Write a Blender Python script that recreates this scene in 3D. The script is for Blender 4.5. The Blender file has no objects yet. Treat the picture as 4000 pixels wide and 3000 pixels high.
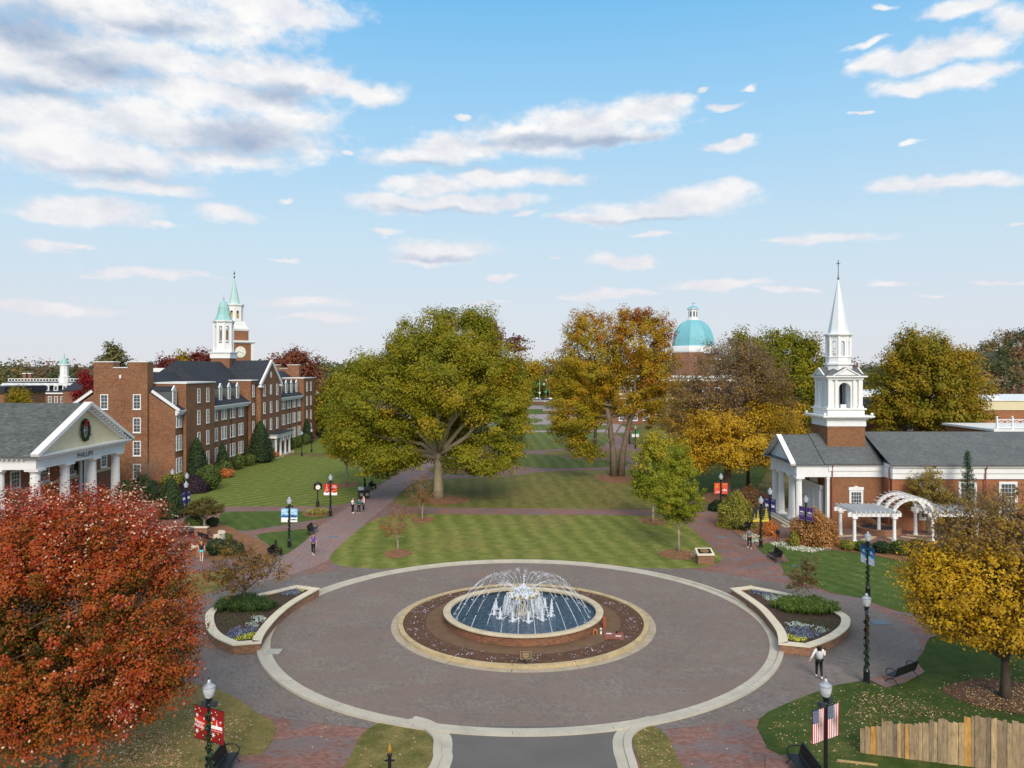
import bpy, math, random
import numpy as np
from mathutils import Vector, Matrix
R = math.radians
SC = bpy.context.scene
COL = SC.collection
CAMZ = 15.4          # drone height above the lawn
FPX, HORY = 3000.0, 1442.0
rng = np.random.default_rng(7)
rnd = random.Random(11)

def at(x, y, z=0.0):
    """a photo point (4000x3000) lying at height z, as a point of the place"""
    Y = (CAMZ - z) * FPX / (y - HORY)
    return Vector(((x - 2000) * Y / FPX, Y, z))
def xat(x, Y): return (x - 2000) * Y / FPX
def zat(y, Y): return CAMZ - (y - HORY) * Y / FPX

def lin(c):
    c = c / 255.0
    return c / 12.92 if c <= 0.04045 else ((c + 0.055) / 1.055) ** 2.4
def rgb(r, g, b, k=1.0): return (lin(r) * k, lin(g) * k, lin(b) * k, 1.0)

# ---------------------------------------------------------------- materials
MATS = {}
class NT:
    def __init__(s, name):
        s.m = bpy.data.materials.new(name); s.m.use_nodes = True
        s.t = s.m.node_tree; s.t.nodes.clear()
        s.out = s.n('ShaderNodeOutputMaterial')
    def n(s, typ, **kw):
        o = s.t.nodes.new(typ)
        for k, v in kw.items(): setattr(o, k, v)
        return o
    def l(s, a, b): s.t.links.new(a, b)
    def ramp(s, fac, stops, interp='LINEAR'):
        r = s.n('ShaderNodeValToRGB'); r.color_ramp.interpolation = interp
        e = r.color_ramp.elements
        while len(e) < len(stops): e.new(0.5)
        for i, (p, c) in enumerate(stops): e[i].position = p; e[i].color = c
        s.l(fac, r.inputs[0]); return r.outputs[0]
    def noise(s, vec, scale, detail=3, rough=0.55, dim='3D'):
        o = s.n('ShaderNodeTexNoise', noise_dimensions=dim)
        o.inputs['Scale'].default_value = scale; o.inputs['Detail'].default_value = detail
        o.inputs['Roughness'].default_value = rough
        if vec is not None: s.l(vec, o.inputs['Vector'])
        return o.outputs['Fac']
    def mix(s, fac, a, b, blend='MIX'):
        o = s.n('ShaderNodeMix', data_type='RGBA', blend_type=blend)
        for v, i in ((fac, 0), (a, 6), (b, 7)):
            if isinstance(v, (int, float, tuple)): o.inputs[i].default_value = v
            else: s.l(v, o.inputs[i])
        return o.outputs[2]
    def math(s, op, a, b=0.0, c=None, clamp=False):
        o = s.n('ShaderNodeMath', operation=op, use_clamp=clamp)
        for v, i in ((a, 0), (b, 1), (c, 2)):
            if v is None: continue
            if isinstance(v, (int, float)): o.inputs[i].default_value = v
            else: s.l(v, o.inputs[i])
        return o.outputs[0]
    def mapping(s, vec, scale=(1, 1, 1), rot=(0, 0, 0), loc=(0, 0, 0)):
        o = s.n('ShaderNodeMapping'); s.l(vec, o.inputs[0])
        o.inputs['Scale'].default_value = scale; o.inputs['Rotation'].default_value = rot; o.inputs['Location'].default_value = loc
        return o.outputs[0]
    def pos(s): return s.n('ShaderNodeNewGeometry').outputs['Position']
    def uv(s): return s.n('ShaderNodeTexCoord').outputs['UV']
    def obj(s): return s.n('ShaderNodeTexCoord').outputs['Object']
    def attr(s, name): return s.n('ShaderNodeAttribute', attribute_name=name).outputs['Fac']
    def bsdf(s, col, rough=0.6, spec=0.3, metal=0.0, bump=None, bstr=0.3, bdist=0.02, **kw):
        p = s.n('ShaderNodeBsdfPrincipled')
        if isinstance(col, tuple): p.inputs['Base Color'].default_value = col
        else: s.l(col, p.inputs['Base Color'])
        if isinstance(rough, (int, float)): p.inputs['Roughness'].default_value = rough
        else: s.l(rough, p.inputs['Roughness'])
        p.inputs['Specular IOR Level'].default_value = spec
        p.inputs['Metallic'].default_value = metal
        for k, v in kw.items(): p.inputs[k].default_value = v
        if bump is not None:
            b = s.n('ShaderNodeBump'); b.inputs['Strength'].default_value = bstr; b.inputs['Distance'].default_value = bdist
            s.l(bump, b.inputs['Height']); s.l(b.outputs[0], p.inputs['Normal'])
        return p.outputs[0]
    def fin(s, sh): s.l(sh, s.out.inputs[0]); return s.m

def plain(name, col, rough=0.55, var=0.12, scale=1.5, spec=0.3, metal=0.0, bump=0.0, fine=14.0, **kw):
    """painted, stone or metal surface: base colour with a little weathering"""
    if name in MATS: return MATS[name]
    t = NT(name); p = t.pos()
    n1 = t.noise(p, scale, 4); n2 = t.noise(p, fine, 2)
    a = t.math('MULTIPLY_ADD', n1, 0.7, t.math('MULTIPLY', n2, 0.3))
    c = t.ramp(a, [(0.3, tuple(v * (1 - var) for v in col[:3]) + (1,)), (0.7, tuple(min(1, v * (1 + var)) for v in col[:3]) + (1,))])
    m = t.fin(t.bsdf(c, rough, spec, metal, bump=n2 if bump else None, bstr=bump, **kw)); MATS[name] = m; return m

def brickmat(name, c1, c2, mortar, bw=0.203, bh=0.067, gap=0.011, var=0.5):
    t = NT(name); uv = t.uv()
    b = t.n('ShaderNodeTexBrick'); t.l(uv, b.inputs['Vector'])
    b.inputs['Scale'].default_value = 1; b.inputs['Brick Width'].default_value = bw; b.inputs['Row Height'].default_value = bh
    b.inputs['Mortar Size'].default_value = gap / 2; b.inputs['Mortar Smooth'].default_value = 0.2; b.inputs['Bias'].default_value = 0.0
    b.inputs['Color1'].default_value = c1; b.inputs['Color2'].default_value = c2; b.inputs['Mortar'].default_value = mortar
    n = t.noise(t.pos(), 0.35, 4); n2 = t.noise(t.pos(), 3.0, 3)
    sh = t.ramp(t.math('MULTIPLY_ADD', n, 0.6, t.math('MULTIPLY', n2, 0.4)), [(0.3, (1 - var * .5,) * 3 + (1,)), (0.7, (1 + var * .3,) * 3 + (1,))])
    c = t.mix(1.0, b.outputs['Color'], sh, 'MULTIPLY')
    inv = t.math('SUBTRACT', 1.0, b.outputs['Fac'])
    m = t.fin(t.bsdf(c, 0.8, 0.2, bump=inv, bstr=0.35, bdist=0.01)); MATS[name] = m; return m

def leafmat(name, stops, trans=0.28, nscale=0.35, namp=0.35, rough=0.55):
    """foliage: every leaf carries its own tint, drifting through the crown"""
    if name in MATS: return MATS[name]
    t = NT(name)
    a = t.attr('tint'); n = t.noise(t.obj(), nscale, 3)
    f = t.math('ADD', a, t.math('MULTIPLY', t.math('SUBTRACT', n, 0.5), namp * 2), clamp=True)
    c = t.ramp(f, [(i / (len(stops) - 1) if len(stops[0]) == 4 else s[0], s if len(stops[0]) == 4 else s[1]) for i, s in enumerate(stops)])
    p = t.bsdf(c, rough, 0.25)
    tr = t.n('ShaderNodeBsdfTranslucent'); t.l(c, tr.inputs[0])
    mx = t.n('ShaderNodeMixShader'); mx.inputs[0].default_value = trans
    t.l(p, mx.inputs[1]); t.l(tr.outputs[0], mx.inputs[2])
    m = t.fin(mx.outputs[0]); MATS[name] = m; return m

# ---------------------------------------------------------------- mesh building
class MB:
    def __init__(s): s.v = []; s.f = []; s.m = []
    def add(s, vs, fs, m=0, M=None):
        o = len(s.v)
        s.v += [tuple(M @ Vector(p)) for p in vs] if M is not None else [tuple(p) for p in vs]
        s.f += [tuple(o + i for i in f) for f in fs]
        s.m += [m] * len(fs) if isinstance(m, int) else list(m)
        return s
    def box(s, x0, x1, y0, y1, z0, z1, m=0, M=None):
        if x0 > x1: x0, x1 = x1, x0
        if y0 > y1: y0, y1 = y1, y0
        if z0 > z1: z0, z1 = z1, z0
        vs = [(x0, y0, z0), (x1, y0, z0), (x1, y1, z0), (x0, y1, z0), (x0, y0, z1), (x1, y0, z1), (x1, y1, z1), (x0, y1, z1)]
        return s.add(vs, [(0, 3, 2, 1), (4, 5, 6, 7), (0, 1, 5, 4), (1, 2, 6, 5), (2, 3, 7, 6), (3, 0, 4, 7)], m, M)
    def cbox(s, c, size, m=0, M=None):
        return s.box(c[0] - size[0] / 2, c[0] + size[0] / 2, c[1] - size[1] / 2, c[1] + size[1] / 2, c[2] - size[2] / 2, c[2] + size[2] / 2, m, M)
    def poly(s, pts, m=0, M=None): return s.add(pts, [tuple(range(len(pts)))], m, M)
    def prism(s, pts, z0, z1, m=0, mt=None, M=None, bottom=True):
        """pts: 2-D outline, counter-clockwise"""
        a = sum(pts[i][0] * pts[(i + 1) % len(pts)][1] - pts[(i + 1) % len(pts)][0] * pts[i][1] for i in range(len(pts)))
        if a < 0: pts = pts[::-1]
        n = len(pts); mt = m if mt is None else mt
        vs = [(p[0], p[1], z0) for p in pts] + [(p[0], p[1], z1) for p in pts]
        fs = [(i, (i + 1) % n, n + (i + 1) % n, n + i) for i in range(n)]; ms = [m] * n
        fs.append(tuple(range(n, 2 * n))); ms.append(mt)
        if bottom: fs.append(tuple(range(n - 1, -1, -1))); ms.append(m)
        return s.add(vs, fs, ms, M)
    def lathe(s, prof, n=16, m=0, M=None, a0=0.0, cap=True):
        vs = []; fs = []
        for r, z in prof:
            for i in range(n):
                t = a0 + 2 * math.pi * i / n; vs.append((r * math.cos(t), r * math.sin(t), z))
        for k in range(len(prof) - 1):
            for i in range(n):
                j = (i + 1) % n; fs.append((k * n + i, k * n + j, (k + 1) * n + j, (k + 1) * n + i))
        if cap:
            fs.append(tuple(range(n - 1, -1, -1))); fs.append(tuple((len(prof) - 1) * n + i for i in range(n)))
        return s.add(vs, fs, m, M)
    def tube(s, pts, rad, n=8, m=0, M=None, cap=True, close=False):
        pts = [Vector(p) for p in pts]
        if isinstance(rad, (int, float)): rad = [rad] * len(pts)
        vs = []; fs = []; up = None
        for i, p in enumerate(pts):
            d = (pts[min(i + 1, len(pts) - 1)] - pts[max(i - 1, 0)])
            if d.length < 1e-9: d = Vector((0, 0, 1))
            d.normalize()
            if up is None: up = Vector((0, 0, 1)) if abs(d.z) < 0.9 else Vector((1, 0, 0))
            a = d.cross(up)
            if a.length < 1e-6: a = d.orthogonal()
            a.normalize(); b = d.cross(a).normalized(); up = -b if False else a.cross(d).normalized()
            for k in range(n):
                t = 2 * math.pi * (k + 0.5) / n
                vs.append(p + (a * math.cos(t) - b * math.sin(t)) * rad[i])
        for i in range(len(pts) - 1):
            for k in range(n):
                j = (k + 1) % n; fs.append((i * n + k, i * n + j, (i + 1) * n + j, (i + 1) * n + k))
        if cap:
            fs.append(tuple(range(n - 1, -1, -1))); fs.append(tuple((len(pts) - 1) * n + k for k in range(n)))
        return s.add(vs, fs, m, M)
    def bar(s, p, q, w, h=None, m=0, M=None):
        """rectangular bar from p to q, w across, h tall"""
        p, q = Vector(p), Vector(q); h = w if h is None else h
        d = (q - p).normalized(); up = Vector((0, 0, 1)) if abs(d.z) < 0.95 else Vector((0, 1, 0))
        a = d.cross(up).normalized() * (w / 2); b = a.cross(d).normalized() * (h / 2)
        vs = [p - a - b, p + a - b, p + a + b, p - a + b, q - a - b, q + a - b, q + a + b, q - a + b]
        return s.add(vs, [(0, 1, 2, 3), (7, 6, 5, 4), (0, 4, 5, 1), (1, 5, 6, 2), (2, 6, 7, 3), (3, 7, 4, 0)], m, M)
    def ball(s, c, r, n=10, k=6, m=0, M=None):
        r = (r, r, r) if isinstance(r, (int, float)) else r
        vs = [(c[0], c[1], c[2] - r[2])]; fs = []
        for j in range(1, k):
            t = math.pi * j / k
            for i in range(n):
                a = 2 * math.pi * i / n
                vs.append((c[0] + r[0] * math.sin(t) * math.cos(a), c[1] + r[1] * math.sin(t) * math.sin(a), c[2] - r[2] * math.cos(t)))
        vs.append((c[0], c[1], c[2] + r[2]))
        for i in range(n):
            j = (i + 1) % n
            fs.append((0, 1 + j, 1 + i)); fs.append((len(vs) - 1, len(vs) - 1 - n + i, len(vs) - 1 - n + j))
            for q in range(k - 2): fs.append((1 + q * n + i, 1 + q * n + j, 1 + (q + 1) * n + j, 1 + (q + 1) * n + i))
        return s.add(vs, fs, m, M)
    def ring(s, r0, r1, z0, z1, n=64, m=0, c=(0, 0), a0=0.0, a1=2 * math.pi, sx=1.0, sy=1.0):
        """flat-topped annulus (or arc of one)"""
        full = abs(a1 - a0 - 2 * math.pi) < 1e-6; k = n if full else n + 1; vs = []; fs = []
        for i in range(k):
            t = a0 + (a1 - a0) * i / n; cx, sn = math.cos(t) * sx, math.sin(t) * sy
            vs += [(c[0] + r0 * cx, c[1] + r0 * sn, z0), (c[0] + r1 * cx, c[1] + r1 * sn, z0), (c[0] + r1 * cx, c[1] + r1 * sn, z1), (c[0] + r0 * cx, c[1] + r0 * sn, z1)]
        for i in range(n):
            a, b = 4 * i, 4 * ((i + 1) % k)
            for q in range(4): fs.append((a + q, b + q, b + (q + 1) % 4, a + (q + 1) % 4)[::-1])
        if not full: fs += [(0, 1, 2, 3), (4 * n + 3, 4 * n + 2, 4 * n + 1, 4 * n)]
        return s.add(vs, fs, m)
    def wall_arch(s): pass
    def strip(s, line, w0, w1, z0, z1, m=0):
        """kerb-like strip along a 2-D polyline, from offset w0 to w1 on its left"""
        n = len(line); off = []
        for i in range(n):
            a = Vector(line[max(i - 1, 0)][:2]); b = Vector(line[min(i + 1, n - 1)][:2]); d = (b - a).normalized(); off.append(Vector((-d.y, d.x)))
        vs = []; fs = []
        for i in range(n):
            p = Vector(line[i][:2]); a = p + off[i] * w0; b = p + off[i] * w1
            vs += [(a.x, a.y, z0), (b.x, b.y, z0), (b.x, b.y, z1), (a.x, a.y, z1)]
        for i in range(n - 1):
            a, b = 4 * i, 4 * (i + 1)
            for q in range(4): fs.append((a + q, a + (q + 1) % 4, b + (q + 1) % 4, b + q)[::-1])
        fs += [(0, 1, 2, 3)[::-1], (4 * n - 4, 4 * n - 3, 4 * n - 2, 4 * n - 1)]
        return s.add(vs, fs, m)
    def mesh(s, name, mats, smooth=False, off=None, rv=False):
        me = bpy.data.meshes.new(name)
        vs = s.v if off is None else [(p[0] - off[0], p[1] - off[1], p[2] - off[2]) for p in s.v]
        me.from_pydata(vs, [], s.f)
        for m in (mats if isinstance(mats, (list, tuple)) else [mats]): me.materials.append(m)
        me.polygons.foreach_set('material_index', s.m)
        uvl = me.uv_layers.new(name='UVMap'); nl = len(me.loops); uv = np.zeros((nl, 2), 'f')
        V = np.array(vs, 'f')
        for p in me.polygons:
            nx, ny, nz = p.normal; li = list(p.loop_indices); P = V[list(p.vertices)]
            if abs(nz) > 0.95 or (nx == 0 and ny == 0): uv[li] = P[:, :2]
            else:
                h = math.hypot(nx, ny); tx, ty = -ny / h, nx / h
                bx, by, bz = -nz * ty * 0 - nx * nz / h, -ny * nz / h, h
                uv[li, 0] = P[:, 0] * tx + P[:, 1] * ty
                uv[li, 1] = P[:, 0] * bx + P[:, 1] * by + P[:, 2] * bz
        uvl.data.foreach_set('uv', uv.ravel())
        if rv:
            at_ = me.attributes.new('tint', 'FLOAT', 'FACE')
            at_.data.foreach_set('value', np.array(rv, 'f') if isinstance(rv, list) else rng.random(len(s.f)).astype('f'))
        if smooth:
            me.polygons.foreach_set('use_smooth', [True] * len(me.polygons))
            me.set_sharp_from_angle(angle=R(38))
        me.update(); return me

def link(o): COL.objects.link(o); return o
def tag(o, label=None, cat=None, group=None, kind=None):
    if label: o['label'] = label
    if cat: o['category'] = cat
    if group: o['group'] = group
    if kind: o['kind'] = kind
    return o
def thing(name, label, cat, loc=(0, 0, 0), rz=0.0, group=None):
    o = link(bpy.data.objects.new(name, None)); o.location = loc; o.rotation_euler = (0, 0, rz); o.empty_display_size = 0.3
    return tag(o, label, cat, group)
def part(name, mb, mats, parent, w=False, smooth=False, label=None, rv=False, kind=None):
    """one part: a mesh of its own under its thing. w: the shape is given in world metres"""
    off = None
    if w:
        off = Vector(parent.location); q = parent.parent
        while q is not None: off = off + Vector(q.location); q = q.parent
    o = link(bpy.data.objects.new(name, mb if isinstance(mb, bpy.types.Mesh) else mb.mesh(name, mats, smooth, off, rv)))
    o.parent = parent
    if label: o['label'] = label
    if kind: o['kind'] = kind
    return o
def solo(name, mb, mats, label, cat, loc=(0, 0, 0), rz=0.0, group=None, smooth=False, kind=None, w=False, rv=False):
    """a thing that is one mesh"""
    o = link(bpy.data.objects.new(name, mb if isinstance(mb, bpy.types.Mesh) else mb.mesh(name, mats, smooth, loc if w else None, rv)))
    o.location = loc; o.rotation_euler = (0, 0, rz)
    return tag(o, label, cat, group, kind)
def struct(name, mb, mats, smooth=False):
    o = link(bpy.data.objects.new(name, mb.mesh(name, mats, smooth))); o['kind'] = 'structure'; return o
def kids(o): return [c for c in bpy.data.objects if c.parent is o]
def dup(src, loc, rz=0.0, label=None, group=None, scale=None, tree=None):
    """copy of a thing with copies of its parts and sub-parts (meshes are shared)"""
    r = src.copy(); link(r); r.location = loc; r.rotation_euler = (0, 0, rz)
    if scale is not None: r.scale = scale if isinstance(scale, tuple) else (scale,) * 3
    if label: r['label'] = label
    if group: r['group'] = group
    for ch in (tree if tree is not None else src.children):
        c = ch.copy(); link(c); c.parent = r
        for g in ch.children:
            d = g.copy(); link(d); d.parent = c
    return r
def T(x=0, y=0, z=0, rz=0.0, rx=0.0, ry=0.0, s=1.0):
    return Matrix.Translation((x, y, z)) @ Matrix.Rotation(rz, 4, 'Z') @ Matrix.Rotation(ry, 4, 'Y') @ Matrix.Rotation(rx, 4, 'X') @ Matrix.Scale(s, 4)

_tx = {}
def text(body, size=1.0, shear=0.0, bold=0.0):
    """flat lettering outline: vertices and faces in the XY plane, centred"""
    key = (body, shear, bold)
    if key not in _tx:
        c = bpy.data.curves.new('lettering', 'FONT'); c.body = body; c.align_x = 'CENTER'; c.align_y = 'CENTER'; c.shear = shear; c.offset = bold; c.resolution_u = 3
        o = bpy.data.objects.new('lettering', c); link(o)
        dg = bpy.context.evaluated_depsgraph_get(); me = bpy.data.meshes.new_from_object(o.evaluated_get(dg))
        _tx[key] = ([tuple(v.co) for v in me.vertices], [tuple(p.vertices) for p in me.polygons])
        bpy.data.objects.remove(o); bpy.data.curves.remove(c); bpy.data.meshes.remove(me)
    vs, fs = _tx[key]
    return [(x * size, y * size, 0) for x, y, _ in vs], fs

# ---------------------------------------------------------------- leaves
def quads_mesh(name, C, N, size, tint, mat, aspect=0.62, fold=0.0, pts=4):
    """many small leaf blades: centres C, directions N (normals), sizes, tints"""
    n = len(C); r = rng.normal(size=(n, 3)); N = N / (np.linalg.norm(N, axis=1, keepdims=True) + 1e-9)
    t = np.cross(N, r); t /= (np.linalg.norm(t, axis=1, keepdims=True) + 1e-9); b = np.cross(N, t)
    sz = (size if np.ndim(size) else np.full(n, size))[:, None] * 0.5
    V = np.empty((n, 4, 3), 'f')
    V[:, 0] = C - t * sz; V[:, 1] = C + b * sz * aspect + N * sz * fold; V[:, 2] = C + t * sz; V[:, 3] = C - b * sz * aspect + N * sz * fold
    me = bpy.data.meshes.new(name)
    me.vertices.add(4 * n); me.vertices.foreach_set('co', V.reshape(-1).astype('f'))
    me.loops.add(4 * n); me.loops.foreach_set('vertex_index', np.arange(4 * n, dtype=np.int32))
    me.polygons.add(n); me.polygons.foreach_set('loop_start', np.arange(0, 4 * n, 4, dtype=np.int32))
    a = me.attributes.new('tint', 'FLOAT', 'FACE'); a.data.foreach_set('value', np.clip(tint, 0, 1).astype('f'))
    me.update(calc_edges=True); me.materials.append(mat)
    return me
# ================================================================ camera, sun, sky
cam = bpy.data.cameras.new('camera'); co = link(bpy.data.objects.new('camera', cam))
co.location = (0, 0, CAMZ); co.rotation_euler = (R(90), 0, 0)
cam.sensor_width = 36; cam.lens = 36 * FPX / 4000; cam.shift_y = -(1500 - HORY) / 4000; cam.clip_end = 9000; cam.clip_start = 0.2
SC.camera = co
SUN_EL, SUN_AZ = 33.0, 172.0      # azimuth clockwise from +Y (the way the camera looks): the sun stands low behind the drone
sd = Vector((math.sin(R(SUN_AZ)) * math.cos(R(SUN_EL)), math.cos(R(SUN_AZ)) * math.cos(R(SUN_EL)), math.sin(R(SUN_EL))))
sl = bpy.data.lights.new('sun', 'SUN'); sl.energy = SUN_E = 3.2; sl.angle = R(26); sl.color = (1.0, 0.88, 0.74)
so = link(bpy.data.objects.new('sun', sl)); so.rotation_euler = (-sd).to_track_quat('-Z', 'Y').to_euler(); so.location = (40, -60, 60)

W = bpy.data.worlds.new('World'); SC.world = W; W.use_nodes = True
wt = W.node_tree; wt.nodes.clear()
class WN(NT):
    def __init__(s, t): s.t = t
w = WN(wt)
wout = w.n('ShaderNodeOutputWorld'); bg = w.n('ShaderNodeBackground'); w.l(bg.outputs[0], wout.inputs[0]); bg.inputs[1].default_value = 0.1
sky = w.n('ShaderNodeTexSky', sky_type='NISHITA'); sky.sun_disc = False; sky.sun_elevation = R(SUN_EL); sky.sun_rotation = R(SUN_AZ)
sky.air_density = 1.0; sky.dust_density = 0.6; sky.ozone_density = 2.0; sky.altitude = 200
gen = w.n('ShaderNodeTexCoord').outputs['Generated']
sep = w.n('ShaderNodeSeparateXYZ'); w.l(gen, sep.inputs[0])
az = w.math('ARCTAN2', sep.outputs[0], sep.outputs[1]); el = w.math('ARCSINE', sep.outputs[2])
comb = w.n('ShaderNodeCombineXYZ'); w.l(az, comb.inputs[0]); w.l(el, comb.inputs[1]); ae = comb.outputs[0]
# air colour by height above the horizon (degrees of elevation / 60)
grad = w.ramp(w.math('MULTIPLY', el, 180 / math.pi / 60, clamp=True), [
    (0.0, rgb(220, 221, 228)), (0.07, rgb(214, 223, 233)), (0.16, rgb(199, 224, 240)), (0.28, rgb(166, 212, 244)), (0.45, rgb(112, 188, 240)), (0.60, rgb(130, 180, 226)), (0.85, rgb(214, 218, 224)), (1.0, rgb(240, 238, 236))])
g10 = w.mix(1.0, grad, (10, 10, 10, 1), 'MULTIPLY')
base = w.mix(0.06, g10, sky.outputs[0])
# cumulus banks: broad shapes by direction, broken up by fractal noise
def ae_of(fx, fy):
    x, y = fx * 1.8083 - 2000, HORY - fy * 1.8083
    return math.atan2(x, FPX), math.atan2(y, math.hypot(FPX, x))
CLOUDS = [(240,20,400,62),(580,15,190,50),(60,120,250,80),(340,128,130,48),(540,152,200,44),(650,180,170,32),(790,200,110,24),(470,205,250,40),
 (80,255,220,66),(320,268,250,60),(150,325,280,52),(560,295,180,54),(470,345,150,26),(640,260,90,30),(300,350,170,30),
 (880,338,110,24),(1000,322,150,32),(1130,300,170,40),(1260,268,160,46),(1390,240,120,36),(1300,295,160,26),(1450,222,60,20),
 (930,405,130,26),(1080,385,150,24),(1190,390,90,16),(850,440,120,26),(980,440,140,24),(1090,438,100,20),(1130,465,70,12),
 (1400,455,170,26),(1520,435,120,28),(1580,412,70,18),(1270,475,90,14),(960,540,130,28),(900,560,80,14),(1350,560,80,17),
 (475,462,78,22),(180,455,150,30),(110,465,110,20),(95,535,60,16),(170,530,40,10),(320,405,130,16),(350,490,60,12),
 (2080,100,100,26),(1990,130,90,20),(1890,135,55,20),(2060,165,110,24),(1960,185,60,18),(2080,14,80,20),(1860,97,60,14),(2180,40,50,30),
 (1575,312,62,19),(1565,232,45,15),(1610,302,24,16),(745,326,26,16),(1000,256,28,12),(2060,395,170,18),(1960,410,70,12),(1790,515,130,14),(1690,522,60,9),
 (1560,615,130,12),(320,590,140,14),(1080,598,60,8),(1310,635,120,12),(1930,612,45,9),(640,648,110,14),(90,670,160,14),(700,685,120,11),(1350,180,18,7),(620,430,25,10),(1050,658,60,8),(1700,625,90,9),(2150,605,60,7),(1410,508,60,9),(1960,303,30,8),(2190,488,40,8),(1850,242,30,7),(1130,545,18,6),(1200,556,26,8),(620,555,50,7),(830,505,50,10),(480,415,20,5),(1500,375,16,8),(1650,405,22,6),(1760,430,20,4),(560,485,20,5),(1515,195,24,8),(1620,190,30,9),(1670,178,14,4),(1900,12,34,9),(820,10,20,8),(815,75,22,7),(1630,232,16,5),(200,590,40,8),(60,665,120,12),(1240,640,60,7),(2000,640,40,6),(1430,505,50,8),(1750,622,40,7)]
wq = w.n('ShaderNodeTexNoise', noise_dimensions='3D'); w.l(w.mapping(ae, scale=(1, 1.8, 1)), wq.inputs['Vector']); wq.inputs['Scale'].default_value = 16; wq.inputs['Detail'].default_value = 4
wv = w.n('ShaderNodeVectorMath', operation='MULTIPLY_ADD'); w.l(wq.outputs['Color'], wv.inputs[0]); wv.inputs[1].default_value = (.070, .034, 0); wv.inputs[2].default_value = (-.035, -.017, 0)
wa = w.n('ShaderNodeVectorMath', operation='ADD'); w.l(ae, wa.inputs[0]); w.l(wv.outputs[0], wa.inputs[1])
def blobfield(lst):
    acc = None
    for fx, fy, rx, ry in lst:
        if rx * ry < 180: continue
        if rx * ry < 900: rx, ry = rx * .78, ry * .72
        a, e = ae_of(fx, fy); sx = FPX / (rx * 1.8083); sy = FPX / (ry * 1.8083)
        v = w.n('ShaderNodeVectorMath', operation='MULTIPLY_ADD'); w.l(wa.outputs[0], v.inputs[0]); v.inputs[1].default_value = (sx, sy, 0); v.inputs[2].default_value = (-a * sx, -e * sy, 0)
        d = w.n('ShaderNodeVectorMath', operation='LENGTH'); w.l(v.outputs[0], d.inputs[0])
        acc = d.outputs['Value'] if acc is None else w.math('SMOOTH_MIN', acc, d.outputs['Value'], 0.25)
    return acc
npos = w.mapping(ae, scale=(1.0, 1.6, 1.0))
nz1 = w.noise(npos, 13.0, 8, 0.60); nz2 = w.noise(npos, 55.0, 4, 0.6)
nn = w.math('ADD', w.math('MULTIPLY', w.math('SUBTRACT', nz1, 0.5), 1.75), w.math('MULTIPLY', w.math('SUBTRACT', nz2, 0.5), 0.95))
fld = w.math('SUBTRACT', 0.99, blobfield(CLOUDS))
dens = w.math('ADD', w.math('MULTIPLY', fld, 1.45), nn)
cov = w.n('ShaderNodeMapRange', interpolation_type='SMOOTHSTEP'); w.l(dens, cov.inputs[0]); cov.inputs[1].default_value = -0.20; cov.inputs[2].default_value = 0.86
# thick parts turn grey-blue, rims stay bright; near the horizon clouds go pinkish
GREY = [(210,150,130,34),(510,305,135,44),(260,378,150,16),(600,205,80,25),(70,60,150,45),(60,190,110,22),(330,60,120,20),(1250,305,260,16),(1000,360,160,14),(960,460,180,10),(1430,475,190,9),(950,556,110,9)]
gf = w.math('SUBTRACT', 1.05, blobfield(GREY))
gsh = w.n('ShaderNodeMapRange', interpolation_type='SMOOTHSTEP'); w.l(w.math('ADD', gf, w.math('MULTIPLY', nn, -0.35)), gsh.inputs[0]); gsh.inputs[1].default_value = -0.25; gsh.inputs[2].default_value = 1.0
fine = w.noise(npos, 16.0, 6, 0.62)
white = w.ramp(fine, [(0.3, rgb(226, 228, 235, 10)), (0.62, rgb(252, 250, 248, 10))])
npos2 = w.mapping(ae, scale=(1.0, 1.6, 1.0), loc=(0.010, 0.024, 0)); nz1b = w.noise(npos2, 13.0, 5, 0.55); nz1c = w.noise(npos, 13.0, 5, 0.55)
relief = w.n('ShaderNodeMapRange', interpolation_type='SMOOTHSTEP'); w.l(w.math('SUBTRACT', nz1b, nz1c), relief.inputs[0]); relief.inputs[1].default_value = -0.05; relief.inputs[2].default_value = 0.16
shd = w.math('ADD', w.math('MULTIPLY', gsh.outputs[0], 0.85), w.math('MULTIPLY', relief.outputs[0], 0.22), clamp=True)
ccol = w.mix(shd, white, rgb(160, 178, 204, 10))
low = w.ramp(w.math('MULTIPLY', el, 180 / math.pi / 20, clamp=True), [(0.0, (1, 1, 1, 1)), (0.85, (0, 0, 0, 1))])
ccol = w.mix(w.math('MULTIPLY', low, 0.6), ccol, rgb(232, 222, 228, 10))
covk = w.math('MULTIPLY', cov.outputs[0], w.math('SUBTRACT', 0.97, w.math('MULTIPLY', low, 0.28)))
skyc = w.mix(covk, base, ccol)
# below the horizon: the same hazy air colour
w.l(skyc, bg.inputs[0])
W.cycles.sampling_method = 'MANUAL'; W.cycles.sample_map_resolution = 512
vs = SC.view_settings; vs.view_transform = 'Standard'; vs.look = 'None'; vs.gamma = 1.0; vs.exposure = 0.05; vs.use_curve_mapping = False
SC.cycles.max_bounces = 6; SC.cycles.diffuse_bounces = 3; SC.cycles.glossy_bounces = 2; SC.cycles.transmission_bounces = 4; SC.cycles.transparent_max_bounces = 6
SC.cycles.use_denoising = True
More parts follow.
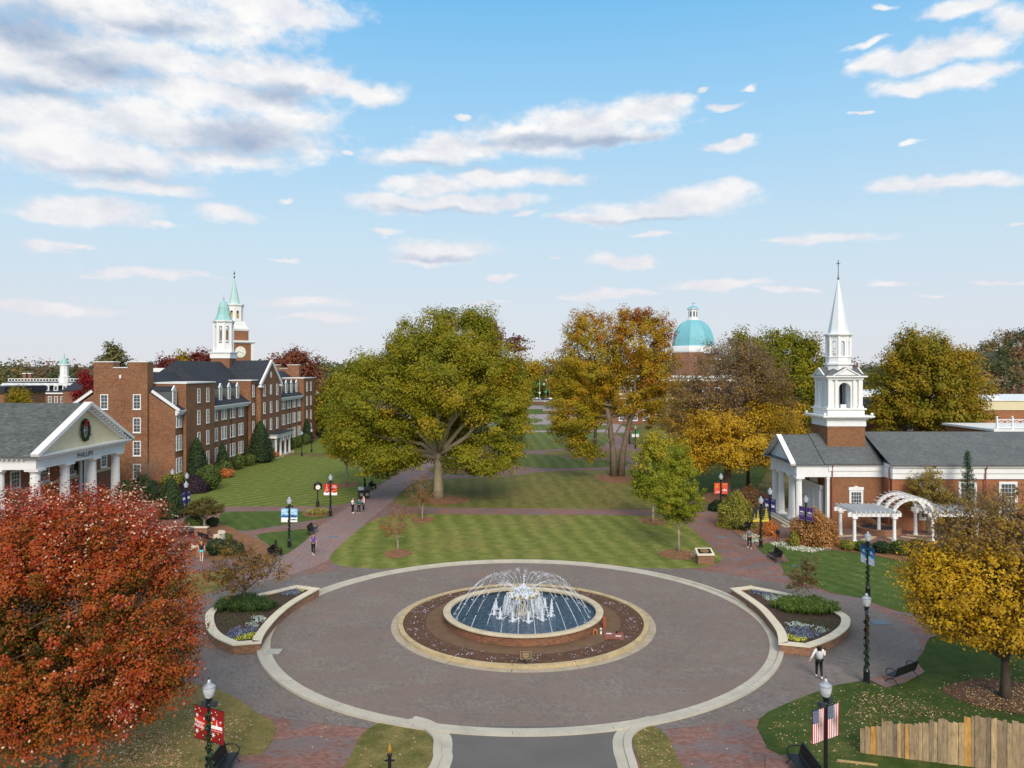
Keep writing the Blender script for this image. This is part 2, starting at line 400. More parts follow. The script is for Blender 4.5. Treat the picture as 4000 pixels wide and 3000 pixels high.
# ================================================================ surfaces
WHITE = plain('white_paint', rgb(232, 232, 230), 0.45, 0.05)
CREAM = plain('cream_stucco', rgb(222, 208, 172), 0.8, 0.06)
BLACKM = plain('black_metal', rgb(26, 27, 30), 0.38, 0.25, spec=0.5)
CONC = plain('concrete', rgb(182, 176, 162), 0.85, 0.16, 0.9, fine=9)
CONCG = plain('grey_concrete', rgb(168, 166, 160), 0.85, 0.14, 0.7, fine=9)
CAP = plain('cast_stone', rgb(214, 203, 180), 0.8, 0.10, 1.2, fine=6)
GLASS = plain('window_glass', rgb(78, 86, 92), 0.08, 0.5, 0.5, spec=0.8)
MULLION = WHITE
BRICK = brickmat('red_brick', rgb(146, 96, 70), rgb(108, 70, 55), rgb(156, 134, 114))
BRICK_HALL = brickmat('orange_brown_brick', rgb(160, 108, 74), rgb(108, 74, 56), rgb(142, 118, 96))
BRICK_LOW = brickmat('low_wall_brick', rgb(140, 88, 66), rgb(94, 61, 52), rgb(196, 168, 134), gap=0.014)
BRICK_BASIN = brickmat('basin_brick', rgb(144, 94, 70), rgb(92, 62, 54), rgb(178, 140, 104), gap=0.012)

def grass(name, a, b, c, stripe=0.0, sdir=0.0, swid=1.6, dry=0.5, worn=0.25):
    """mown turf: fine blade grain, broad dry patches, faint mowing stripes"""
    t = NT(name); p = t.pos()
    n1 = t.noise(p, 0.10, 4, 0.6); n2 = t.noise(p, 1.1, 5, 0.65); n3 = t.noise(p, 14, 3, 0.7); n4 = t.noise(p, 55, 2)
    f = t.math('ADD', t.math('MULTIPLY', n2, 0.45), t.math('ADD', t.math('MULTIPLY', n3, 0.35), t.math('MULTIPLY', n4, 0.2)))
    if stripe:
        m = t.mapping(p, rot=(0, 0, -sdir)); wv = t.n('ShaderNodeTexWave', wave_type='BANDS', bands_direction='X', wave_profile='SIN')
        wv.inputs['Scale'].default_value = 0.314 / swid; wv.inputs['Distortion'].default_value = 3.2; wv.inputs['Detail'].default_value = 2; wv.inputs['Detail Scale'].default_value = 0.6
        t.l(m, wv.inputs['Vector']); f = t.math('ADD', f, t.math('MULTIPLY', t.math('SUBTRACT', wv.outputs['Fac'], 0.5), stripe))
    col = t.ramp(f, [(0.28, a), (0.5, b), (0.74, c)])
    dryc = t.ramp(n3, [(0.3, rgb(112, 98, 58)), (0.7, rgb(160, 140, 92))])
    dm = t.n('ShaderNodeMapRange'); t.l(t.math('ADD', t.math('MULTIPLY', n1, 0.65), t.math('MULTIPLY', n2, 0.35)), dm.inputs[0]); dm.inputs[1].default_value = dry; dm.inputs[2].default_value = dry + 0.22
    col = t.mix(t.math('MULTIPLY', dm.outputs[0], worn * 2.2, clamp=True), col, dryc)
    h = t.math('ADD', n3, n4)
    m = t.fin(t.bsdf(col, 0.9, 0.12, bump=h, bstr=0.15, bdist=0.01)); MATS[name] = m; return m
G_NEAR = grass('lawn_turf', rgb(74, 86, 36), rgb(108, 116, 54), rgb(156, 150, 86), 0.10, R(8), 1.9, 0.50, 0.28)
G_OAK = grass('leafy_turf', rgb(70, 76, 36), rgb(102, 104, 52), rgb(146, 134, 78), 0.07, R(4), 1.9, 0.46, 0.30)
G_HALL = grass('striped_turf', rgb(66, 82, 32), rgb(100, 113, 50), rgb(146, 146, 80), 0.12, R(-38), 1.6, 0.55, 0.12)
G_FAR = grass('far_turf', rgb(62, 82, 36), rgb(92, 104, 52), rgb(130, 126, 74), 0.12, R(2), 2.2, 0.55, 0.2)
G_RICH = grass('rich_turf', rgb(48, 66, 28), rgb(74, 94, 42), rgb(114, 122, 66), 0.05, R(30), 1.4, 0.60, 0.15)
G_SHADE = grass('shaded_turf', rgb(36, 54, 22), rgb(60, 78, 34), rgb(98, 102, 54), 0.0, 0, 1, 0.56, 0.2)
G_DRY = grass('dry_turf', rgb(62, 66, 32), rgb(100, 98, 54), rgb(150, 136, 88), 0.0, 0, 1, 0.42, 0.4)

def paver(name, stops, mortar, rot=0.0, bw=0.2, bh=0.1, blot=None, streak=(1, 1, 1), stain=0.25):
    """clay pavers; stops are the paver colours, blot a second colour laid in drifts"""
    t = NT(name); p = t.pos(); m = t.mapping(p, rot=(0, 0, rot))
    b = t.n('ShaderNodeTexBrick'); t.l(m, b.inputs['Vector']); b.offset = 0.5
    b.inputs['Scale'].default_value = 1; b.inputs['Brick Width'].default_value = bw; b.inputs['Row Height'].default_value = bh
    b.inputs['Mortar Size'].default_value = 0.006; b.inputs['Mortar Smooth'].default_value = 0.3
    b.inputs['Color1'].default_value = (0, 0, 0, 1); b.inputs['Color2'].default_value = (1, 1, 1, 1); b.inputs['Mortar'].default_value = (0.5, 0.5, 0.5, 1)
    bw_ = t.n('ShaderNodeRGBToBW'); t.l(b.outputs['Color'], bw_.inputs[0])
    n2 = t.noise(p, 2.2, 4, 0.6)
    f = t.math('ADD', t.math('MULTIPLY', bw_.outputs[0], 0.6), t.math('MULTIPLY', n2, 0.4))
    col = t.ramp(f, stops)
    if blot:
        ms = t.mapping(p, scale=streak); nb = t.noise(ms, 0.55, 4, 0.6)
        mr = t.n('ShaderNodeMapRange'); t.l(t.math('ADD', nb, t.math('MULTIPLY', bw_.outputs[0], 0.16)), mr.inputs[0]); mr.inputs[1].default_value = 0.56; mr.inputs[2].default_value = 0.66
        col = t.mix(t.math('MULTIPLY', mr.outputs[0], 0.85), col, blot)
    col = t.mix(b.outputs['Fac'], col, mortar)
    n1 = t.noise(p, 0.16, 4, 0.6); n0 = t.noise(p, 0.9, 5, 0.7)
    st = t.ramp(t.math('ADD', t.math('MULTIPLY', n1, 0.65), t.math('MULTIPLY', n0, 0.35)), [(0.34, (1 - stain,) * 3 + (1,)), (0.66, (1 + stain * 0.5,) * 3 + (1,))])
    col = t.mix(1.0, col, st, 'MULTIPLY')
    sh = t.fin(t.bsdf(col, 0.75, 0.25, bump=t.math('SUBTRACT', n2, b.outputs['Fac']), bstr=0.08, bdist=0.004)); MATS[name] = sh; return sh
P_ROAD = paver('road_pavers', [(0.15, rgb(117, 107, 101)), (0.5, rgb(128, 117, 109)), (0.85, rgb(141, 128, 119))], rgb(100, 93, 88), R(45), blot=rgb(132, 114, 106), streak=(0.5, 1, 1), stain=0.13)
P_RED = paver('red_pavers', [(0.15, rgb(124, 87, 78)), (0.5, rgb(140, 101, 90)), (0.85, rgb(156, 117, 104))], rgb(102, 83, 77), 0, blot=rgb(120, 112, 113), streak=(0.9, 1.3, 1))
P_DARK = paver('grey_blue_pavers', [(0.15, rgb(108, 101, 97)), (0.5, rgb(123, 115, 110)), (0.85, rgb(139, 130, 123))], rgb(90, 85, 82), R(45), blot=rgb(126, 113, 106), streak=(1, 1, 1), stain=0.2)
P_PATH = paver('path_pavers', [(0.15, rgb(132, 106, 102)), (0.5, rgb(148, 120, 114)), (0.85, rgb(162, 134, 126))], rgb(116, 98, 96), R(45), blot=rgb(136, 124, 124), streak=(1, 1, 1), stain=0.18)
P_FAR = plain('far_paving', rgb(150, 138, 138), 0.85, 0.12, 0.3)
ASPH = plain('asphalt', rgb(102, 99, 97), 0.9, 0.14, 0.4, fine=30, bump=0.1)
MULCH = plain('mulch', rgb(92, 66, 50), 0.95, 0.35, 2.5, fine=22, bump=0.8)
PINE = plain('pine_straw', rgb(132, 94, 66), 0.95, 0.28, 1.6, fine=16, bump=0.7)
SOIL = plain('dark_soil', rgb(74, 58, 48), 0.95, 0.35, 2.2, fine=20, bump=0.8)
EARTH = grass('rough_ground', rgb(58, 62, 34), rgb(86, 86, 50), rgb(120, 108, 70), 0, 0, 1, 0.45, 0.3)

def P(*xy, z=0.0): return [tuple(at(x, y, z)[:2]) for x, y in xy]
def smooth(pts, n=2):
    """corner-cutting, so that traced outlines become curves"""
    for _ in range(n):
        q = []
        for i in range(len(pts)):
            a, b = pts[i], pts[(i + 1) % len(pts)]
            q += [(a[0] * .75 + b[0] * .25, a[1] * .75 + b[1] * .25), (a[0] * .25 + b[0] * .75, a[1] * .25 + b[1] * .75)]
        pts = q
    return pts
def sheet(name, pts, z, m, thick=0.0):
    mb = MB()
    if thick: mb.prism(pts, z - thick, z, 0, bottom=False)
    else:
        a = sum(pts[i][0] * pts[(i + 1) % len(pts)][1] - pts[(i + 1) % len(pts)][0] * pts[i][1] for i in range(len(pts)))
        mb.poly([(p[0], p[1], z) for p in (pts if a > 0 else pts[::-1])])
    return struct(name, mb, m)

# ground to the horizon
sheet('ground', [(-3500, -60), (3500, -60), (3500, 6000), (-3500, 6000)], 0.0, EARTH)
sheet('brick_pavement', [(-34, 14), (34, 14), (34, 66), (31, 66), (24.6, 150), (24.6, 215), (-21, 215), (-21, 125), (-48, 122), (-48, 60), (-34, 58)], 0.004, P_RED)
RC = (0.45, 46.9)
ell = [(RC[0] + 23.2 * math.cos(2 * math.pi * i / 96), RC[1] + 14.6 * math.sin(2 * math.pi * i / 96)) for i in range(96)]
sheet('plaza_paving', ell, 0.012, P_DARK)
sheet('roundabout_road', [(RC[0] + 14.6 * math.cos(2 * math.pi * i / 96), RC[1] + 14.0 * math.sin(2 * math.pi * i / 96)) for i in range(96)], 0.02, P_ROAD)
sheet('driveway', P((1700, 2838), (2480, 2838)) + [(4.8, 30.0), (4.7, 22), (4.7, 8), (-3.9, 8), (-3.6, 22), (-3.2, 30)], 0.028, ASPH)

# grey paths and the far drive beyond the oaks
def path(name, pts, z=0.008, m=None): return sheet(name, pts, z, m or P_PATH)
path('path', P((1430, 2040), (1285, 2190), (1010, 2300), (1000, 2215), (1290, 2030), (1460, 1915), (1590, 1820), (1600, 1770), (1720, 1768), (1690, 1830), (1620, 1880), (1550, 1945)), 0.008)
path('path', [(-30, 190), (30, 186), (30, 240), (-30, 240)], 0.008, P_FAR)
sheet('far_drive', [(-60, 240), (90, 240), (90, 262), (-60, 262)], 0.008, P_FAR)
sheet('far_drive', [(-60, 284), (120, 284), (120, 325), (-60, 325)], 0.008, P_FAR)
sheet('street', [(-400, 366), (400, 366), (400, 384), (-400, 384)], 0.008, ASPH)

def lawn(pts, m, n=2, z=0.03): return sheet('lawn', smooth(pts, n) if n else pts, z, m, 0.05)
# curved edge of the front lawn follows the outside of the kerb
arc = [(RC[0] + 15.35 * math.cos(a), RC[1] + 14.75 * math.sin(a)) for a in np.linspace(R(62), R(118), 22)]
l1 = P((2700, 2221), (2768, 2213), (2812, 2196), (2822, 2180), (2805, 2158), (2741, 2102), (2678, 2045), (2660, 2022), (2497, 2014), (2000, 2012), (1620, 2008), (1560, 2010), (1497, 2019), (1443, 2039), (1398, 2070), (1316, 2143), (1287, 2175), (1290, 2190), (1316, 2209), (1407, 2220), (1520, 2224))
lawn(l1[:-1] + P((1520, 2224)) + arc[::-1][1:-1] + P((2560, 2222)), G_NEAR, 1)
lawn(P((1530, 1957), (1556, 1975), (1633, 1981), (2000, 1986), (2529, 1990), (2655, 1987), (2655, 1940), (2560, 1880), (2470, 1833), (2384, 1837), (2271, 1838), (2136, 1842), (2045, 1853), (1995, 1861), (1895, 1867), (1769, 1869), (1656, 1872), (1619, 1881), (1588, 1903)), G_OAK)
lawn(P((1665, 1829), (1687, 1849), (1769, 1856), (1904, 1851), (1972, 1840), (1992, 1828), (1985, 1815), (1859, 1812), (1723, 1813)), G_OAK)
lawn(P((1880, 1776), (1870, 1812), (2000, 1817), (2045, 1824), (2136, 1830), (2271, 1829), (2440, 1821), (2470, 1810), (2440, 1797), (2316, 1797), (2226, 1792), (2181, 1783), (2113, 1774), (2000, 1773)), G_FAR)
lawn([(p[0], p[1]) for p in [(at(2328, 1771).x + 9.4 * math.cos(a), at(2328, 1771).y + 6.8 * math.sin(a)) for a in np.linspace(0, 2 * math.pi, 40, endpoint=False)]], G_DRY, 0)
lawn(P((1800, 1763), (2000, 1761), (2113, 1758), (2203, 1752), (2316, 1747), (2378, 1740), (2378, 1691), (2316, 1687), (2000, 1689), (1800, 1689)), G_FAR, 1)
lawn(P((1820, 1681), (2000, 1682), (2300, 1683), (2380, 1676), (2380, 1658), (2030, 1658), (1820, 1660)), G_FAR, 1)
lawn(P((2010, 1651), (2120, 1651), (2120, 1635), (2040, 1634), (2015, 1640)), G_FAR, 1)
lawn(P((1900, 1617), (2120, 1617), (2120, 1598), (1900, 1597)), G_RICH, 0)
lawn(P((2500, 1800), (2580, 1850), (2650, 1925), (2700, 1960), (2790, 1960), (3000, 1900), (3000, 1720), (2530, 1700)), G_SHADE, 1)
# lawns before the hall
lawn(P((735, 1980), (1000, 1978), (1226, 1978), (1330, 1974), (1390, 1955), (1452, 1912), (1524, 1867), (1575, 1826), (1577, 1812), (1543, 1802), (1452, 1797), (1298, 1787), (1104, 1781), (1000, 1800), (904, 1840), (850, 1870), (730, 1930), (722, 1962)), G_HALL)
lawn(P((1120, 1768), (1294, 1772), (1590, 1764), (1640, 1700), (1500, 1660), (1300, 1690), (1220, 1722), (1150, 1752)), G_HALL, 1)
lawn(P((862, 2000), (1000, 1998), (1203, 1998), (1271, 2005), (1302, 2018), (1208, 2034), (1000, 2068), (950, 2076), (900, 2064), (850, 2040)), G_RICH, 1)
lawn(P((1000, 2087), (1100, 2076), (1194, 2066), (1216, 2070), (1216, 2094), (1127, 2163), (1092, 2172), (1040, 2120), (1010, 2105)), G_RICH, 1)
lawn(P((640, 2250), (782, 2238), (870, 2235), (905, 2262), (880, 2294), (785, 2325), (700, 2345), (560, 2350)), G_DRY, 1)
# front lawns
lawn([(-34, 37.5)] + P((600, 2655), (746, 2668), (859, 2698), (940, 2738), (1000, 2785), (1058, 2815), (1078, 2845), (1070, 2885), (1030, 2938), (1000, 2953), (930, 2962)) + [(-10.0, 29.9), (-10.0, 26), (-9.2, 22), (-30, 18), (-40, 24)], G_DRY, 0)
lawn(P((1551, 2816), (1633, 2831), (1676, 2862), (1695, 2896), (1690, 2955), (1678, 3000)) + [(-3.9, 24), (-4.0, 20), (-7.6, 21)] + P((1325, 3030), (1384, 2928), (1407, 2874), (1452, 2838), (1497, 2822)), G_DRY, 1)
lawn(P((2511, 2830), (2565, 2842), (2610, 2878), (2633, 2928), (2662, 3000)) + [(8.0, 22), (4.6, 20), (4.7, 25)] + P((2508, 3000), (2478, 2928), (2468, 2892), (2480, 2853)), G_DRY, 1)
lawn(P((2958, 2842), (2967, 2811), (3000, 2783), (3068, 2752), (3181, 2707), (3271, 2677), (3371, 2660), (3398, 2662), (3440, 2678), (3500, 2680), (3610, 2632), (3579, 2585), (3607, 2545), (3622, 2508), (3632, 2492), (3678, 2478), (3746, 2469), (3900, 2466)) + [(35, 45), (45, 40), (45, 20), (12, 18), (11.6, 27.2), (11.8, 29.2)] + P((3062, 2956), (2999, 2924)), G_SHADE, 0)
lawn(P((3045, 2193), (3068, 2245), (3110, 2268), (3167, 2284), (3249, 2316), (3362, 2336), (3452, 2370), (3520, 2390), (3633, 2404), (3800, 2412), (4050, 2420), (4100, 2240), (3700, 2215), (3520, 2193), (3380, 2165), (3250, 2150), (3181, 2159), (3100, 2152), (3078, 2140), (3000, 2120), (2955, 2137), (2985, 2165), (3030, 2168), (3080, 2193)), G_RICH, 0)
# planting ground: mulch beds
def bed(pts, m, z=0.036, n=2): return sheet('mulch_bed', smooth(pts, n) if n else pts, z, m)
bed(P((3050, 2140), (3300, 2050), (3700, 2040), (4100, 2100), (4100, 2240), (3700, 2214), (3520, 2192), (3380, 2164), (3250, 2148), (3150, 2130)), PINE, 0.042, 1)
bed(P((640, 2030), (560, 2000), (420, 1960), (500, 1890), (690, 1850), (880, 1840), (1040, 1790), (1120, 1758), (1260, 1706), (1240, 1690), (1000, 1720), (700, 1800), (300, 1900), (300, 2040)), PINE, 0.010, 1)
bed(P((904, 1842), (1000, 1802), (1090, 1782), (1000, 1790), (880, 1845), (720, 1930), (760, 1928), (850, 1876)), PINE, 0.041, 1)
bed(P((790, 2075), (950, 2078), (1040, 2125), (1085, 2170), (1060, 2185), (960, 2170), (900, 2180), (820, 2200), (770, 2140)), PINE, 0.014, 1)
bed(P((800, 2060), (850, 2044), (945, 2076), (900, 2095), (800, 2088)), PINE, 0.043, 1)
bed(P((2700, 1940), (2830, 1985), (2840, 2050), (2890, 2100), (2965, 2120), (3060, 2060), (3080, 1960), (2900, 1900)), PINE, 0.045, 1)
def mring(x, y, rx, ry, m=PINE, z=0.046):
    c = at(x, y); bed([(c.x + rx * math.cos(a) * (1 + .07 * math.sin(3 * a)), c.y + ry * math.sin(a) * (1 + .07 * math.cos(4 * a))) for a in np.linspace(0, 2 * math.pi, 26, endpoint=False)], m, z, 0)
mring(1735, 1955, 2.9, 3.0); mring(1554, 2165, 1.15, 1.5); mring(1650, 2032, 1.2, 1.7); mring(1357, 1896, 1.5, 2.2); mring(2651, 2168, 1.6, 1.7)
mring(2550, 2036, 1.5, 2.0); mring(2405, 1870, 2.9, 4.4, z=0.047); mring(2325, 1762, 3.4, 3.2, z=0.047); mring(3950, 2722, 2.9, 1.9, MULCH); mring(1820, 1838, 3.4, 3.5, z=0.047); mring(1480, 1806, 1.2, 2.2)
mring(1241, 2006, 1.6, 2.0)

# ---------------------------------------------------------------- kerbs
N = 128
kb = MB(); kb.ring(14.55, 15.05, -0.02, 0.035, N, 0, RC, sy=0.965)
kb.ring(15.05, 15.30, -0.02, 0.13, N, 0, RC, sy=0.967)
struct('kerb', kb, CONC)
kl = MB(); lineL = P((1600, 2817), (1655, 2832), (1695, 2857), (1722, 2890), (1722, 2940), (1712, 3000)) + [(-3.6, 25), (-3.7, 12)]
def dense(pts, n=5):
    """open Catmull-Rom curve through traced points"""
    q = [Vector(p[:2]) for p in pts]; out = []
    for i in range(len(q) - 1):
        a, b, c, d = q[max(i - 1, 0)], q[i], q[i + 1], q[min(i + 2, len(q) - 1)]
        for k in range(n):
            t = k / n; out.append(0.5 * ((2 * b) + (c - a) * t + (2 * a - 5 * b + 4 * c - d) * t * t + (3 * b - a - 3 * c + d) * t ** 3))
    return [tuple(p) for p in out] + [tuple(q[-1])]
kl.strip(dense(lineL), -0.32, 0.0, -0.02, 0.12); kl.strip(dense(lineL), 0.0, 0.45, -0.02, 0.045); struct('kerb', kl, CONC)
lineR = P((2560, 2817), (2505, 2832), (2462, 2857), (2438, 2890), (2440, 2940), (2458, 3000)) + [(4.45, 25), (4.5, 12)]
kr = MB(); kr.strip(dense(lineR), 0.0, 0.32, -0.02, 0.12); kr.strip(dense(lineR), -0.45, 0.0, -0.02, 0.045); struct('kerb', kr, CONC)
band = MB(); bandpts = [(RC[0] + 14.55 * math.cos(a), RC[1] + 14.05 * math.sin(a)) for a in np.linspace(R(254), R(286), 24)]
band.strip(bandpts, -0.55, 0.0, -0.01, 0.04); struct('concrete_band', band, CONC)
# joints: thin dark seams across the kerb
jt = MB()
for i in range(22):
    a = 2 * math.pi * (i + .4) / 22; c, s_ = math.cos(a), math.sin(a)
    jt.bar((RC[0] + 14.56 * c, RC[1] + 14.05 * s_, 0.034), (RC[0] + 15.06 * c, RC[1] + 14.53 * s_, 0.034), 0.02, 0.006)
    jt.bar((RC[0] + 15.07 * c, RC[1] + 14.55 * s_, 0.129), (RC[0] + 15.29 * c, RC[1] + 14.78 * s_, 0.129), 0.02, 0.006)
struct('kerb_joints', jt, plain('seam', rgb(96, 90, 82), 0.9))
# storm-drain lid in the gutter
dr = MB(); p = at(1070, 2548); dr.cbox((p.x, p.y, 0.045), (0.75, 0.75, 0.03), M=None)
solo('drain_cover', dr, CONCG, 'square grey concrete drain cover set in the gutter of the roundabout kerb', 'drain cover')
# ================================================================ fountain, planters, small furniture
FC = (0.68, 46.9)
WATER = None
t = NT('pool_water'); pw = t.pos(); nw = t.noise(pw, 5.0, 4, 0.65); nw2 = t.noise(pw, 14.0, 2)
wc = t.ramp(nw, [(0.35, rgb(22, 42, 60)), (0.6, rgb(44, 74, 98)), (0.75, rgb(98, 132, 156))])
WATER = t.fin(t.bsdf(wc, 0.12, 0.5, bump=t.math('ADD', nw, t.math('MULTIPLY', nw2, 0.5)), bstr=0.7, bdist=0.06))
t = NT('white_water'); fc = t.ramp(t.noise(t.pos(), 9, 3), [(0.3, rgb(214, 228, 240)), (0.6, rgb(250, 252, 255))])
pr = t.bsdf(fc, 0.35, 0.4); tl = t.n('ShaderNodeBsdfTranslucent'); t.l(fc, tl.inputs[0]); mx = t.n('ShaderNodeMixShader'); mx.inputs[0].default_value = 0.35
t.l(pr, mx.inputs[1]); t.l(tl.outputs[0], mx.inputs[2]); FOAM = t.fin(mx.outputs[0])
BOWL = plain('algae_stone', rgb(150, 128, 62), 0.7, 0.35, 4)
DIRT = plain('bare_bed', rgb(110, 86, 66), 0.95, 0.22, 1.4, fine=18, bump=0.7)

fb = thing('flower_bed', 'round mulched planting bed inside a pale kerb in the middle of the roundabout', 'flower bed', (FC[0], FC[1], 0))
m = MB(); m.ring(7.55, 7.98, -0.02, 0.04, 96, 0); part('gutter', m, plain('gutter_concrete', rgb(168, 156, 136), .9, .22, 1.2, fine=8), fb)
m = MB(); m.ring(7.27, 7.55, -0.02, 0.20, 96, 0); part('kerb', m, plain('buff_kerb', rgb(184, 164, 126), 0.85, 0.25, 1.0, fine=8), fb)
m = MB()
for i in range(14):
    a = 2 * math.pi * (i + .3) / 14; c, s_ = math.cos(a), math.sin(a); m.bar((7.29 * c, 7.29 * s_, .199), (7.54 * c, 7.54 * s_, .199), .03, .006); m.bar((7.56 * c, 7.56 * s_, .039), (7.97 * c, 7.97 * s_, .039), .03, .006)
part('joints', m, plain('dark_joint', rgb(84, 74, 62), .9), fb, kind='stuff')
m = MB(); m.lathe([(7.26, 0.05), (7.26, 0.12), (6.6, 0.17), (5.9, 0.16)], 72, 0, cap=False); part('mulch', m, MULCH, fb, smooth=True)
m = MB(); m.lathe([(5.95, 0.155), (5.4, 0.19), (4.7, 0.17)], 72, 0, cap=False); part('bare_earth', m, DIRT, fb, smooth=True)
# pansies: nobody could count the flowers
def pansies(name, pts, cols, label, z0=0.2, size=(0.05, 0.085), n_per=7, spread=0.10, kind='stuff', leaf=True):
    """low clumps: pts are clump centres; petals tinted by the ramp"""
    C = []; Nn = []; tn = []; sz = []
    for p in pts:
        k = max(2, int(rng.poisson(n_per)))
        q = np.column_stack([rng.normal(0, spread, k), rng.normal(0, spread, k), np.abs(rng.normal(0.03, 0.03, k))]) + np.array([p[0], p[1], p[2] if len(p) > 2 else z0])
        C.append(q); Nn.append(rng.normal(0, 0.5, (k, 3)) + np.array([0, -0.35, 1.0])); g = rng.random(k) < (0.42 if leaf else 0.0)
        tn.append(np.where(g, rng.random(k) * 0.28, 0.4 + rng.random(k) * 0.6)); sz.append(rng.uniform(*size, k))
    me = quads_mesh(name, np.vstack(C), np.vstack(Nn), np.concatenate(sz), np.concatenate(tn), cols, 0.9)
    o = link(bpy.data.objects.new(name, me)); o['kind'] = kind; o['label'] = label; return o
F_LILAC = leafmat('lilac_petals', [(0.0, rgb(52, 62, 34)), (0.33, rgb(86, 96, 52)), (0.40, rgb(150, 140, 188)), (0.7, rgb(206, 204, 226)), (1.0, rgb(240, 240, 246))], 0.15, namp=0.0)
F_BLUE = leafmat('blue_petals', [(0.0, rgb(50, 66, 38)), (0.33, rgb(84, 104, 58)), (0.40, rgb(78, 78, 122)), (0.75, rgb(124, 126, 172)), (1.0, rgb(180, 184, 208))], 0.15, namp=0.0)
F_YEL = leafmat('yellow_petals', [(0.0, rgb(70, 86, 30)), (0.33, rgb(120, 128, 44)), (0.40, rgb(196, 192, 60)), (1.0, rgb(236, 232, 96))], 0.15, namp=0.0)
F_SILV = leafmat('silver_leaves', [(0.0, rgb(96, 112, 92)), (0.5, rgb(160, 178, 164)), (1.0, rgb(206, 216, 206))], 0.15, namp=0.0)
F_WHITE = leafmat('white_petals', [(0.0, rgb(70, 90, 44)), (0.33, rgb(120, 140, 76)), (0.4, rgb(196, 200, 140)), (0.7, rgb(224, 224, 214)), (1.0, rgb(246, 246, 244))], 0.15, namp=0.0)
pp = []
for i in range(330):
    a = rng.uniform(0, 2 * math.pi); r = rng.choice([6.2, 6.55, 6.9]) + rng.normal(0, 0.08)
    pp.append((FC[0] + r * math.cos(a), FC[1] + r * math.sin(a), 0.19))
pansies('pansies', pp, F_LILAC, 'lilac and white pansies planted in rings round the fountain basin', n_per=4, spread=0.075, size=(.035, .058))

fo = thing('fountain', 'round brick basin fountain with a stone bowl and arching water jets', 'fountain', (FC[0], FC[1], 0))
m = MB(); m.lathe([(4.72, 0.0), (4.72, 0.62)], 96, 0, cap=False)
bw_me = m.mesh('basin_wall', BRICK_BASIN, True)
# bricks follow the curve: unroll the wall
for p in bw_me.polygons:
    for li in p.loop_indices:
        v = bw_me.vertices[bw_me.loops[li].vertex_index].co; c = p.center; a0 = math.atan2(c.y, c.x); a = math.atan2(v.y, v.x)
        while a - a0 > math.pi: a -= 2 * math.pi
        while a - a0 < -math.pi: a += 2 * math.pi
        bw_me.uv_layers[0].data[li].uv = (a * 4.72, v.z)
part('basin_wall', bw_me, None, fo)
m = MB(); m.lathe([(4.42, 0.40), (4.42, 0.74), (4.46, 0.77), (4.82, 0.77), (4.87, 0.74), (4.87, 0.67), (4.83, 0.64), (4.42, 0.64)], 96, 0, cap=False); part('coping', m, plain('weathered_coping', rgb(192, 178, 152), .8, .2, 1.4, fine=7), fo, smooth=True)
m = MB(); m.lathe([(4.41, 0.30), (4.41, 0.62)], 72, 0, cap=False); part('basin_lining', m, plain('wet_lining', rgb(58, 62, 58), 0.5, 0.3), fo)
m = MB(); m.ring(0.001, 4.415, 0.35, 0.52, 72); part('water', m, WATER, fo)
m = MB(); m.lathe([(0.55, 0.4), (0.5, 0.62), (0.26, 0.72), (0.22, 1.15), (0.34, 1.25), (0.55, 1.35), (0.92, 1.58), (0.98, 1.68), (0.93, 1.72), (0.86, 1.66), (0.05, 1.62)], 28, 0); part('bowl', m, BOWL, fo, smooth=True)
def drops(pts, m, rr=(0.012, 0.03)):
    for p in pts:
        r = rng.uniform(*rr); d = Vector(rng.normal(size=3)).normalized() * r * 0.5
        m.ball(p, (r, r, r * rng.uniform(1.0, 2.2)), 5, 3)
# foam crown on the bowl
m = MB()
for k in range(420):
    a = rng.uniform(0, 6.283); r = abs(rng.normal(0, 0.48)); r = min(r, 0.98)
    h = 1.68 + max(0, 0.62 * (1 - r / 0.75)) * rng.random()
    m.ball((r * math.cos(a), r * math.sin(a), h), (rng.uniform(.03, .09), rng.uniform(.03, .09), rng.uniform(.03, .12)), 6, 4)
drops([(abs(rng.normal(0, .05)), rng.normal(0, .05), 1.9 + 0.95 * rng.random()) for _ in range(40)], m, (0.015, 0.035))
part('foam', m, FOAM, fo, smooth=True, kind='stuff')
# veil of water falling off the bowl rim
m = MB()
for k in range(560):
    a = rng.uniform(0, 6.283); v0 = rng.uniform(0.1, 0.75); r0 = 0.97; z = 1.66; pts = []
    s = rng.uniform(0, .45); e = s + rng.uniform(.05, .25)
    for q in range(5):
        tt = s + (e - s) * q / 4; zz = z - 4.9 * tt * tt
        if zz < 0.52: break
        rr = r0 + v0 * tt; aa = a + rng.normal(0, .006); pts.append((rr * math.cos(aa), rr * math.sin(aa), zz))
    if len(pts) > 1: m.tube(pts, [0.007 + 0.010 * rng.random() for _ in pts], 4)
for k in range(160):
    a = rng.uniform(0, 6.283); r = rng.uniform(.8, 1.65); m.ball((r * math.cos(a), r * math.sin(a), .525), (rng.uniform(.03, .11), rng.uniform(.03, .11), rng.uniform(.01, .05)), 6, 3)
part('water_veil', m, FOAM, fo, kind='stuff')
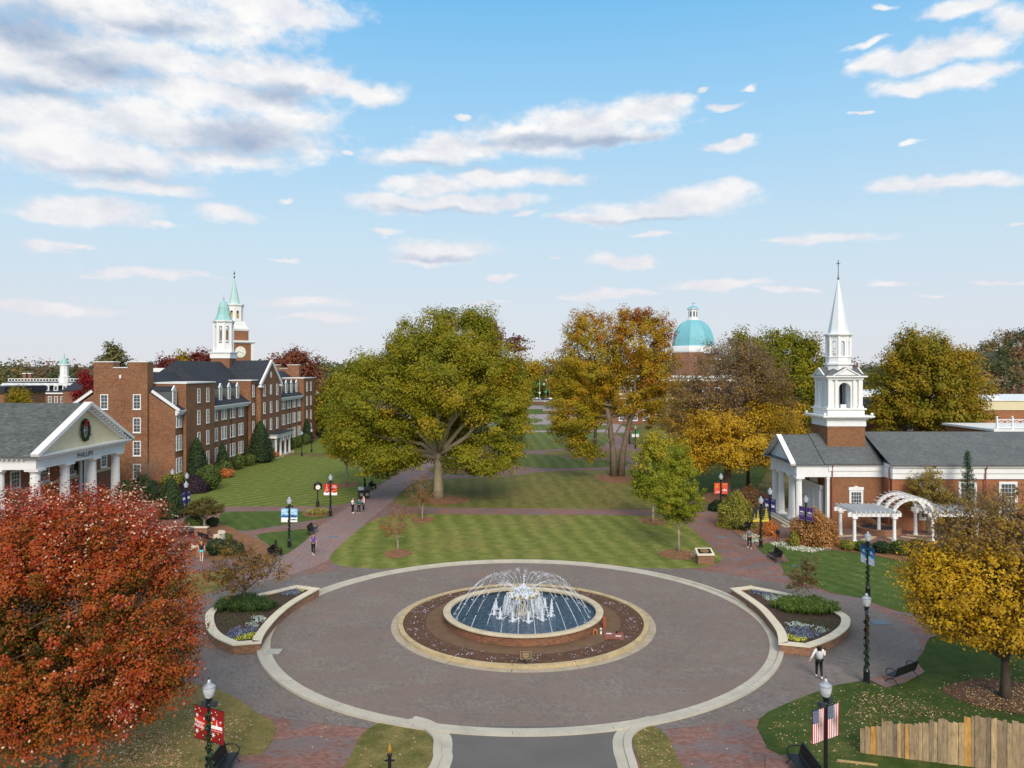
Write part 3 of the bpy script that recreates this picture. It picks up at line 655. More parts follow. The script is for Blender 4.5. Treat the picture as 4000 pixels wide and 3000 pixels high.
# ring of foaming upright jets
for k in range(12):
    a = 2 * math.pi * (k + .3) / 12; m = MB(); h = rng.uniform(.62, .85)
    x, y = 1.78 * math.cos(a), 1.78 * math.sin(a)
    pr = []
    for q in range(9):
        f = q / 8; pr.append(((0.11 * (1 - f) ** 0.75 + 0.012) * rng.uniform(.75, 1.2), 0.50 + h * f))
    m.lathe(pr, 9, 0, T(x, y, 0))
    for q in range(14): m.ball((x + rng.normal(0, .10), y + rng.normal(0, .10), .52 + abs(rng.normal(0, .05))), (rng.uniform(.03, .08), rng.uniform(.03, .08), rng.uniform(.015, .05)), 6, 3)
    for q in range(8): m.ball((x + rng.normal(0, .05), y + rng.normal(0, .05), .5 + h * rng.random()), rng.uniform(.015, .035), 5, 3)
    part('upright_jet', m, FOAM, fo, smooth=True, kind='stuff')
# long arching jets: beads and threads of water on parabolas
for k in range(26):
    a = 2 * math.pi * (k + .15) / 26; m = MB(); R1 = 4.1 + rng.normal(0, .05); r0, z0 = 0.38, 1.85; zt = 2.62 + rng.normal(0, .05)
    vz = math.sqrt(2 * 9.8 * (zt - z0)); tf = (vz + math.sqrt(vz * vz + 2 * 9.8 * (z0 - .52))) / 9.8; vr = (R1 - r0) / tf
    def pt(tt, j=0.0):
        r = r0 + vr * tt; aa = a + rng.normal(0, 1) * j; return (r * math.cos(aa), r * math.sin(aa), z0 + vz * tt - 4.9 * tt * tt + rng.normal(0, 1) * j * 1.5)
    for q in range(170):
        f = rng.random(); tt = tf * f; j = 0.005 + 0.034 * math.exp(-((f - .42) / .22) ** 2); p = pt(tt, j); rr = rng.uniform(.006, .014)
        m.ball(p, (rr, rr, rr * 1.5), 5, 3)
    s0 = 0.0
    while s0 < 0.995:
        s1 = min(s0 + rng.uniform(.03, .10), 1.0)
        if rng.random() < (0.15 if s0 < .55 else 0.85):
            m.tube([pt(tf * (s0 + (s1 - s0) * q / 3), 0.0012) for q in range(4)], 0.008 + 0.008 * rng.random(), 4)
        s0 = s1
    e = pt(tf)
    for q in range(4): m.ball((e[0] + rng.normal(0, .05), e[1] + rng.normal(0, .05), .525), (.04, .04, .012), 6, 3)
    part('arching_jet', m, FOAM, fo, kind='stuff')

# bed furniture
BRONZE = plain('dark_bronze', rgb(52, 44, 38), 0.4, 0.2, metal=0.6)
GOLDL = plain('gilt_lettering', rgb(196, 160, 96), 0.4, 0.1)
p = at(2054, 2597, 0.15); s = thing('plaque_sign', 'small dark bronze plaque on a stake at the near edge of the fountain bed', 'plaque', (p.x, p.y, 0.13))
m = MB(); m.tube([(0, 0, 0), (0, 0, 0.42)], 0.03, 6); part('stake', m, BLACKM, s)
m = MB(); m.cbox((0, 0, 0), (0.56, 0.03, 0.36), 0, T(0, -0.03, 0.52, rx=R(-20)));
for i, wd in enumerate((.30, .36, .34, .12)):
    vs_, fs_ = text(['MEMORIAL', 'FOUNTAIN AND GARDEN', 'IN GRATEFUL HONOR', '1991'][i] if False else '', 1) if False else ([], [])
    m.cbox((0, -0.018, .10 - .07 * i), (wd, .004, .02), 1, T(0, -0.03, 0.52, rx=R(-20)))
for sx, sz_, w_, h_ in ((0, .172, .56, .012), (0, -.172, .56, .012), (-.274, 0, .012, .36), (.274, 0, .012, .36)): m.cbox((sx, -.018, sz_), (w_, .004, h_), 1, T(0, -0.03, 0.52, rx=R(-20)))
part('plate', m, [BRONZE, GOLDL], s)
p = at(2398, 2484, 0.2); s = thing('utility_cover', 'flat red brown utility hatch with two white labels beside the fountain basin', 'hatch', (p.x, p.y, 0.17), R(-4))
m = MB(); m.box(-.55, .55, -.42, .42, 0, .09); part('lid', m, plain('red_brown_metal', rgb(142, 86, 72), 0.6, 0.1), s)
for q in ((-.42, -.12, .12, .27), (.08, .40, -.25, -.10)): m = MB(); m.box(*q, .09, .095); part('warning_label', m, WHITE, s)
m = MB(); m.ball((.18, .34, .14), .07, 8, 6); part('knob', m, BLACKM, s)
p = at(2325, 2478, .2); m = MB(); m.tube([(-.10, 0, 0), (-.10, 0, .22), (-.06, 0, .3), (0, 0, .32), (.06, 0, .3), (.10, 0, .22), (.10, 0, 0)], .05, 8)
solo('vent_pipe', m, plain('tan_pipe', rgb(176, 118, 70), .5), 'small bent tan vent pipe against the fountain basin wall', 'pipe', (p.x, p.y, .15), smooth=True)
p = at(2347, 2475, .2); m = MB(); m.box(-.05, .05, -.05, .05, 0, .36); m.box(-.035, .035, -.055, -.05, .2, .3, 1); solo('marker_post', m, [WHITE, BLACKM], 'short white marker post beside the fountain basin wall', 'post', (p.x, p.y, .15))
p = at(2361, 2452, .2); m = MB(); m.box(-.08, .08, -.08, .08, 0, .62); m.box(-.1, .1, -.1, .1, .62, .66); solo('control_box', m, plain('rust_box', rgb(156, 84, 56), .6), 'narrow rust brown control box standing by the fountain basin', 'box', (p.x, p.y, .15))

# ---------------------------------------------------------------- planters
def offset_poly(pts, d):
    n = len(pts); out = []
    a = sum(pts[i][0] * pts[(i + 1) % n][1] - pts[(i + 1) % n][0] * pts[i][1] for i in range(n)); sg = 1 if a > 0 else -1
    for i in range(n):
        p0, p1, p2 = Vector(pts[i - 1]), Vector(pts[i]), Vector(pts[(i + 1) % n])
        d1 = (p1 - p0).normalized(); d2 = (p2 - p1).normalized(); n1 = Vector((-d1.y, d1.x)) * sg; n2 = Vector((-d2.y, d2.x)) * sg
        b = n1 + n2; k = max(b.length_squared / 2, 0.35); out.append(tuple(p1 + b / k * d))
    return out
def planter(name, outline, label, H=0.55):
    c = np.mean(np.array(outline), axis=0); loc = (c[0], c[1], 0); o = thing(name, label, 'planter', loc, group='brick planters beside the roundabout')
    rel = [(p[0] - c[0], p[1] - c[1]) for p in outline]
    wall = offset_poly(rel, 0.06); inner = offset_poly(rel, 0.44); capi = offset_poly(rel, 0.5)
    m = MB(); n = len(rel)
    for i in range(n):
        j = (i + 1) % n; a, b = wall[i], wall[j]; c2, d2 = inner[i], inner[j]
        m.add([(*a, -.02), (*b, -.02), (*b, H - .07), (*a, H - .07)], [(0, 1, 2, 3)]); m.add([(*d2, .2), (*c2, .2), (*c2, H - .07), (*d2, H - .07)], [(0, 1, 2, 3)])
    me = m.mesh('brick_wall', BRICK_LOW)
    part('brick_wall', me, None, o)
    m = MB()
    for i in range(n):
        j = (i + 1) % n; a, b = rel[i], rel[j]; c2, d2 = capi[i], capi[j]
        m.add([(*a, H - .07), (*b, H - .07), (*d2, H - .07), (*c2, H - .07), (*a, H), (*b, H), (*d2, H), (*c2, H)], [(0, 1, 5, 4), (4, 5, 6, 7), (2, 3, 7, 6), (3, 2, 1, 0)])
    part('coping', m, CAP, o)
    m = MB(); pl = [(*p, H - .16) for p in inner]; ar = sum(pl[i][0] * pl[(i + 1) % n][1] - pl[(i + 1) % n][0] * pl[i][1] for i in range(n))
    m.poly(pl if ar > 0 else pl[::-1]); part('soil', m, SOIL, o)
    return o
def catmull_seg(pts, n=4): return dense(pts, n)
Z = 0.55
lp = [tuple(v) for v in P((909, 2519), (1020, 2510), z=Z)] + catmull_seg(P((1020, 2510), (1036, 2471), (1090, 2405), (1158, 2350), (1251, 2297), z=Z))[1:] + catmull_seg(P((1158, 2285), (1022, 2316), (904, 2343), (836, 2369), (803, 2399), (806, 2449), (838, 2487), (909, 2519), z=Z))[:-1]
PL = planter('brick_planter', lp, 'low curved brick planter with pale coping beside the red maple side of the roundabout')
rp = [tuple(v) for v in P((3163, 2526), (3041, 2514), z=Z)][::-1] + []
rp = catmull_seg(P((2852, 2297), (2949, 2363), (3000, 2417), (3034, 2467), (3041, 2514), z=Z)) + catmull_seg(P((3163, 2526), (3212, 2511), (3271, 2485), (3312, 2453), (3322, 2426), (3312, 2404), (3271, 2381), (3217, 2356), (3136, 2331), (3045, 2309), (2931, 2288), z=Z))
PR = planter('brick_planter', rp, 'low curved brick planter with pale coping beside the walking woman in white')
def scatter_in(pts_px, n, z):
    """random points inside a traced outline"""
    q = P(*pts_px, z=z); xs = [p[0] for p in q]; ys = [p[1] for p in q]; out = []
    while len(out) < n:
        x, y = rng.uniform(min(xs), max(xs)), rng.uniform(min(ys), max(ys)); c = False
        for i in range(len(q)):
            a, b = q[i], q[i - 1]
            if (a[1] > y) != (b[1] > y) and x < (b[0] - a[0]) * (y - a[1]) / (b[1] - a[1]) + a[0]: c = not c
        if c: out.append((x, y, z))
    return out
zf = 0.42
pansies('pansies', scatter_in([(3072, 2470), (3080, 2492), (3170, 2500), (3212, 2480), (3150, 2455), (3085, 2448)], 150, zf), F_BLUE, 'bed of blue violet pansies at the near end of the planter by the woman in white', spread=.10, n_per=9)
pansies('pansies', scatter_in([(3072, 2482), (3075, 2500), (3140, 2506), (3150, 2496), (3110, 2488)], 60, zf), F_YEL, 'strip of yellow pansies at the near end of the planter by the woman in white', spread=.08, n_per=9)
pansies('dusty_miller', scatter_in([(3070, 2436), (3120, 2430), (3236, 2460), (3225, 2478), (3150, 2450), (3085, 2447)], 34, zf), F_SILV, 'silvery dusty miller plants behind the blue pansies by the woman in white', spread=.09, n_per=12, leaf=False)
pansies('pansies', scatter_in([(2925, 2305), (2985, 2306), (3050, 2325), (3010, 2330), (2950, 2322)], 90, zf), F_BLUE, 'blue violet pansies at the far tip of the planter by the woman in white', spread=.10, n_per=8)
pansies('pansies', scatter_in([(2893, 2297), (2930, 2291), (2965, 2296), (2950, 2303), (2910, 2306)], 70, zf), F_YEL, 'yellow pansies at the far tip of the planter by the woman in white', spread=.08, n_per=9)
pansies('dusty_miller', scatter_in([(2960, 2325), (3050, 2325), (3080, 2345), (3000, 2345)], 26, zf), F_SILV, 'silvery dusty miller plants at the far end of the planter by the woman in white', spread=.09, n_per=12, leaf=False)
pansies('pansies', scatter_in([(870, 2480), (935, 2450), (1005, 2455), (985, 2478), (910, 2500)], 120, zf), F_BLUE, 'bed of blue violet pansies at the near end of the planter by the red maple', spread=.10, n_per=9)
pansies('pansies', scatter_in([(910, 2496), (960, 2478), (1000, 2470), (1000, 2492), (930, 2504)], 70, zf), F_YEL, 'strip of yellow pansies at the near end of the planter by the red maple', spread=.08, n_per=9)
pansies('pansies', scatter_in([(1090, 2310), (1150, 2296), (1175, 2305), (1170, 2322), (1110, 2325)], 100, zf), F_BLUE, 'blue violet pansies at the far tip of the planter by the red maple', spread=.10, n_per=8)
pansies('pansies', scatter_in([(1148, 2295), (1180, 2292), (1212, 2298), (1190, 2312), (1172, 2308)], 70, zf), F_YEL, 'yellow pansies at the far tip of the planter by the red maple', spread=.08, n_per=9)
pansies('dusty_miller', scatter_in([(960, 2440), (1010, 2400), (1050, 2420), (1000, 2452)], 26, zf), F_SILV, 'silvery dusty miller plants in the planter by the red maple', spread=.09, n_per=12, leaf=False)
pansies('ground_cover', scatter_in([(850, 2400), (1010, 2370), (1040, 2400), (950, 2445), (860, 2460)], 200, zf), leafmat('sparse_green', [rgb(58, 70, 34), rgb(96, 104, 54)], namp=0), 'thin green seedlings over the soil of the planter by the red maple', spread=.12, n_per=3, leaf=False)
pansies('ground_cover', scatter_in([(3060, 2415), (3290, 2420), (3260, 2460), (3100, 2430)], 160, zf), MATS['sparse_green'], 'thin green seedlings over the soil of the planter by the woman in white', spread=.12, n_per=3, leaf=False)
# white and yellow flower borders before the chapel garden
pansies('flower_border', scatter_in([(3005, 2120), (3060, 2118), (3160, 2140), (3250, 2142), (3180, 2156), (3100, 2152), (3050, 2140)], 230, .06), F_WHITE, 'border of white and pale yellow flowers along the grass in front of the chapel garden', spread=.14, n_per=10, size=(.06, .11))
pansies('flower_border', scatter_in([(2898, 2092), (2940, 2085), (2966, 2095), (2968, 2112), (2935, 2122), (2905, 2105)], 130, .06), F_WHITE, 'patch of white and green flowers behind the man in the grey shirt', spread=.14, n_per=10, size=(.06, .11))
# liriope: arching strap leaves in a mound
L_GRN = leafmat('strap_leaves', [rgb(58, 80, 26), rgb(98, 122, 44), rgb(142, 158, 70)], 0.2, namp=.1)
L_DRK = leafmat('dark_strap_leaves', [rgb(36, 58, 24), rgb(62, 86, 36), rgb(98, 120, 56)], 0.2, namp=.1)
def tufts(name, pts, mat, label, h=(.3, .5), blades=17, wid=.02, reach=.42):
    V = []; tn = []
    for p in pts:
        for b in range(blades):
            a = rng.uniform(0, 6.283); L = rng.uniform(*h); d = np.array([math.cos(a), math.sin(a), 0]); s = np.array([-d[1], d[0], 0]) * wid; base_ = np.array(p) + d * rng.uniform(0, .06)
            rr = reach * rng.uniform(.4, 1.2); q1 = base_ + d * rr * .35 + np.array([0, 0, L * .85]); q2 = base_ + d * rr + np.array([0, 0, L * rng.uniform(.45, 1.0)])
            V += [base_ - s, base_ + s, q1 + s * .9, q1 - s * .9, q1 - s * .9, q1 + s * .9, q2 + s * .2, q2 - s * .2]; c = rng.random(); tn += [c, c]
    V = np.array(V, 'f'); n = len(V) // 4; me = bpy.data.meshes.new(name)
    me.vertices.add(4 * n); me.vertices.foreach_set('co', V.ravel()); me.loops.add(4 * n); me.loops.foreach_set('vertex_index', np.arange(4 * n, dtype=np.int32))
    me.polygons.add(n); me.polygons.foreach_set('loop_start', np.arange(0, 4 * n, 4, dtype=np.int32)); a_ = me.attributes.new('tint', 'FLOAT', 'FACE'); a_.data.foreach_set('value', np.array(tn, 'f'))
    me.update(calc_edges=True); me.materials.append(mat); o = link(bpy.data.objects.new(name, me)); o['kind'] = 'stuff'; o['label'] = label; return o
tufts('strap_leaf_grass', scatter_in([(3020, 2375), (3080, 2345), (3180, 2345), (3265, 2375), (3285, 2395), (3220, 2405), (3100, 2400), (3040, 2392)], 210, .40), L_GRN, 'mound of bright strap leaved grass round the young tree in the planter by the woman in white')
tufts('strap_leaf_grass', scatter_in([(832, 2385), (870, 2355), (960, 2335), (1030, 2345), (1085, 2370), (1040, 2390), (920, 2392), (850, 2395)], 210, .40), L_DRK, 'mound of dark strap leaved grass round the young tree in the planter by the red maple')
tufts('ornamental_grass', [(at(1241, 2008).x + .95 * math.cos(a) * rng.uniform(.7, 1.1), at(1241, 2008).y + .95 * math.sin(a) * rng.uniform(.7, 1.1), .04) for a in np.linspace(0, 6.28, 30)], leafmat('straw_leaves', [rgb(120, 118, 52), rgb(176, 168, 88), rgb(206, 196, 124)], namp=.1), 'ring of pale straw coloured grass round the foot of the street clock', h=(.35, .6), reach=.5, wid=.02)

# ---------------------------------------------------------------- lamp posts
GLOBE = None
t = NT('lamp_globe'); p1 = t.bsdf(t.ramp(t.noise(t.pos(), 6, 2), [(0.3, rgb(206, 212, 218)), (0.7, rgb(242, 244, 246))]), 0.25, 0.6); tl = t.n('ShaderNodeBsdfTranslucent'); tl.inputs[0].default_value = rgb(235, 238, 240)
mx = t.n('ShaderNodeMixShader'); mx.inputs[0].default_value = 0.4; t.l(p1, mx.inputs[1]); t.l(tl.outputs[0], mx.inputs[2]); GLOBE = t.fin(mx.outputs[0])
SILVER = plain('silver_cap', rgb(178, 184, 192), 0.3, 0.1, metal=0.5)
GARL = leafmat('garland', [rgb(24, 44, 30), rgb(44, 70, 44), rgb(78, 104, 68)], .1, namp=.1)
m = MB(); m.lathe([(.20, 0), (.20, .06), (.16, .10), (.15, .55), (.17, .60), (.12, .68), (.085, .78), (.075, 1.0), (.062, 3.42), (.08, 3.46), (.08, 3.52), (.06, 3.56), (.09, 3.66), (.13, 3.74), (.13, 3.78)], 14); POST = m.mesh('post', BLACKM, True)
m = MB(); m.lathe([(.115, 3.76), (.17, 3.86), (.20, 3.98), (.213, 4.10), (.213, 4.15)], 18); GLB = m.mesh('globe', GLOBE, True)
m = MB(); m.lathe([(.222, 4.14), (.222, 4.165), (.19, 4.20), (.15, 4.225), (.10, 4.25), (.10, 4.28), (.075, 4.30), (.07, 4.36), (.045, 4.40), (.012, 4.42)], 18); CAPM = m.mesh('cap', SILVER, True)
m = MB(); m.lathe([(.012, 4.41), (.02, 4.43), (.006, 4.50)], 6); FIN = m.mesh('finial', BLACKM, True)
m = MB(); m.cbox((-.20, 0, 3.52), (.22, .16, .18)); SPK = m.mesh('speaker', plain('speaker_grey', rgb(52, 58, 66), .5), False)
m = MB(); m.cbox((.20, .02, 3.58), (.20, .16, .18)); SPK2 = m.mesh('speaker', MATS['speaker_grey'], False)
BARM = []
for z in (2.22, 3.40):
    m = MB(); m.tube([(-.72, 0, z), (.72, 0, z)], .012, 6); BARM.append(m.mesh('banner_arm', BLACKM))
# garland wound round the post
gp = []
for i in range(1500):
    f = i / 1500; a = f * 2 * math.pi * 7; z = .65 + 2.6 * f; gp.append((.085 * math.cos(a) + rng.normal(0, .03), .085 * math.sin(a) + rng.normal(0, .03), z + rng.normal(0, .04)))
GAR = quads_mesh('garland', np.array(gp), rng.normal(size=(1500, 3)), rng.uniform(.05, .10, 1500), rng.random(1500), GARL)

def cloth(mb, x0, x1, z0, z1, nx=6, wave=.012, m=0, ph=0.0):
    """banner cloth, two faces 6 mm apart, gently waved"""
    for side in (0, 1):
        y0 = -.003 if side == 0 else .003
        vs = [(x0 + (x1 - x0) * i / nx, y0 + wave * math.sin(ph + 3.5 * i / nx + 2 * j), z0 + (z1 - z0) * j / 2) for j in range(3) for i in range(nx + 1)]
        fs = [(j * (nx + 1) + i, j * (nx + 1) + i + 1, (j + 1) * (nx + 1) + i + 1, (j + 1) * (nx + 1) + i) for j in range(2) for i in range(nx)]
        mb.add(vs, fs if side == 0 else [f[::-1] for f in fs], m)
def art(mb, pts, m, y=-.026):
    """flat printed shape in the banner's own plane (both sides)"""
    mb.add([(x, y, z) for x, z in pts], [tuple(range(len(pts)))], m); mb.add([(x, -y, z) for x, z in pts], [tuple(range(len(pts) - 1, -1, -1))], m)
def disc(mb, x, z, r, m, y=-.026, n=8): art(mb, [(x + r * math.cos(2 * math.pi * i / n), z + r * math.sin(2 * math.pi * i / n)) for i in range(n)], m, y)
def words(mb, body, x, z, size, m, shear=0.0, y=-.028, bold=0.0, tilt=0.0):
    vs_, fs_ = text(body, size, shear, bold); c, s_ = math.cos(tilt), math.sin(tilt)
    mb.add([(x + a * c - b * s_, y, z + a * s_ + b * c) for a, b, _ in vs_], fs_, m)
def flake(mb, x, z, r, m):
    for k in range(3):
        a = math.pi * k / 3; dx, dz = r * math.cos(a), r * math.sin(a); px, pz = -dz / r * r * .14, dx / r * r * .14
        art(mb, [(x - dx - px, z - dz - pz), (x + dx - px, z + dz - pz), (x + dx + px, z + dz + pz), (x - dx + px, z - dz + pz)], m, -.026 - .0008 * k)
    disc(mb, x, z, r * .35, m, -.029, 6)
def campus(mb, x, z, w_, m):
    """white silhouette of a long hall with a spire"""
    h = w_ * .22; art(mb, [(x - w_ / 2, z), (x + w_ / 2, z), (x + w_ / 2, z + h), (x - w_ / 2, z + h)], m)
    art(mb, [(x - w_ * .12, z + h), (x + w_ * .12, z + h), (x, z + h * 1.45)], m); art(mb, [(x - w_ * .055, z + h * 1.3), (x + w_ * .055, z + h * 1.3), (x + w_ * .03, z + h * 2.1), (x - w_ * .03, z + h * 2.1)], m, -.027); art(mb, [(x - w_ * .025, z + h * 2.0), (x + w_ * .025, z + h * 2.0), (x, z + h * 3.0)], m, -.028)
def C_(n, r, g, b): return plain(n, rgb(r, g, b), .7, .05)
CW, CR, CDR, CBL, CLB, CSK, CGR, CPU, CPB, CGO, CBK, CNV, COR = C_('print_white', 238, 238, 236), C_('print_red', 196, 40, 34), C_('print_dark_red', 132, 26, 26), C_('print_blue', 44, 104, 172), C_('print_light_blue', 150, 200, 232), C_('print_sky', 196, 222, 240), C_('print_green', 46, 122, 76), C_('print_purple', 84, 46, 120), C_('print_indigo', 56, 52, 120), C_('print_gold', 206, 184, 62), C_('print_black', 44, 42, 44), C_('print_navy', 40, 58, 92), C_('print_orange', 222, 84, 58)
BW, BZ0, BZ1 = .62, 2.22, 3.40
def banner(kind, side):
    """printed cloth beside the post; side -1 left of it, +1 right"""
    mb = MB(); x0, x1 = (-.08 - BW, -.08) if side < 0 else (.08, .08 + BW); xc = (x0 + x1) / 2; g = lambda u, v: (x0 + BW * u, BZ0 + (BZ1 - BZ0) * v)
    mats = [CR, CW, CDR, CGO]; cl = 0
    if kind == 'snowflakes':
        mats = [CDR, CW, CR, CGO]; cloth(mb, x0, x1, BZ0, BZ1, m=0, ph=side); disc(mb, xc, BZ0 + .6, .25, 2, -.022, 14)
        for u, v, r in ((.25, .72, .075), (.8, .66, .05), (.25, .24, .085), (.12, .88, .03)): flake(mb, *g(u, v), r, 1)
        for u, v, r in ((.5, .86, .03), (.12, .58, .05), (.6, .3, .03), (.4, .93, .02), (.9, .4, .015), (.1, .1, .03), (.7, .15, .02)): disc(mb, *g(u, v), r, 3 if r > .025 else 1)
        if side < 0: words(mb, 'Happy', xc - .05, BZ0 + .62, .17, 1, .35, bold=.01, tilt=R(-6)); words(mb, 'Holidays!', xc, BZ0 + .47, .165, 1, .35, bold=.01, tilt=R(-6))
        else: campus(mb, xc, BZ0 + .50, .52, 1); words(mb, 'High Point University', xc, BZ0 + .44, .062, 1)
    elif kind == 'flag':
        mats = [CW, C_('flag_red', 178, 36, 52), C_('flag_blue', 44, 62, 98)]
        for k in range(13):
            a, b = x0 + BW * k / 13, x0 + BW * (k + 1) / 13; cloth(mb, a, b, BZ0, BZ1, 1, .010, 1 if k % 2 == 0 else 0, ph=k * .3)
        zc = BZ1 - .47; xr = x0 + BW * 7 / 13; art(mb, [(x0, zc), (xr, zc), (xr, BZ1), (x0, BZ1)], 2, -.018)
        for i in range(9):
            for j in range(11):
                if (i + j) % 2 == 0:
                    x, z = x0 + (xr - x0) * (i + 1) / 10, zc + .47 * (j + 1) / 12; art(mb, [(x + (.017 if q % 2 == 0 else .007) * math.sin(math.pi * q / 5), z + (.017 if q % 2 == 0 else .007) * math.cos(math.pi * q / 5)) for q in range(10)][::-1], 0, -.021)
    elif kind == 'redspots':
        mats = [CR, CW, CDR]; cloth(mb, x0, x1, BZ0, BZ1, m=0); [flake(mb, *g(u, v), .07, 1) for u, v in ((.3, .8), (.7, .6), (.35, .35), (.7, .2))]; words(mb, 'Happy Holidays', xc, BZ0 + .5, .09, 1, .2)
    elif kind in ('snowscene', 'winter'):
        mats = [CLB, CW, CBL, CSK, CNV] if kind == 'snowscene' else [C_('print_mid_blue', 74, 128, 178), CW, C_('print_deep_blue', 36, 86, 140), CSK, CLB]
        cloth(mb, x0, x1, BZ0, BZ1, m=0, ph=side)
        if kind == 'snowscene':
            art(mb, [g(0.02, 0), g(.98, 0), g(.98, .36), g(.6, .31), g(.3, .38), g(.02, .33)], 1, -.022); art(mb, [g(.02, .33), g(.3, .38), g(.98, .36), g(.98, .52), g(.7, .46), g(.4, .55), g(.02, .46)], 2, -.023)
            for u, v, r in ((.3, .8, .11), (.6, .85, .09), (.75, .65, .09), (.45, .62, .07)): disc(mb, *g(u, v), r, 3, -.024, 10)
            for u in (.2, .35, .55, .72): art(mb, [g(u - .07, .34), g(u + .07, .34), g(u, .58)], 4 if side > 0 else 2, -.025)
            if side > 0: art(mb, [g(.05, .14), g(.95, .14), g(.95, .19), g(.5, .23), g(.05, .19)], 4, -.026)
        else:
            art(mb, [g(.02, 0), g(.98, 0), g(.98, .26), g(.02, .40)], 1, -.022); art(mb, [g(.02, .8), g(.98, .72), g(.98, 1), g(.02, 1)], 2, -.022); art(mb, [g(.02, .40), g(.98, .26), g(.98, .40), g(.5, .44), g(.02, .5)], 3, -.023)
            for u, v, r in ((.5, .72, .09), (.62, .66, .07), (.38, .66, .06), (.3, .2, .05), (.7, .12, .05)): disc(mb, *g(u, v), r, 3 if v > .5 else 4, -.025, 10)
    elif kind == 'redtree':
        mats = [CR, CW, CDR, CGO]; cloth(mb, x0, x1, BZ0, BZ1, m=0); art(mb, [g(.01, 0), g(.99, 0), g(.99, .26), g(.6, .2), g(.3, .23), g(.01, .30)], 1, -.022)
        if side < 0:
            for k in range(8):
                v = .34 + .07 * k; hw = .34 * (1 - k / 8.5); art(mb, [g(.5 - hw, v), g(.5 + hw, v + .035), g(.5 + hw, v + .06), g(.5 - hw, v + .025)], 3 if k % 2 else 1, -.024)
            disc(mb, *g(.5, .93), .04, 1)
        else: words(mb, 'Happy', xc, BZ0 + .98, .17, 1, .2, bold=.012); words(mb, 'Holidays', xc, BZ0 + .80, .16, 1, .2, bold=.012); art(mb, [g(.05, .32), g(.95, .45), g(.95, .49), g(.05, .36)], 3, -.024)
    elif kind == 'green':
        mats = [CGR, CW, C_('print_pale_green', 112, 168, 128), CBK]; cloth(mb, x0, x1, BZ0, BZ1, m=0); art(mb, [g(.01, 0), g(.99, 0), g(.99, .52), g(.6, .46), g(.3, .48), g(.01, .58)], 1, -.022)
        if side > 0:
            for u, h in ((.2, .35), (.4, .25), (.6, .4), (.8, .45)): art(mb, [g(u - .09, .5), g(u + .09, .5), g(u, .5 + h)], 2, -.024)
            words(mb, 'HPU', xc + .08, BZ0 + .2, .13, 3, .3)
        else: words(mb, 'Happy', xc, BZ0 + .98, .15, 2, .2); words(mb, 'Holidays', xc, BZ0 + .80, .14, 2, .2)
    elif kind == 'swoosh':
        mats = [CPB, CW]; cloth(mb, x0, x1, BZ0, BZ1, m=0); art(mb, [g(.2, .36), g(.38, .31), g(.6, .36), g(.82, .30), g(.82, .52), g(.6, .57), g(.4, .52), g(.2, .60)], 1); words(mb, 'HIGH POINT', xc, BZ1 - .10, .075, 1); words(mb, 'UNIVERSITY', xc, BZ1 - .18, .075, 1); words(mb, 'Panthers', xc, BZ0 + .12, .09, 1, .2)
    elif kind == 'crest':
        mats = [CPU, CW, C_('print_lilac', 150, 120, 180)]; cloth(mb, x0, x1, BZ0, BZ1, m=0); campus(mb, xc, BZ0 + .66, .42, 1); words(mb, 'HIGH POINT', xc, BZ0 + .55, .088, 1, bold=.01); words(mb, 'UNIVERSITY', xc, BZ0 + .45, .088, 1, bold=.01)
        for z in (.32, .27): art(mb, [(xc - .18, BZ0 + z), (xc + .18, BZ0 + z), (xc + .18, BZ0 + z + .02), (xc - .18, BZ0 + z + .02)], 2)
        for u, v, w_, h_ in ((.5, .02, .94, .01), (.5, .98, .94, .01), (.03, .5, .01, .96), (.97, .5, .01, .96)): art(mb, [g(u - w_ / 2, v - h_ / 2), g(u + w_ / 2, v - h_ / 2), g(u + w_ / 2, v + h_ / 2), g(u - w_ / 2, v + h_ / 2)], 1)
    elif kind == 'gold':
        mats = [CBK, CGO, CW]; cloth(mb, x0, x1, BZ0, BZ1, m=0); art(mb, [g(.01, 0), g(.99, 0), g(.99, .2), g(.01, .14)], 1, -.022)
        for u, h, w_ in (((.25, .45, .14), (.72, .72, .2)) if side < 0 else ((.62, .88, .32), (.2, .3, .1))):
            for k in range(7):
                v = .2 + h * k / 7; hw = w_ * (1 - k / 7.4); art(mb, [g(max(u - hw, .01), v), g(min(u + hw, .99), v + .02), g(min(u + hw * .9, .99), v + h / 9), g(max(u - hw * .9, .01), v + h / 9 - .02)], 1, -.024)
        if side < 0: words(mb, 'Happy Holidays', xc, BZ0 + .25, .085, 2, .2)
        else: words(mb, 'Season', xc - .1, BZ1 - .12, .09, 1, .2)
    elif kind == 'orange':
        mats = [COR, CW, CGO, CR]; cloth(mb, x0, x1, BZ0, BZ1, m=0)
        if side < 0:
            for u, v, r in ((.4, .8, .1), (.55, .65, .1), (.3, .6, .09), (.6, .85, .06)): flake(mb, *g(u, v), r, 2)
            words(mb, 'Happy', xc + .05, BZ0 + .3, .15, 1, .1, bold=.01); words(mb, 'Holidays', xc + .02, BZ0 + .16, .14, 1, .1, bold=.01)
        else: campus(mb, xc, BZ0 + .36, .46, 1); art(mb, [g(.05, .82), g(.95, .9), g(.95, .94), g(.05, .86)], 2); words(mb, 'High Point University', xc, BZ0 + .22, .06, 1)
    name = 'flag' if kind == 'flag' else 'banner'
    return mb.mesh(name, mats)
_bn = {}
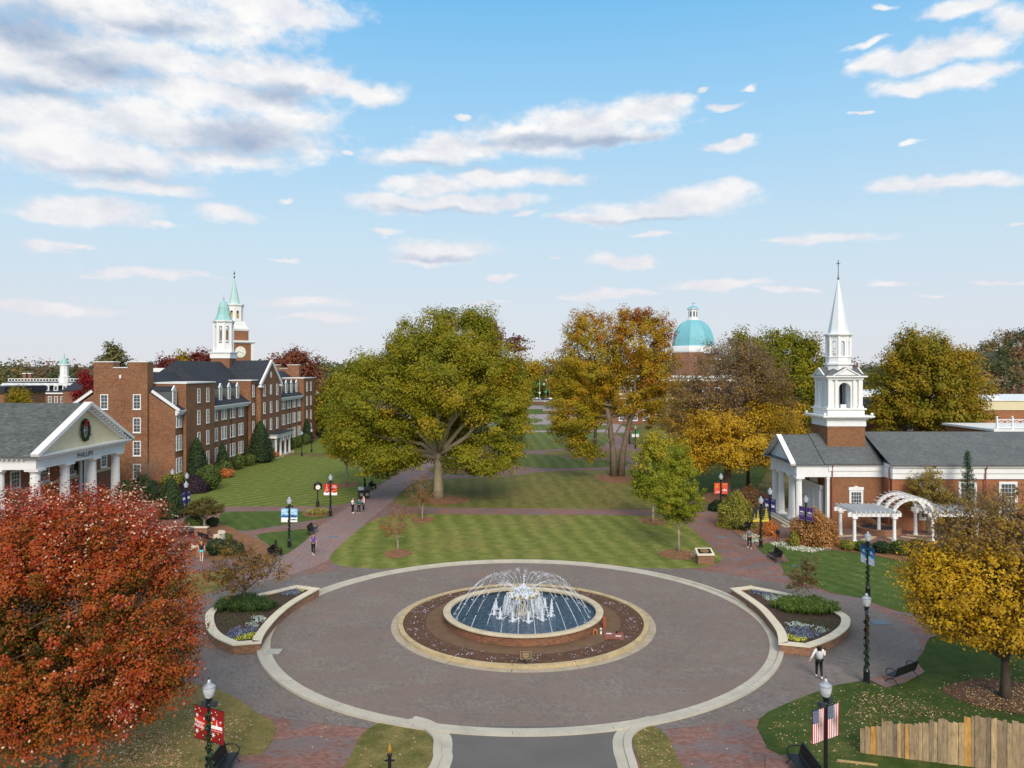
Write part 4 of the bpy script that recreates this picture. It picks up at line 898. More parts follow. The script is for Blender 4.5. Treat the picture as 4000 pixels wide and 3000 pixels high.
def lamp(x, y, kind, rz, label, garland=True, speaker=False):
    o = thing('lamp_post', label, 'lamp post', (x, y, 0), R(rz), 'black lamp posts with white globes')
    for n_, me in (('post', POST), ('globe', GLB), ('cap', CAPM), ('finial', FIN)): part(n_, me, None, o)
    if speaker: part('speaker', SPK, None, o); part('speaker', SPK2, None, o)
    if garland: part('garland', GAR, None, o)
    if kind:
        for me in BARM: part('banner_arm', me, None, o)
        for sd in (-1, 1):
            if (kind, sd) not in _bn: _bn[(kind, sd)] = banner(kind, sd)
            b = part('flag' if kind == 'flag' else 'banner', _bn[(kind, sd)], None, o)
            lab = {'snowflakes': ('red banner wishing Happy Holidays', 'red banner with a white hall silhouette'), 'redtree': ('red banner with a drawn tree', 'red banner wishing Happy Holidays'), 'gold': ('black banner with small gold trees', 'black banner with a big gold tree'), 'green': ('green and white banner', 'green and white banner with trees')}.get(kind)
            if lab: b['label'] = lab[0 if sd < 0 else 1]
    return o
def L(px, py): p = at(px, py); return p.x, p.y
lamp(-10.73, 27.2, 'snowflakes', -25, 'lamp post with red snowflake banners standing beside the bench under the red maple', speaker=True)
lamp(11.15, 27.3, 'flag', 29, 'lamp post carrying two striped national flags beside the wooden fence', garland=False, speaker=True)
lamp(*L(3385, 2668), 'redspots', 66, 'garlanded lamp post with red banners seen edge on by the bench near the yellow tree', speaker=True)
lamp(*L(3390, 2331), 'winter', -78, 'lamp post with deep blue winter sky banners on the lawn edge before the pergola', speaker=True)
lamp(*L(1130, 2140), 'snowscene', 0, 'lamp post with pale blue snow scene banners behind the woman in the purple shirt', speaker=True)
lamp(*L(1291, 2017), 'redtree', 0, 'lamp post with red and white holiday banners beside the street clock', speaker=True)
lamp(*L(1425, 1908), 'green', 0, 'lamp post with green and white banners above the black recycling bin', speaker=True)
lamp(*L(1513, 1863), 'redspots', 0, 'lamp post with red banners beside the path under the big oak')
lamp(*L(1550, 1814), 'snowscene', 0, 'lamp post with blue banners farthest along the path under the oak')
lamp(*L(1179, 1781), None, 0, 'plain lamp post without banners on the lawn nearest the hall porch', garland=False)
lamp(*L(1217, 1767), None, 0, 'plain lamp post without banners just beyond the path to the hall porch', garland=False)
lamp(*L(727, 2055), 'swoosh', 80, 'lamp post with indigo banners behind the bench on the low brick wall', garland=False)
lamp(-34.5, 81.5, None, 0, 'lamp post rising behind the dark purple mounded shrub', garland=False)
lamp(*L(2816, 2012), 'orange', 0, 'lamp post with orange red banners in front of the yellow tree trunk', speaker=True)
lamp(*L(2972, 2138), 'gold', 0, 'lamp post with black and gold tree banners beside the man in the grey shirt', speaker=True)
lamp(*L(3008, 2091), 'swoosh', -64, 'lamp post with indigo banners at the foot of the chapel steps', garland=False)
lamp(25.6, 66.9, 'crest', -57, 'lamp post with purple crest banners behind the brown hydrangea bush', garland=False)
lamp(40.6, 72.4, None, 0, 'lamp post in the chapel courtyard half hidden by the yellow bushes', garland=False)
lamp(*L(2482, 1752), 'green', 0, 'distant lamp post with green and white banners under the gold trees')
lamp(*L(2459, 1735), 'orange', 0, 'distant lamp post with red banners just left of the trash bin under the gold trees')
lamp(-37.4, 84.6, None, 0, 'lamp post half hidden by the shrubs beside the brick gable', garland=False)
# ================================================================ benches, people, clock, fence
def bench_parts(o, w=1.85):
    m = MB(); n = 15
    for i in range(n):                                   # curved slat seat, slats run front to back like bent straps
        pass
    k = int(w / .055)
    for i in range(k):
        x = -w / 2 + w * (i + .5) / k; m.bar((x, -.24, .43), (x, .16, .41), .034, .012); m.bar((x, -.24, .43), (x, -.28, .38), .034, .012)
    m.tube([(-w / 2, -.27, .385), (w / 2, -.27, .385)], .022, 6); m.tube([(-w / 2, .17, .41), (w / 2, .17, .41)], .022, 6); m.box(-w / 2, w / 2, -.26, .15, .395, .402)
    part('seat', m, BLACKM, o)
    m = MB()
    for i in range(k):
        x = -w / 2 + w * (i + .5) / k; m.bar((x, .18, .46), (x, .30, .86), .034, .012)
    m.tube([(-w / 2, .305, .87), (w / 2, .305, .87)], .026, 6); m.tube([(-w / 2, .175, .45), (w / 2, .175, .45)], .02, 6); m.add([(-w / 2, .199, .46), (w / 2, .199, .46), (w / 2, .319, .86), (-w / 2, .319, .86)], [(0, 1, 2, 3)])
    part('backrest', m, BLACKM, o)
    for sx in (-1, 1):
        x = sx * (w / 2 - .02); m = MB(); m.tube([(x, -.34, .0), (x, -.30, .10), (x, -.16, .22), (x, 0, .30), (x, .10, .36)], .024, 6); m.tube([(x, .36, 0), (x, .32, .10), (x, .18, .22), (x, .02, .30)], .024, 6); m.tube([(x, -.36, .012), (x, -.28, .012)], .024, 6); m.tube([(x, .30, .012), (x, .40, .012)], .024, 6)
        part('leg', m, BLACKM, o, smooth=True)
        m = MB(); m.tube([(x, .26, .72), (x, .12, .76), (x, -.06, .76), (x, -.22, .71), (x, -.30, .60), (x, -.28, .48), (x, -.22, .42)], .022, 8); part('armrest', m, BLACKM, o, smooth=True)
_b0 = None
def bench(x, y, rz, label, z=0.0):
    global _b0
    if _b0 is None:
        _b0 = thing('park_bench', label, 'bench', (x, y, z), R(rz), 'black metal benches along the paths'); bench_parts(_b0); return _b0
    return dup(_b0, (x, y, z), R(rz), label)
bench(-10.95, 29.1, 90, 'black metal bench on a brick pad beside the lamp with red snowflake banners')
bench(11.0, 29.0, -90, 'black metal bench below the lamp carrying two national flags')
bench(19.3, 38.0, 213, 'black metal bench seen from behind on a brick pad near the yellow tree')
bench(21.25, 62.0, -90, 'black metal bench on the path edge beside the white flower border')
bench(21.9, 73.2, -62, 'black metal bench under the weeping shrub with a bronze figure seated on it')
bench(-18.7, 72.0, 90, 'black metal bench between the clock and the woman in purple')
bench(-30.2, 70.4, 4, 'black metal bench standing against the low brick wall with the pale cap')
bench(-19.5, 63.0, 90, 'black metal bench with a bronze figure behind the small planter tree')
bench(-18.0, 98.6, 90, 'black metal bench beside the recycling bin under the green bannered lamp')
bench(-17.3, 112.5, 90, 'black metal bench at the foot of the lamp with red banners under the oak')
bench(-27.2, 68.2, 140, 'black metal bench turned away beside the curved pale stone')
bench(25.2, 153.0, -90, 'black metal bench far down the path under the gold trees')
# brick pads under benches
for nm, pts in (('bench_pad', P((3398, 2660), (3579, 2586), (3612, 2628), (3540, 2668), (3460, 2690))), ('bench_pad', P((905, 2962), (1010, 2952), (1060, 2985), (1050, 3100), (900, 3100))), ('bench_pad', P((2990, 2954), (3068, 2954), (3150, 3060), (2990, 3100))), ('bench_pad', P((2995, 2166), (3052, 2162), (3082, 2193), (3034, 2200)))):
    sheet(nm, pts, 0.050, P_RED)

# ---------------------------------------------------------------- people
SKIN = plain('skin', rgb(206, 158, 132), .6, .04); SKIN2 = plain('fair_skin', rgb(222, 178, 152), .6, .04)
def skin_mesh(name, verts, edges, radii, mat, parent, sub=2, label=None):
    """one continuous skinned surface grown over a jointed skeleton"""
    me = bpy.data.meshes.new(name); me.from_pydata(verts, edges, []); me.materials.append(mat)
    o = link(bpy.data.objects.new(name, me)); sk = o.modifiers.new('skin', 'SKIN'); sk.use_smooth_shade = True
    lay = me.skin_vertices[0] if len(me.skin_vertices) else None
    if lay is None:
        bpy.context.view_layer.update()
    for i, r in enumerate(radii): me.skin_vertices[0].data[i].radius = (r, r) if not isinstance(r, tuple) else r
    me.skin_vertices[0].data[0].use_root = True
    if sub: s_ = o.modifiers.new('smooth', 'SUBSURF'); s_.levels = s_.render_levels = sub
    dg = bpy.context.evaluated_depsgraph_get(); m2 = bpy.data.meshes.new_from_object(o.evaluated_get(dg))
    bpy.data.objects.remove(o); bpy.data.meshes.remove(me); m2.name = name
    m2.polygons.foreach_set('use_smooth', [True] * len(m2.polygons))
    p = link(bpy.data.objects.new(name, m2)); p.parent = parent
    if label: p['label'] = label
    return p
def lerp(a, b, t): return tuple(a[i] + (b[i] - a[i]) * t for i in range(3))
def person(label, x, y, rz, J={}, H=1.68, shirt=None, pants=None, shoes=WHITE, hair=None, longhair=True, sleeves=1.0, legcover=1.0, skin=SKIN, pack=None, cap=None, z=0.02, bronze=None, group=None, name='person', cat='person', phone=None):
    """figure facing -Y; J overrides joints (metres for a 1.68 m body)"""
    s = H / 1.68
    j = dict(pel=(0, 0, .90), spn=(0, .01, 1.08), chs=(0, .01, 1.28), nck=(0, .0, 1.43), hd=(0, -.015, 1.53), top=(0, 0, 1.63),
             shL=(.17, .01, 1.36), elL=(.23, .03, 1.10), wrL=(.24, -.06, .86), shR=(-.17, .01, 1.36), elR=(-.23, .03, 1.10), wrR=(-.24, -.06, .86),
             hpL=(.085, 0, .88), knL=(.10, -.01, .48), anL=(.10, .03, .09), hpR=(-.085, 0, .88), knR=(-.10, -.01, .48), anR=(-.10, .03, .09))
    j.update(J)
    for k_ in list(j): j[k_] = tuple(c * s for c in j[k_])
    for S in 'LR':
        if 'to' + S not in j: j['to' + S] = (j['an' + S][0] * 1.08, j['an' + S][1] - .15 * s, max(.03, j['an' + S][2] - .055 * s))
    o = thing(name, label, cat, (x, y, z), R(rz), group)
    sk = bronze or skin
    V = []; E = []; Rr = []
    def add(p, r, par=None):
        V.append(p); Rr.append(tuple(c * s for c in r) if isinstance(r, tuple) else r * s)
        if par is not None: E.append((par, len(V) - 1))
        return len(V) - 1
    pe = add(j['pel'], (.135, .10)); sp = add(j['spn'], (.115, .085), pe); ch = add(j['chs'], (.145, .095), sp); n0 = add(lerp(j['chs'], j['nck'], .75), (.07, .06), ch); nk = add(j['nck'], .05, n0)
    hd0 = add(lerp(j['nck'], j['hd'], .45), (.062, .068), nk); hd = add(j['hd'], (.076, .09), hd0); tp = add(j['top'], (.062, .075), hd)
    for S, sg in (('L', 1), ('R', -1)):
        sh = add(j['sh' + S], .058, ch); ue = add(lerp(j['sh' + S], j['el' + S], .5), .046, sh); el_ = add(j['el' + S], .038, ue); fa = add(lerp(j['el' + S], j['wr' + S], .4), .037, el_); wr = add(j['wr' + S], .026, fa)
        d = Vector(j['wr' + S]) - Vector(j['el' + S]); d.normalize(); side = Vector((0, -1, 0)).cross(d)
        side = side.normalized() if side.length > .1 else Vector((1, 0, 0)); nrm = d.cross(side).normalized()
        hand = add(tuple(Vector(j['wr' + S]) + d * .055 * s), (.036, .018), wr)
        for q in range(4):
            b0 = Vector(j['wr' + S]) + d * .085 * s + side * (q - 1.5) * .019 * s; L_ = (.062, .072, .068, .054)[q] * s
            f0 = add(tuple(b0), .0095, hand); f1 = add(tuple(b0 + d * L_ * .5 + nrm * .006 * s), .0085, f0); add(tuple(b0 + d * L_ * .9 + nrm * .024 * s), .007, f1)
        t0 = add(tuple(Vector(j['wr' + S]) + d * .035 * s + side * .04 * s * -sg), .0105, hand); add(tuple(Vector(j['wr' + S]) + d * .085 * s + side * .058 * s * -sg + nrm * .012 * s), .008, t0)
        hp = add(j['hp' + S], .085, pe); th = add(lerp(j['hp' + S], j['kn' + S], .4), .076, hp); kn = add(j['kn' + S], .053, th); ca = add(lerp(j['kn' + S], j['an' + S], .35), .052, kn); an = add(j['an' + S], .034, ca); add(j['to' + S], (.036, .026), an)
    skin_mesh('body', V, E, Rr, sk, o, 1)
    def tubeset(nm, segs, mat):
        """clothing over the same joints: chains of (point, radius) joined at their first point"""
        V2 = []; E2 = []; R2 = []
        def node(p, r):
            for i, q in enumerate(V2):
                if (Vector(q) - Vector(p)).length < 1e-5: return i
            V2.append(tuple(p)); R2.append(tuple(c * s for c in r) if isinstance(r, tuple) else r * s); return len(V2) - 1
        for seg in segs:
            pr = None
            for p, r in seg:
                q = node(p, r)
                if pr is not None: E2.append((pr, q))
                pr = q
        return skin_mesh(nm, V2, E2, R2, mat, o, 1)
    if shirt or bronze:
        c_ = j['chs']; segs = [[(lerp(j['pel'], j['spn'], .15), (.165, .125)), (j['spn'], (.15, .115)), (c_, (.175, .118)), (lerp(c_, j['nck'], .7), (.085, .07))]]
        for S in 'LR':
            e = lerp(j['sh' + S], j['el' + S], min(1, sleeves * 2)); ar = [(c_, (.175, .118)), (j['sh' + S], .078), (lerp(j['sh' + S], j['el' + S], .5), .064)]
            if sleeves > .6: ar += [(j['el' + S], .055), (lerp(j['el' + S], j['wr' + S], .95), .042)]
            segs.append(ar)
        tubeset('shirt', segs, bronze or shirt)
    if pants or bronze:
        segs = []
        for S in 'LR':
            ar = [(lerp(j['pel'], j['spn'], .2), (.155, .118)), (j['hp' + S], .105), (lerp(j['hp' + S], j['kn' + S], .45), .092)]
            if legcover > .6: ar += [(j['kn' + S], .068), (lerp(j['kn' + S], j['an' + S], .5), .062), (lerp(j['kn' + S], j['an' + S], .95), .052)]
            segs.append(ar)
        tubeset('trousers' if legcover > .6 else 'shorts', segs, bronze or pants)
    for S in 'LR':
        a, t_ = Vector(j['an' + S]), Vector(j['to' + S]); d = (t_ - a); V2 = [tuple(a - d * .25 + Vector((0, 0, -.045 * s))), tuple(a + d * .45 + Vector((0, 0, -.03 * s))), tuple(t_ + d * .25)]
        skin_mesh('shoe', V2, [(0, 1), (1, 2)], [(.045 * s, .045 * s), (.047 * s, .042 * s), (.042 * s, .03 * s)], bronze or shoes, o, 1)
    if hair or bronze:
        h = Vector(j['hd']); hm = bronze or hair
        V2 = [tuple(h + Vector((0, .03, .085)) * s), tuple(h + Vector((0, .06, .01)) * s)]; R2 = [(.096 * s, .098 * s), (.096 * s, .085 * s)]; E2 = [(0, 1)]
        if longhair: V2 += [tuple(h + Vector((0, .085, -.11)) * s), tuple(h + Vector((0, .10, -.26)) * s)]; R2 += [(.125 * s, .07 * s), (.11 * s, .05 * s)]; E2 += [(1, 2), (2, 3)]
        skin_mesh('hair', V2, E2, R2, hm, o, 1)
    if not bronze:
        h = Vector(j['hd']); m = MB()
        for sx in (-1, 1): m.ball(h + Vector((sx * .030, -.083, .005)) * s, (.011 * s, .006 * s, .007 * s), 6, 4)
        m.ball(h + Vector((0, -.080, -.055)) * s, (.022 * s, .008 * s, .006 * s), 6, 4, 1); m.ball(h + Vector((0, -.092, -.022)) * s, (.012 * s, .018 * s, .02 * s), 6, 4, 2)
        part('face', m, [plain('eye_dark', rgb(44, 34, 30), .4), plain('lip', rgb(170, 96, 90), .5), sk], o, smooth=True)
    if cap:
        h = Vector(j['hd']); m = MB(); m.ball(tuple(h + Vector((0, .005, .06)) * s), (.092 * s, .105 * s, .07 * s), 12, 8); m.cbox(tuple(h + Vector((0, -.12, .05)) * s), (.14 * s, .12 * s, .014)); part('cap', m, cap, o, smooth=True)
    if pack:
        c_ = Vector(j['chs']); m = MB(); m.ball(tuple(c_ + Vector((0, .17, -.10)) * s), (.15 * s, .10 * s, .21 * s), 12, 8); part('backpack', m, pack, o, smooth=True)
        for sx in (-1, 1):
            m = MB(); m.tube([tuple(c_ + Vector((sx * .11, .12, .06)) * s), tuple(c_ + Vector((sx * .11, .02, .125)) * s), tuple(c_ + Vector((sx * .115, -.10, .02)) * s), tuple(c_ + Vector((sx * .13, -.06, -.16)) * s), tuple(c_ + Vector((sx * .13, .10, -.22)) * s)], .018, 6); part('strap', m, pack, o)
    if phone:
        m = MB(); w_ = Vector(j['wr' + phone]); d = (w_ - Vector(j['el' + phone])).normalized(); m.cbox(tuple(w_ + d * .10 * s + Vector((0, -.02, .02))), (.075, .012, .15)); part('phone', m, BLACKM, o)
    return o
def cloth_c(n, r, g, b): return plain('cloth_' + n, rgb(r, g, b), .85, .08, 6)
DENIM, BLKC, PURP, TEAL, PINK, OFFW, GREY, AQUA, NAVY = cloth_c('dark', 40, 40, 46), cloth_c('black', 30, 30, 34), cloth_c('purple', 98, 74, 148), cloth_c('teal', 34, 104, 88), cloth_c('pink', 226, 188, 200), cloth_c('offwhite', 228, 228, 224), cloth_c('grey', 112, 114, 122), cloth_c('aqua', 112, 206, 218), cloth_c('navy', 34, 40, 58)
HBR, HBK, HBL = plain('brown_hair', rgb(62, 42, 32), .5, .2), plain('black_hair', rgb(26, 22, 22), .4, .2), plain('blond_hair', rgb(176, 146, 92), .5, .15)
PACKG = cloth_c('pale_pack', 196, 194, 192)
step = dict(knL=(.09, -.14, .49), anL=(.09, -.20, .10), knR=(-.09, -.02, .48), anR=(-.09, .20, .14), toR=(-.095, .08, .04))
p = at(1224, 2168); person('woman with long dark hair in a purple shirt and black trousers', p.x, p.y, 6, dict(step, elR=(-.22, -.06, 1.14), wrR=(-.12, -.20, 1.24)), 1.70, PURP, BLKC, WHITE, HBR, True, .5)
p = at(1378, 2005); person('girl in a white hooded top and black trousers standing in the group of three', p.x, p.y, 70, dict(elR=(-.22, -.02, 1.13), wrR=(-.10, -.16, 1.30)), 1.64, OFFW, BLKC, WHITE, HBR, True)
p = at(1402, 2006); person('girl in a teal green top seen from behind in the group of three', p.x, p.y, 172, dict(elL=(.27, .02, 1.12), wrL=(.18, -.14, 1.0), knL=(.12, 0, .48), anL=(.15, .02, .09)), 1.62, TEAL, BLKC, WHITE, HBK, False)
p = at(1420, 1999); person('girl in a pale pink top with a dark backpack in the group of three', p.x, p.y, -55, dict(elR=(-.22, -.04, 1.12), wrR=(-.08, -.20, 1.08)), 1.70, PINK, BLKC, BLKC, HBL, True, pack=NAVY)
p = at(787, 2195); person('blond woman in aqua shorts and a black top with a backpack walking away', p.x, p.y, 196, dict(step), 1.70, BLKC, AQUA, WHITE, HBL, True, .5, .4, skin=SKIN2, pack=NAVY)
p = at(2927, 2143); person('man in a grey shirt and dark cap walking down the right brick path', p.x, p.y, -4, dict(step), 1.76, GREY, BLKC, OFFW, HBK, False, .5, cap=cloth_c('cap', 50, 34, 38), pack=NAVY)
p = at(3200, 2652); person('woman with black hair in a white jacket with a pale backpack', p.x, p.y, 168, dict(step, elR=(-.24, -.02, 1.12), wrR=(-.30, -.22, 1.22), elL=(.30, .06, 1.12), wrL=(.40, .02, .90)), 1.74, OFFW, BLKC, WHITE, HBK, True, 1.0, skin=SKIN2, pack=PACKG, phone='R')
p = at(2055, 1652); person('distant person in a pale shirt and tan trousers walking across the far lawn', p.x, p.y, 80, dict(step), 1.72, OFFW, cloth_c('tan', 196, 172, 124), BLKC, HBK, False, pack=NAVY)
sit = dict(pel=(0, .06, .50), spn=(0, .10, .70), chs=(0, .10, .90), nck=(0, .06, 1.05), hd=(0, .03, 1.15), top=(0, .04, 1.25), shL=(.17, .08, .97), elL=(.34, .16, .86), wrL=(.52, .16, .88), shR=(-.17, .08, .97), elR=(-.22, .0, .74), wrR=(-.12, -.22, .60), hpL=(.085, .02, .50), knL=(.12, -.38, .50), anL=(.12, -.36, .10), hpR=(-.085, .02, .50), knR=(-.12, -.38, .50), anR=(-.12, -.34, .10))
def statue(x, y, rz, label): return person(label, x, y, rz, sit, 1.75, bronze=BRONZE, longhair=False, z=0.0, name='bronze_statue', cat='statue')
statue(21.62, 73.75, -62, 'dark bronze figure of a seated man on the bench under the weeping shrub')
statue(-19.5, 63.55, 90, 'dark bronze seated figure on the bench behind the small planter tree')
statue(-18.0, 99.1, 90, 'dark bronze seated figure on the bench by the recycling bin')

# ---------------------------------------------------------------- street clock
p = at(1241, 1999); ck = thing('street_clock', 'four faced bronze street clock on a post ringed by pale grass', 'clock', (p.x, p.y, 0.03), R(18))
m = MB(); m.prism([(-.62, -.62), (.62, -.62), (.62, .62), (-.62, .62)], 0, .16); part('plinth', m, BRICK_LOW, ck)
BRZ = plain('brown_iron', rgb(54, 48, 42), .45, .2, metal=.3)
m = MB(); m.lathe([(.24, .16), (.24, .26), (.19, .30), (.18, .98), (.2, 1.0), (.2, 1.06), (.10, 1.14), (.075, 1.3), (.065, 2.22), (.10, 2.26), (.16, 2.34)], 12); part('post', m, BRZ, ck, smooth=True)
m = MB(); m.lathe([(.18, 2.32), (.38, 2.42), (.40, 2.9), (.46, 2.94), (.44, 3.0), (.24, 3.10), (.10, 3.18), (.03, 3.24), (.012, 3.42)], 8, a0=R(22.5)); part('case', m, BRZ, ck)
for k in range(4):
    a = R(90 * k); M_ = T(0, 0, 2.67, rz=a) @ T(0, -.385, 0, rx=R(90)); m = MB(); m.lathe([(.30, 0), (.30, .05), (.26, .06)], 20, 0, M_); f = part('clock_face', m, BRZ, ck)
    m = MB(); m.lathe([(.001, .062), (.25, .062)], 20, 0, M_, cap=False); part('dial', m, plain('dial_cream', rgb(238, 234, 212), .5, .03), f)
    m = MB()
    for h in range(12):
        b = R(30 * h); m.bar(M_ @ Vector((.20 * math.cos(b), .20 * math.sin(b), .066)), M_ @ Vector((.235 * math.cos(b), .235 * math.sin(b), .066)), .018, .004)
    part('hour_marks', m, BLACKM, f)
    for ang, ln in ((R(165), .13), (R(-25), .2)): m = MB(); m.bar(M_ @ Vector((0, 0, .07)), M_ @ Vector((ln * math.cos(ang), ln * math.sin(ang), .07)), .018, .006); part('hand', m, BLACKM, f)

# recycling bin
p = at(1421, 1946); bn = thing('recycling_bin', 'tall black twin recycling bin behind the group of three girls', 'bin', (p.x, p.y, 0.02), R(20))
for k, xx in enumerate((-.33, .33)):
    m = MB(); m.box(xx - .31, xx + .31, -.36, .36, .04, 1.02); part('cabinet', m, BLACKM, bn)
    m = MB(); m.add([(xx - .31, -.36, 1.02), (xx + .31, -.36, 1.02), (xx + .31, .36, 1.30), (xx - .31, .36, 1.30), (xx - .31, .36, 1.02), (xx + .31, .36, 1.02)], [(0, 1, 2, 3), (0, 3, 4), (1, 5, 2), (2, 5, 4, 3)]); part('hood', m, BLACKM if k else plain('solar_panel', rgb(150, 172, 178), .2, .1, spec=.8), bn)
    m = MB(); m.box(xx - .2, xx + .2, -.375, -.36, .30, .62); part('poster', m, plain('poster_mixed', rgb(120, 116, 110), .6, .6, 6), bn)

# plaque pedestal on the front lawn
p = at(2752, 2201); pd = thing('plaque_pedestal', 'square brick pedestal with a slanted dark plaque at the corner of the front lawn', 'pedestal', (p.x, p.y, 0.02), R(2))
m = MB(); m.box(-.62, .62, -.40, .40, 0, .70); part('pier', m, BRICK_LOW, pd)
m = MB(); m.add([(-.68, -.46, .70), (.68, -.46, .70), (.68, .46, .70), (-.68, .46, .70), (-.68, -.46, .78), (.68, -.46, .78), (.66, .46, 1.12), (-.66, .46, 1.12)], [(0, 3, 2, 1), (4, 5, 6, 7), (0, 1, 5, 4), (1, 2, 6, 5), (2, 3, 7, 6), (3, 0, 4, 7)]); part('cap_stone', m, CAP, pd)
sl_ = math.atan2(.34, .92); M_ = T(0, 0, .955, rx=sl_); m = MB(); m.box(-.52, .52, -.32, .32, 0, .02, 0, M_)
for i, wd in enumerate((.5, .62, .7, .58, .3)): m.box(-wd / 2, wd / 2, .2 - .1 * i - .015, .2 - .1 * i + .015, .02, .024, 1, M_)
part('plaque', m, [BRONZE, GOLDL], pd)

# flat metal plates set in the paving
PLATE = plain('blue_grey_plate', rgb(104, 118, 130), .5, .1)
for (a, b, wd, dp, lab) in ((1298, 2098, .95, .55, 'blue grey metal plate in the path beside the woman in purple'), (1427, 1992, .7, .6, 'blue grey metal plate in the path behind the group of three girls'), (1552, 1890, 1.0, .7, 'blue grey metal plate in the path below the big oak'), (2821, 2100, 1.0, .55, 'blue grey metal plate in the brick path opposite the weeping shrub'), (3434, 2433, 1.0, .85, 'blue grey metal plate in the plaza beside the near planter lamp')):
    q = at(a, b); m = MB(); m.box(-wd / 2, wd / 2, -dp / 2, dp / 2, 0, .028); m.box(-wd / 2 + .06, wd / 2 - .06, -dp / 2 + .06, dp / 2 - .06, .028, .032); solo('metal_plate', m, PLATE, lab, 'plate', (q.x, q.y, 0.004), group='metal plates set in the paving')
q = at(3111, 2213); m = MB(); m.prism([(.45 * math.cos(a), .3 * math.sin(a)) for a in np.linspace(0, 6.28, 14, endpoint=False)], 0, .07); solo('valve_cover', m, plain('green_plastic', rgb(72, 112, 92), .5), 'green plastic valve cover lying in the grass by the small young tree', 'cover', (q.x, q.y, .02))
q = at(3038, 2120); s = thing('mailbox', 'small black mailbox on two thin legs at the edge of the chapel bed', 'lantern', (q.x, q.y, .03))  # black mailbox on a stand, with no lamp in it
m = MB(); m.box(-.14, .14, -.10, .10, .72, 1.02); m.box(-.17, .17, -.13, .13, 1.02, 1.06); part('box', m, BLACKM, s)
for sx in (-.09, .09): m = MB(); m.tube([(sx, 0, 0), (sx, 0, .72)], .02, 6); part('leg', m, BLACKM, s)

# stockade fence: split boards of uneven height
OAKW = None
t = NT('weathered_board'); a = t.attr('tint'); ob = t.mapping(t.pos(), scale=(6, 6, .9)); nz = t.noise(ob, 3, 5, .65); nb = t.noise(t.pos(), 2.2, 3)
c = t.ramp(a, [(0, rgb(132, 116, 100)), (.35, rgb(170, 148, 118)), (.7, rgb(196, 170, 130)), (.9, rgb(206, 166, 104)), (1, rgb(206, 152, 76))])
c = t.mix(1.0, c, t.ramp(t.math('MULTIPLY_ADD', nz, .7, t.math('MULTIPLY', nb, .3)), [(.3, (.42, .40, .38, 1)), (.7, (1.2, 1.17, 1.14, 1))]), 'MULTIPLY'); OAKW = t.fin(t.bsdf(c, .85, .2, bump=nz, bstr=.5, bdist=.01))
fa, fb_ = Vector((13.95, 30.75, 0)), Vector((22.6, 28.30, 0)); d = (fb_ - fa); Lf = d.length; ang = math.atan2(d.y, d.x)
fn = thing('wooden_fence', 'rough wooden stockade fence of uneven split boards on the shaded lawn', 'fence', tuple(fa), ang)
prof = [(0, 1.0), (.35, 1.18), (.7, 1.32), (1.77, 1.44), (2.5, 1.64), (3.6, 1.76), (3.72, 1.96), (4.8, 1.95), (5.45, 1.98), (5.6, 1.78), (6.1, 1.75), (6.25, 2.12), (7.2, 2.0), (8.9, 2.0)]
m = MB(); rv = []; x = 0.0
while x < Lf:
    wd = rnd.uniform(.13, .24); h = np.interp(x, [q[0] for q in prof], [q[1] for q in prof]) + rnd.uniform(-.07, .07); yy = rnd.uniform(-.02, .02); tl = rnd.uniform(-.012, .012); sk = rnd.uniform(-.06, .06)
    n0 = len(m.f); m.add([(x, yy, -.02), (x + wd - .006, yy + .004, -.02), (x + wd - .006, yy + .03, -.02), (x, yy + .026, -.02), (x + tl, yy, h), (x + wd - .006 + tl, yy + .004, h + sk), (x + wd - .006 + tl, yy + .03, h + sk), (x + tl, yy + .026, h)], [(0, 3, 2, 1), (4, 5, 6, 7), (0, 1, 5, 4), (1, 2, 6, 5), (2, 3, 7, 6), (3, 0, 4, 7)])
    tv = min(1, max(0, rnd.gauss(.45, .22))); tv = .97 if rnd.random() < .07 else tv; rv += [tv] * 6; x += wd
part('boards', m, OAKW, fn, rv=rv, label='row of split boards with jagged tops')
for zz in (.35, .85): m = MB(); m.box(.05, Lf - .05, .035, .08, zz, zz + .1); part('rail', m, plain('rail_wood', rgb(150, 124, 92), .8, .2), fn)
q = at(3395, 2990); m = MB(); m.box(-1.15, .3, -.05, .05, 0, .05); solo('wooden_plank', m, plain('plank_wood', rgb(176, 148, 102), .8, .2, 5), 'loose pale wooden plank lying on the grass before the stockade fence', 'plank', (q.x, q.y, .03), R(-14))
# gate finial at the bottom edge
m = MB(); m.lathe([(.055, 0), (.055, 3.05), (.085, 3.08), (.085, 3.12), (.05, 3.15)], 8); gx = xat(1522, 24.5)
gp_ = thing('gate_post', 'slim black gate post with a gilt flame finial on the small lawn', 'post', (gx, 24.5, 0.0)); part('shaft', m, BLACKM, gp_)
m = MB(); m.lathe([(.035, 3.15), (.065, 3.2), (.07, 3.26), (.05, 3.34), (.02, 3.42), (.005, 3.46)], 8); part('finial', m, plain('gilt', rgb(196, 148, 58), .35, .1, metal=.4), gp_, smooth=True)
m = MB(); m.bar((-.16, 0, 2.92), (.16, 0, 2.92), .05); part('crossbar', m, BLACKM, gp_)
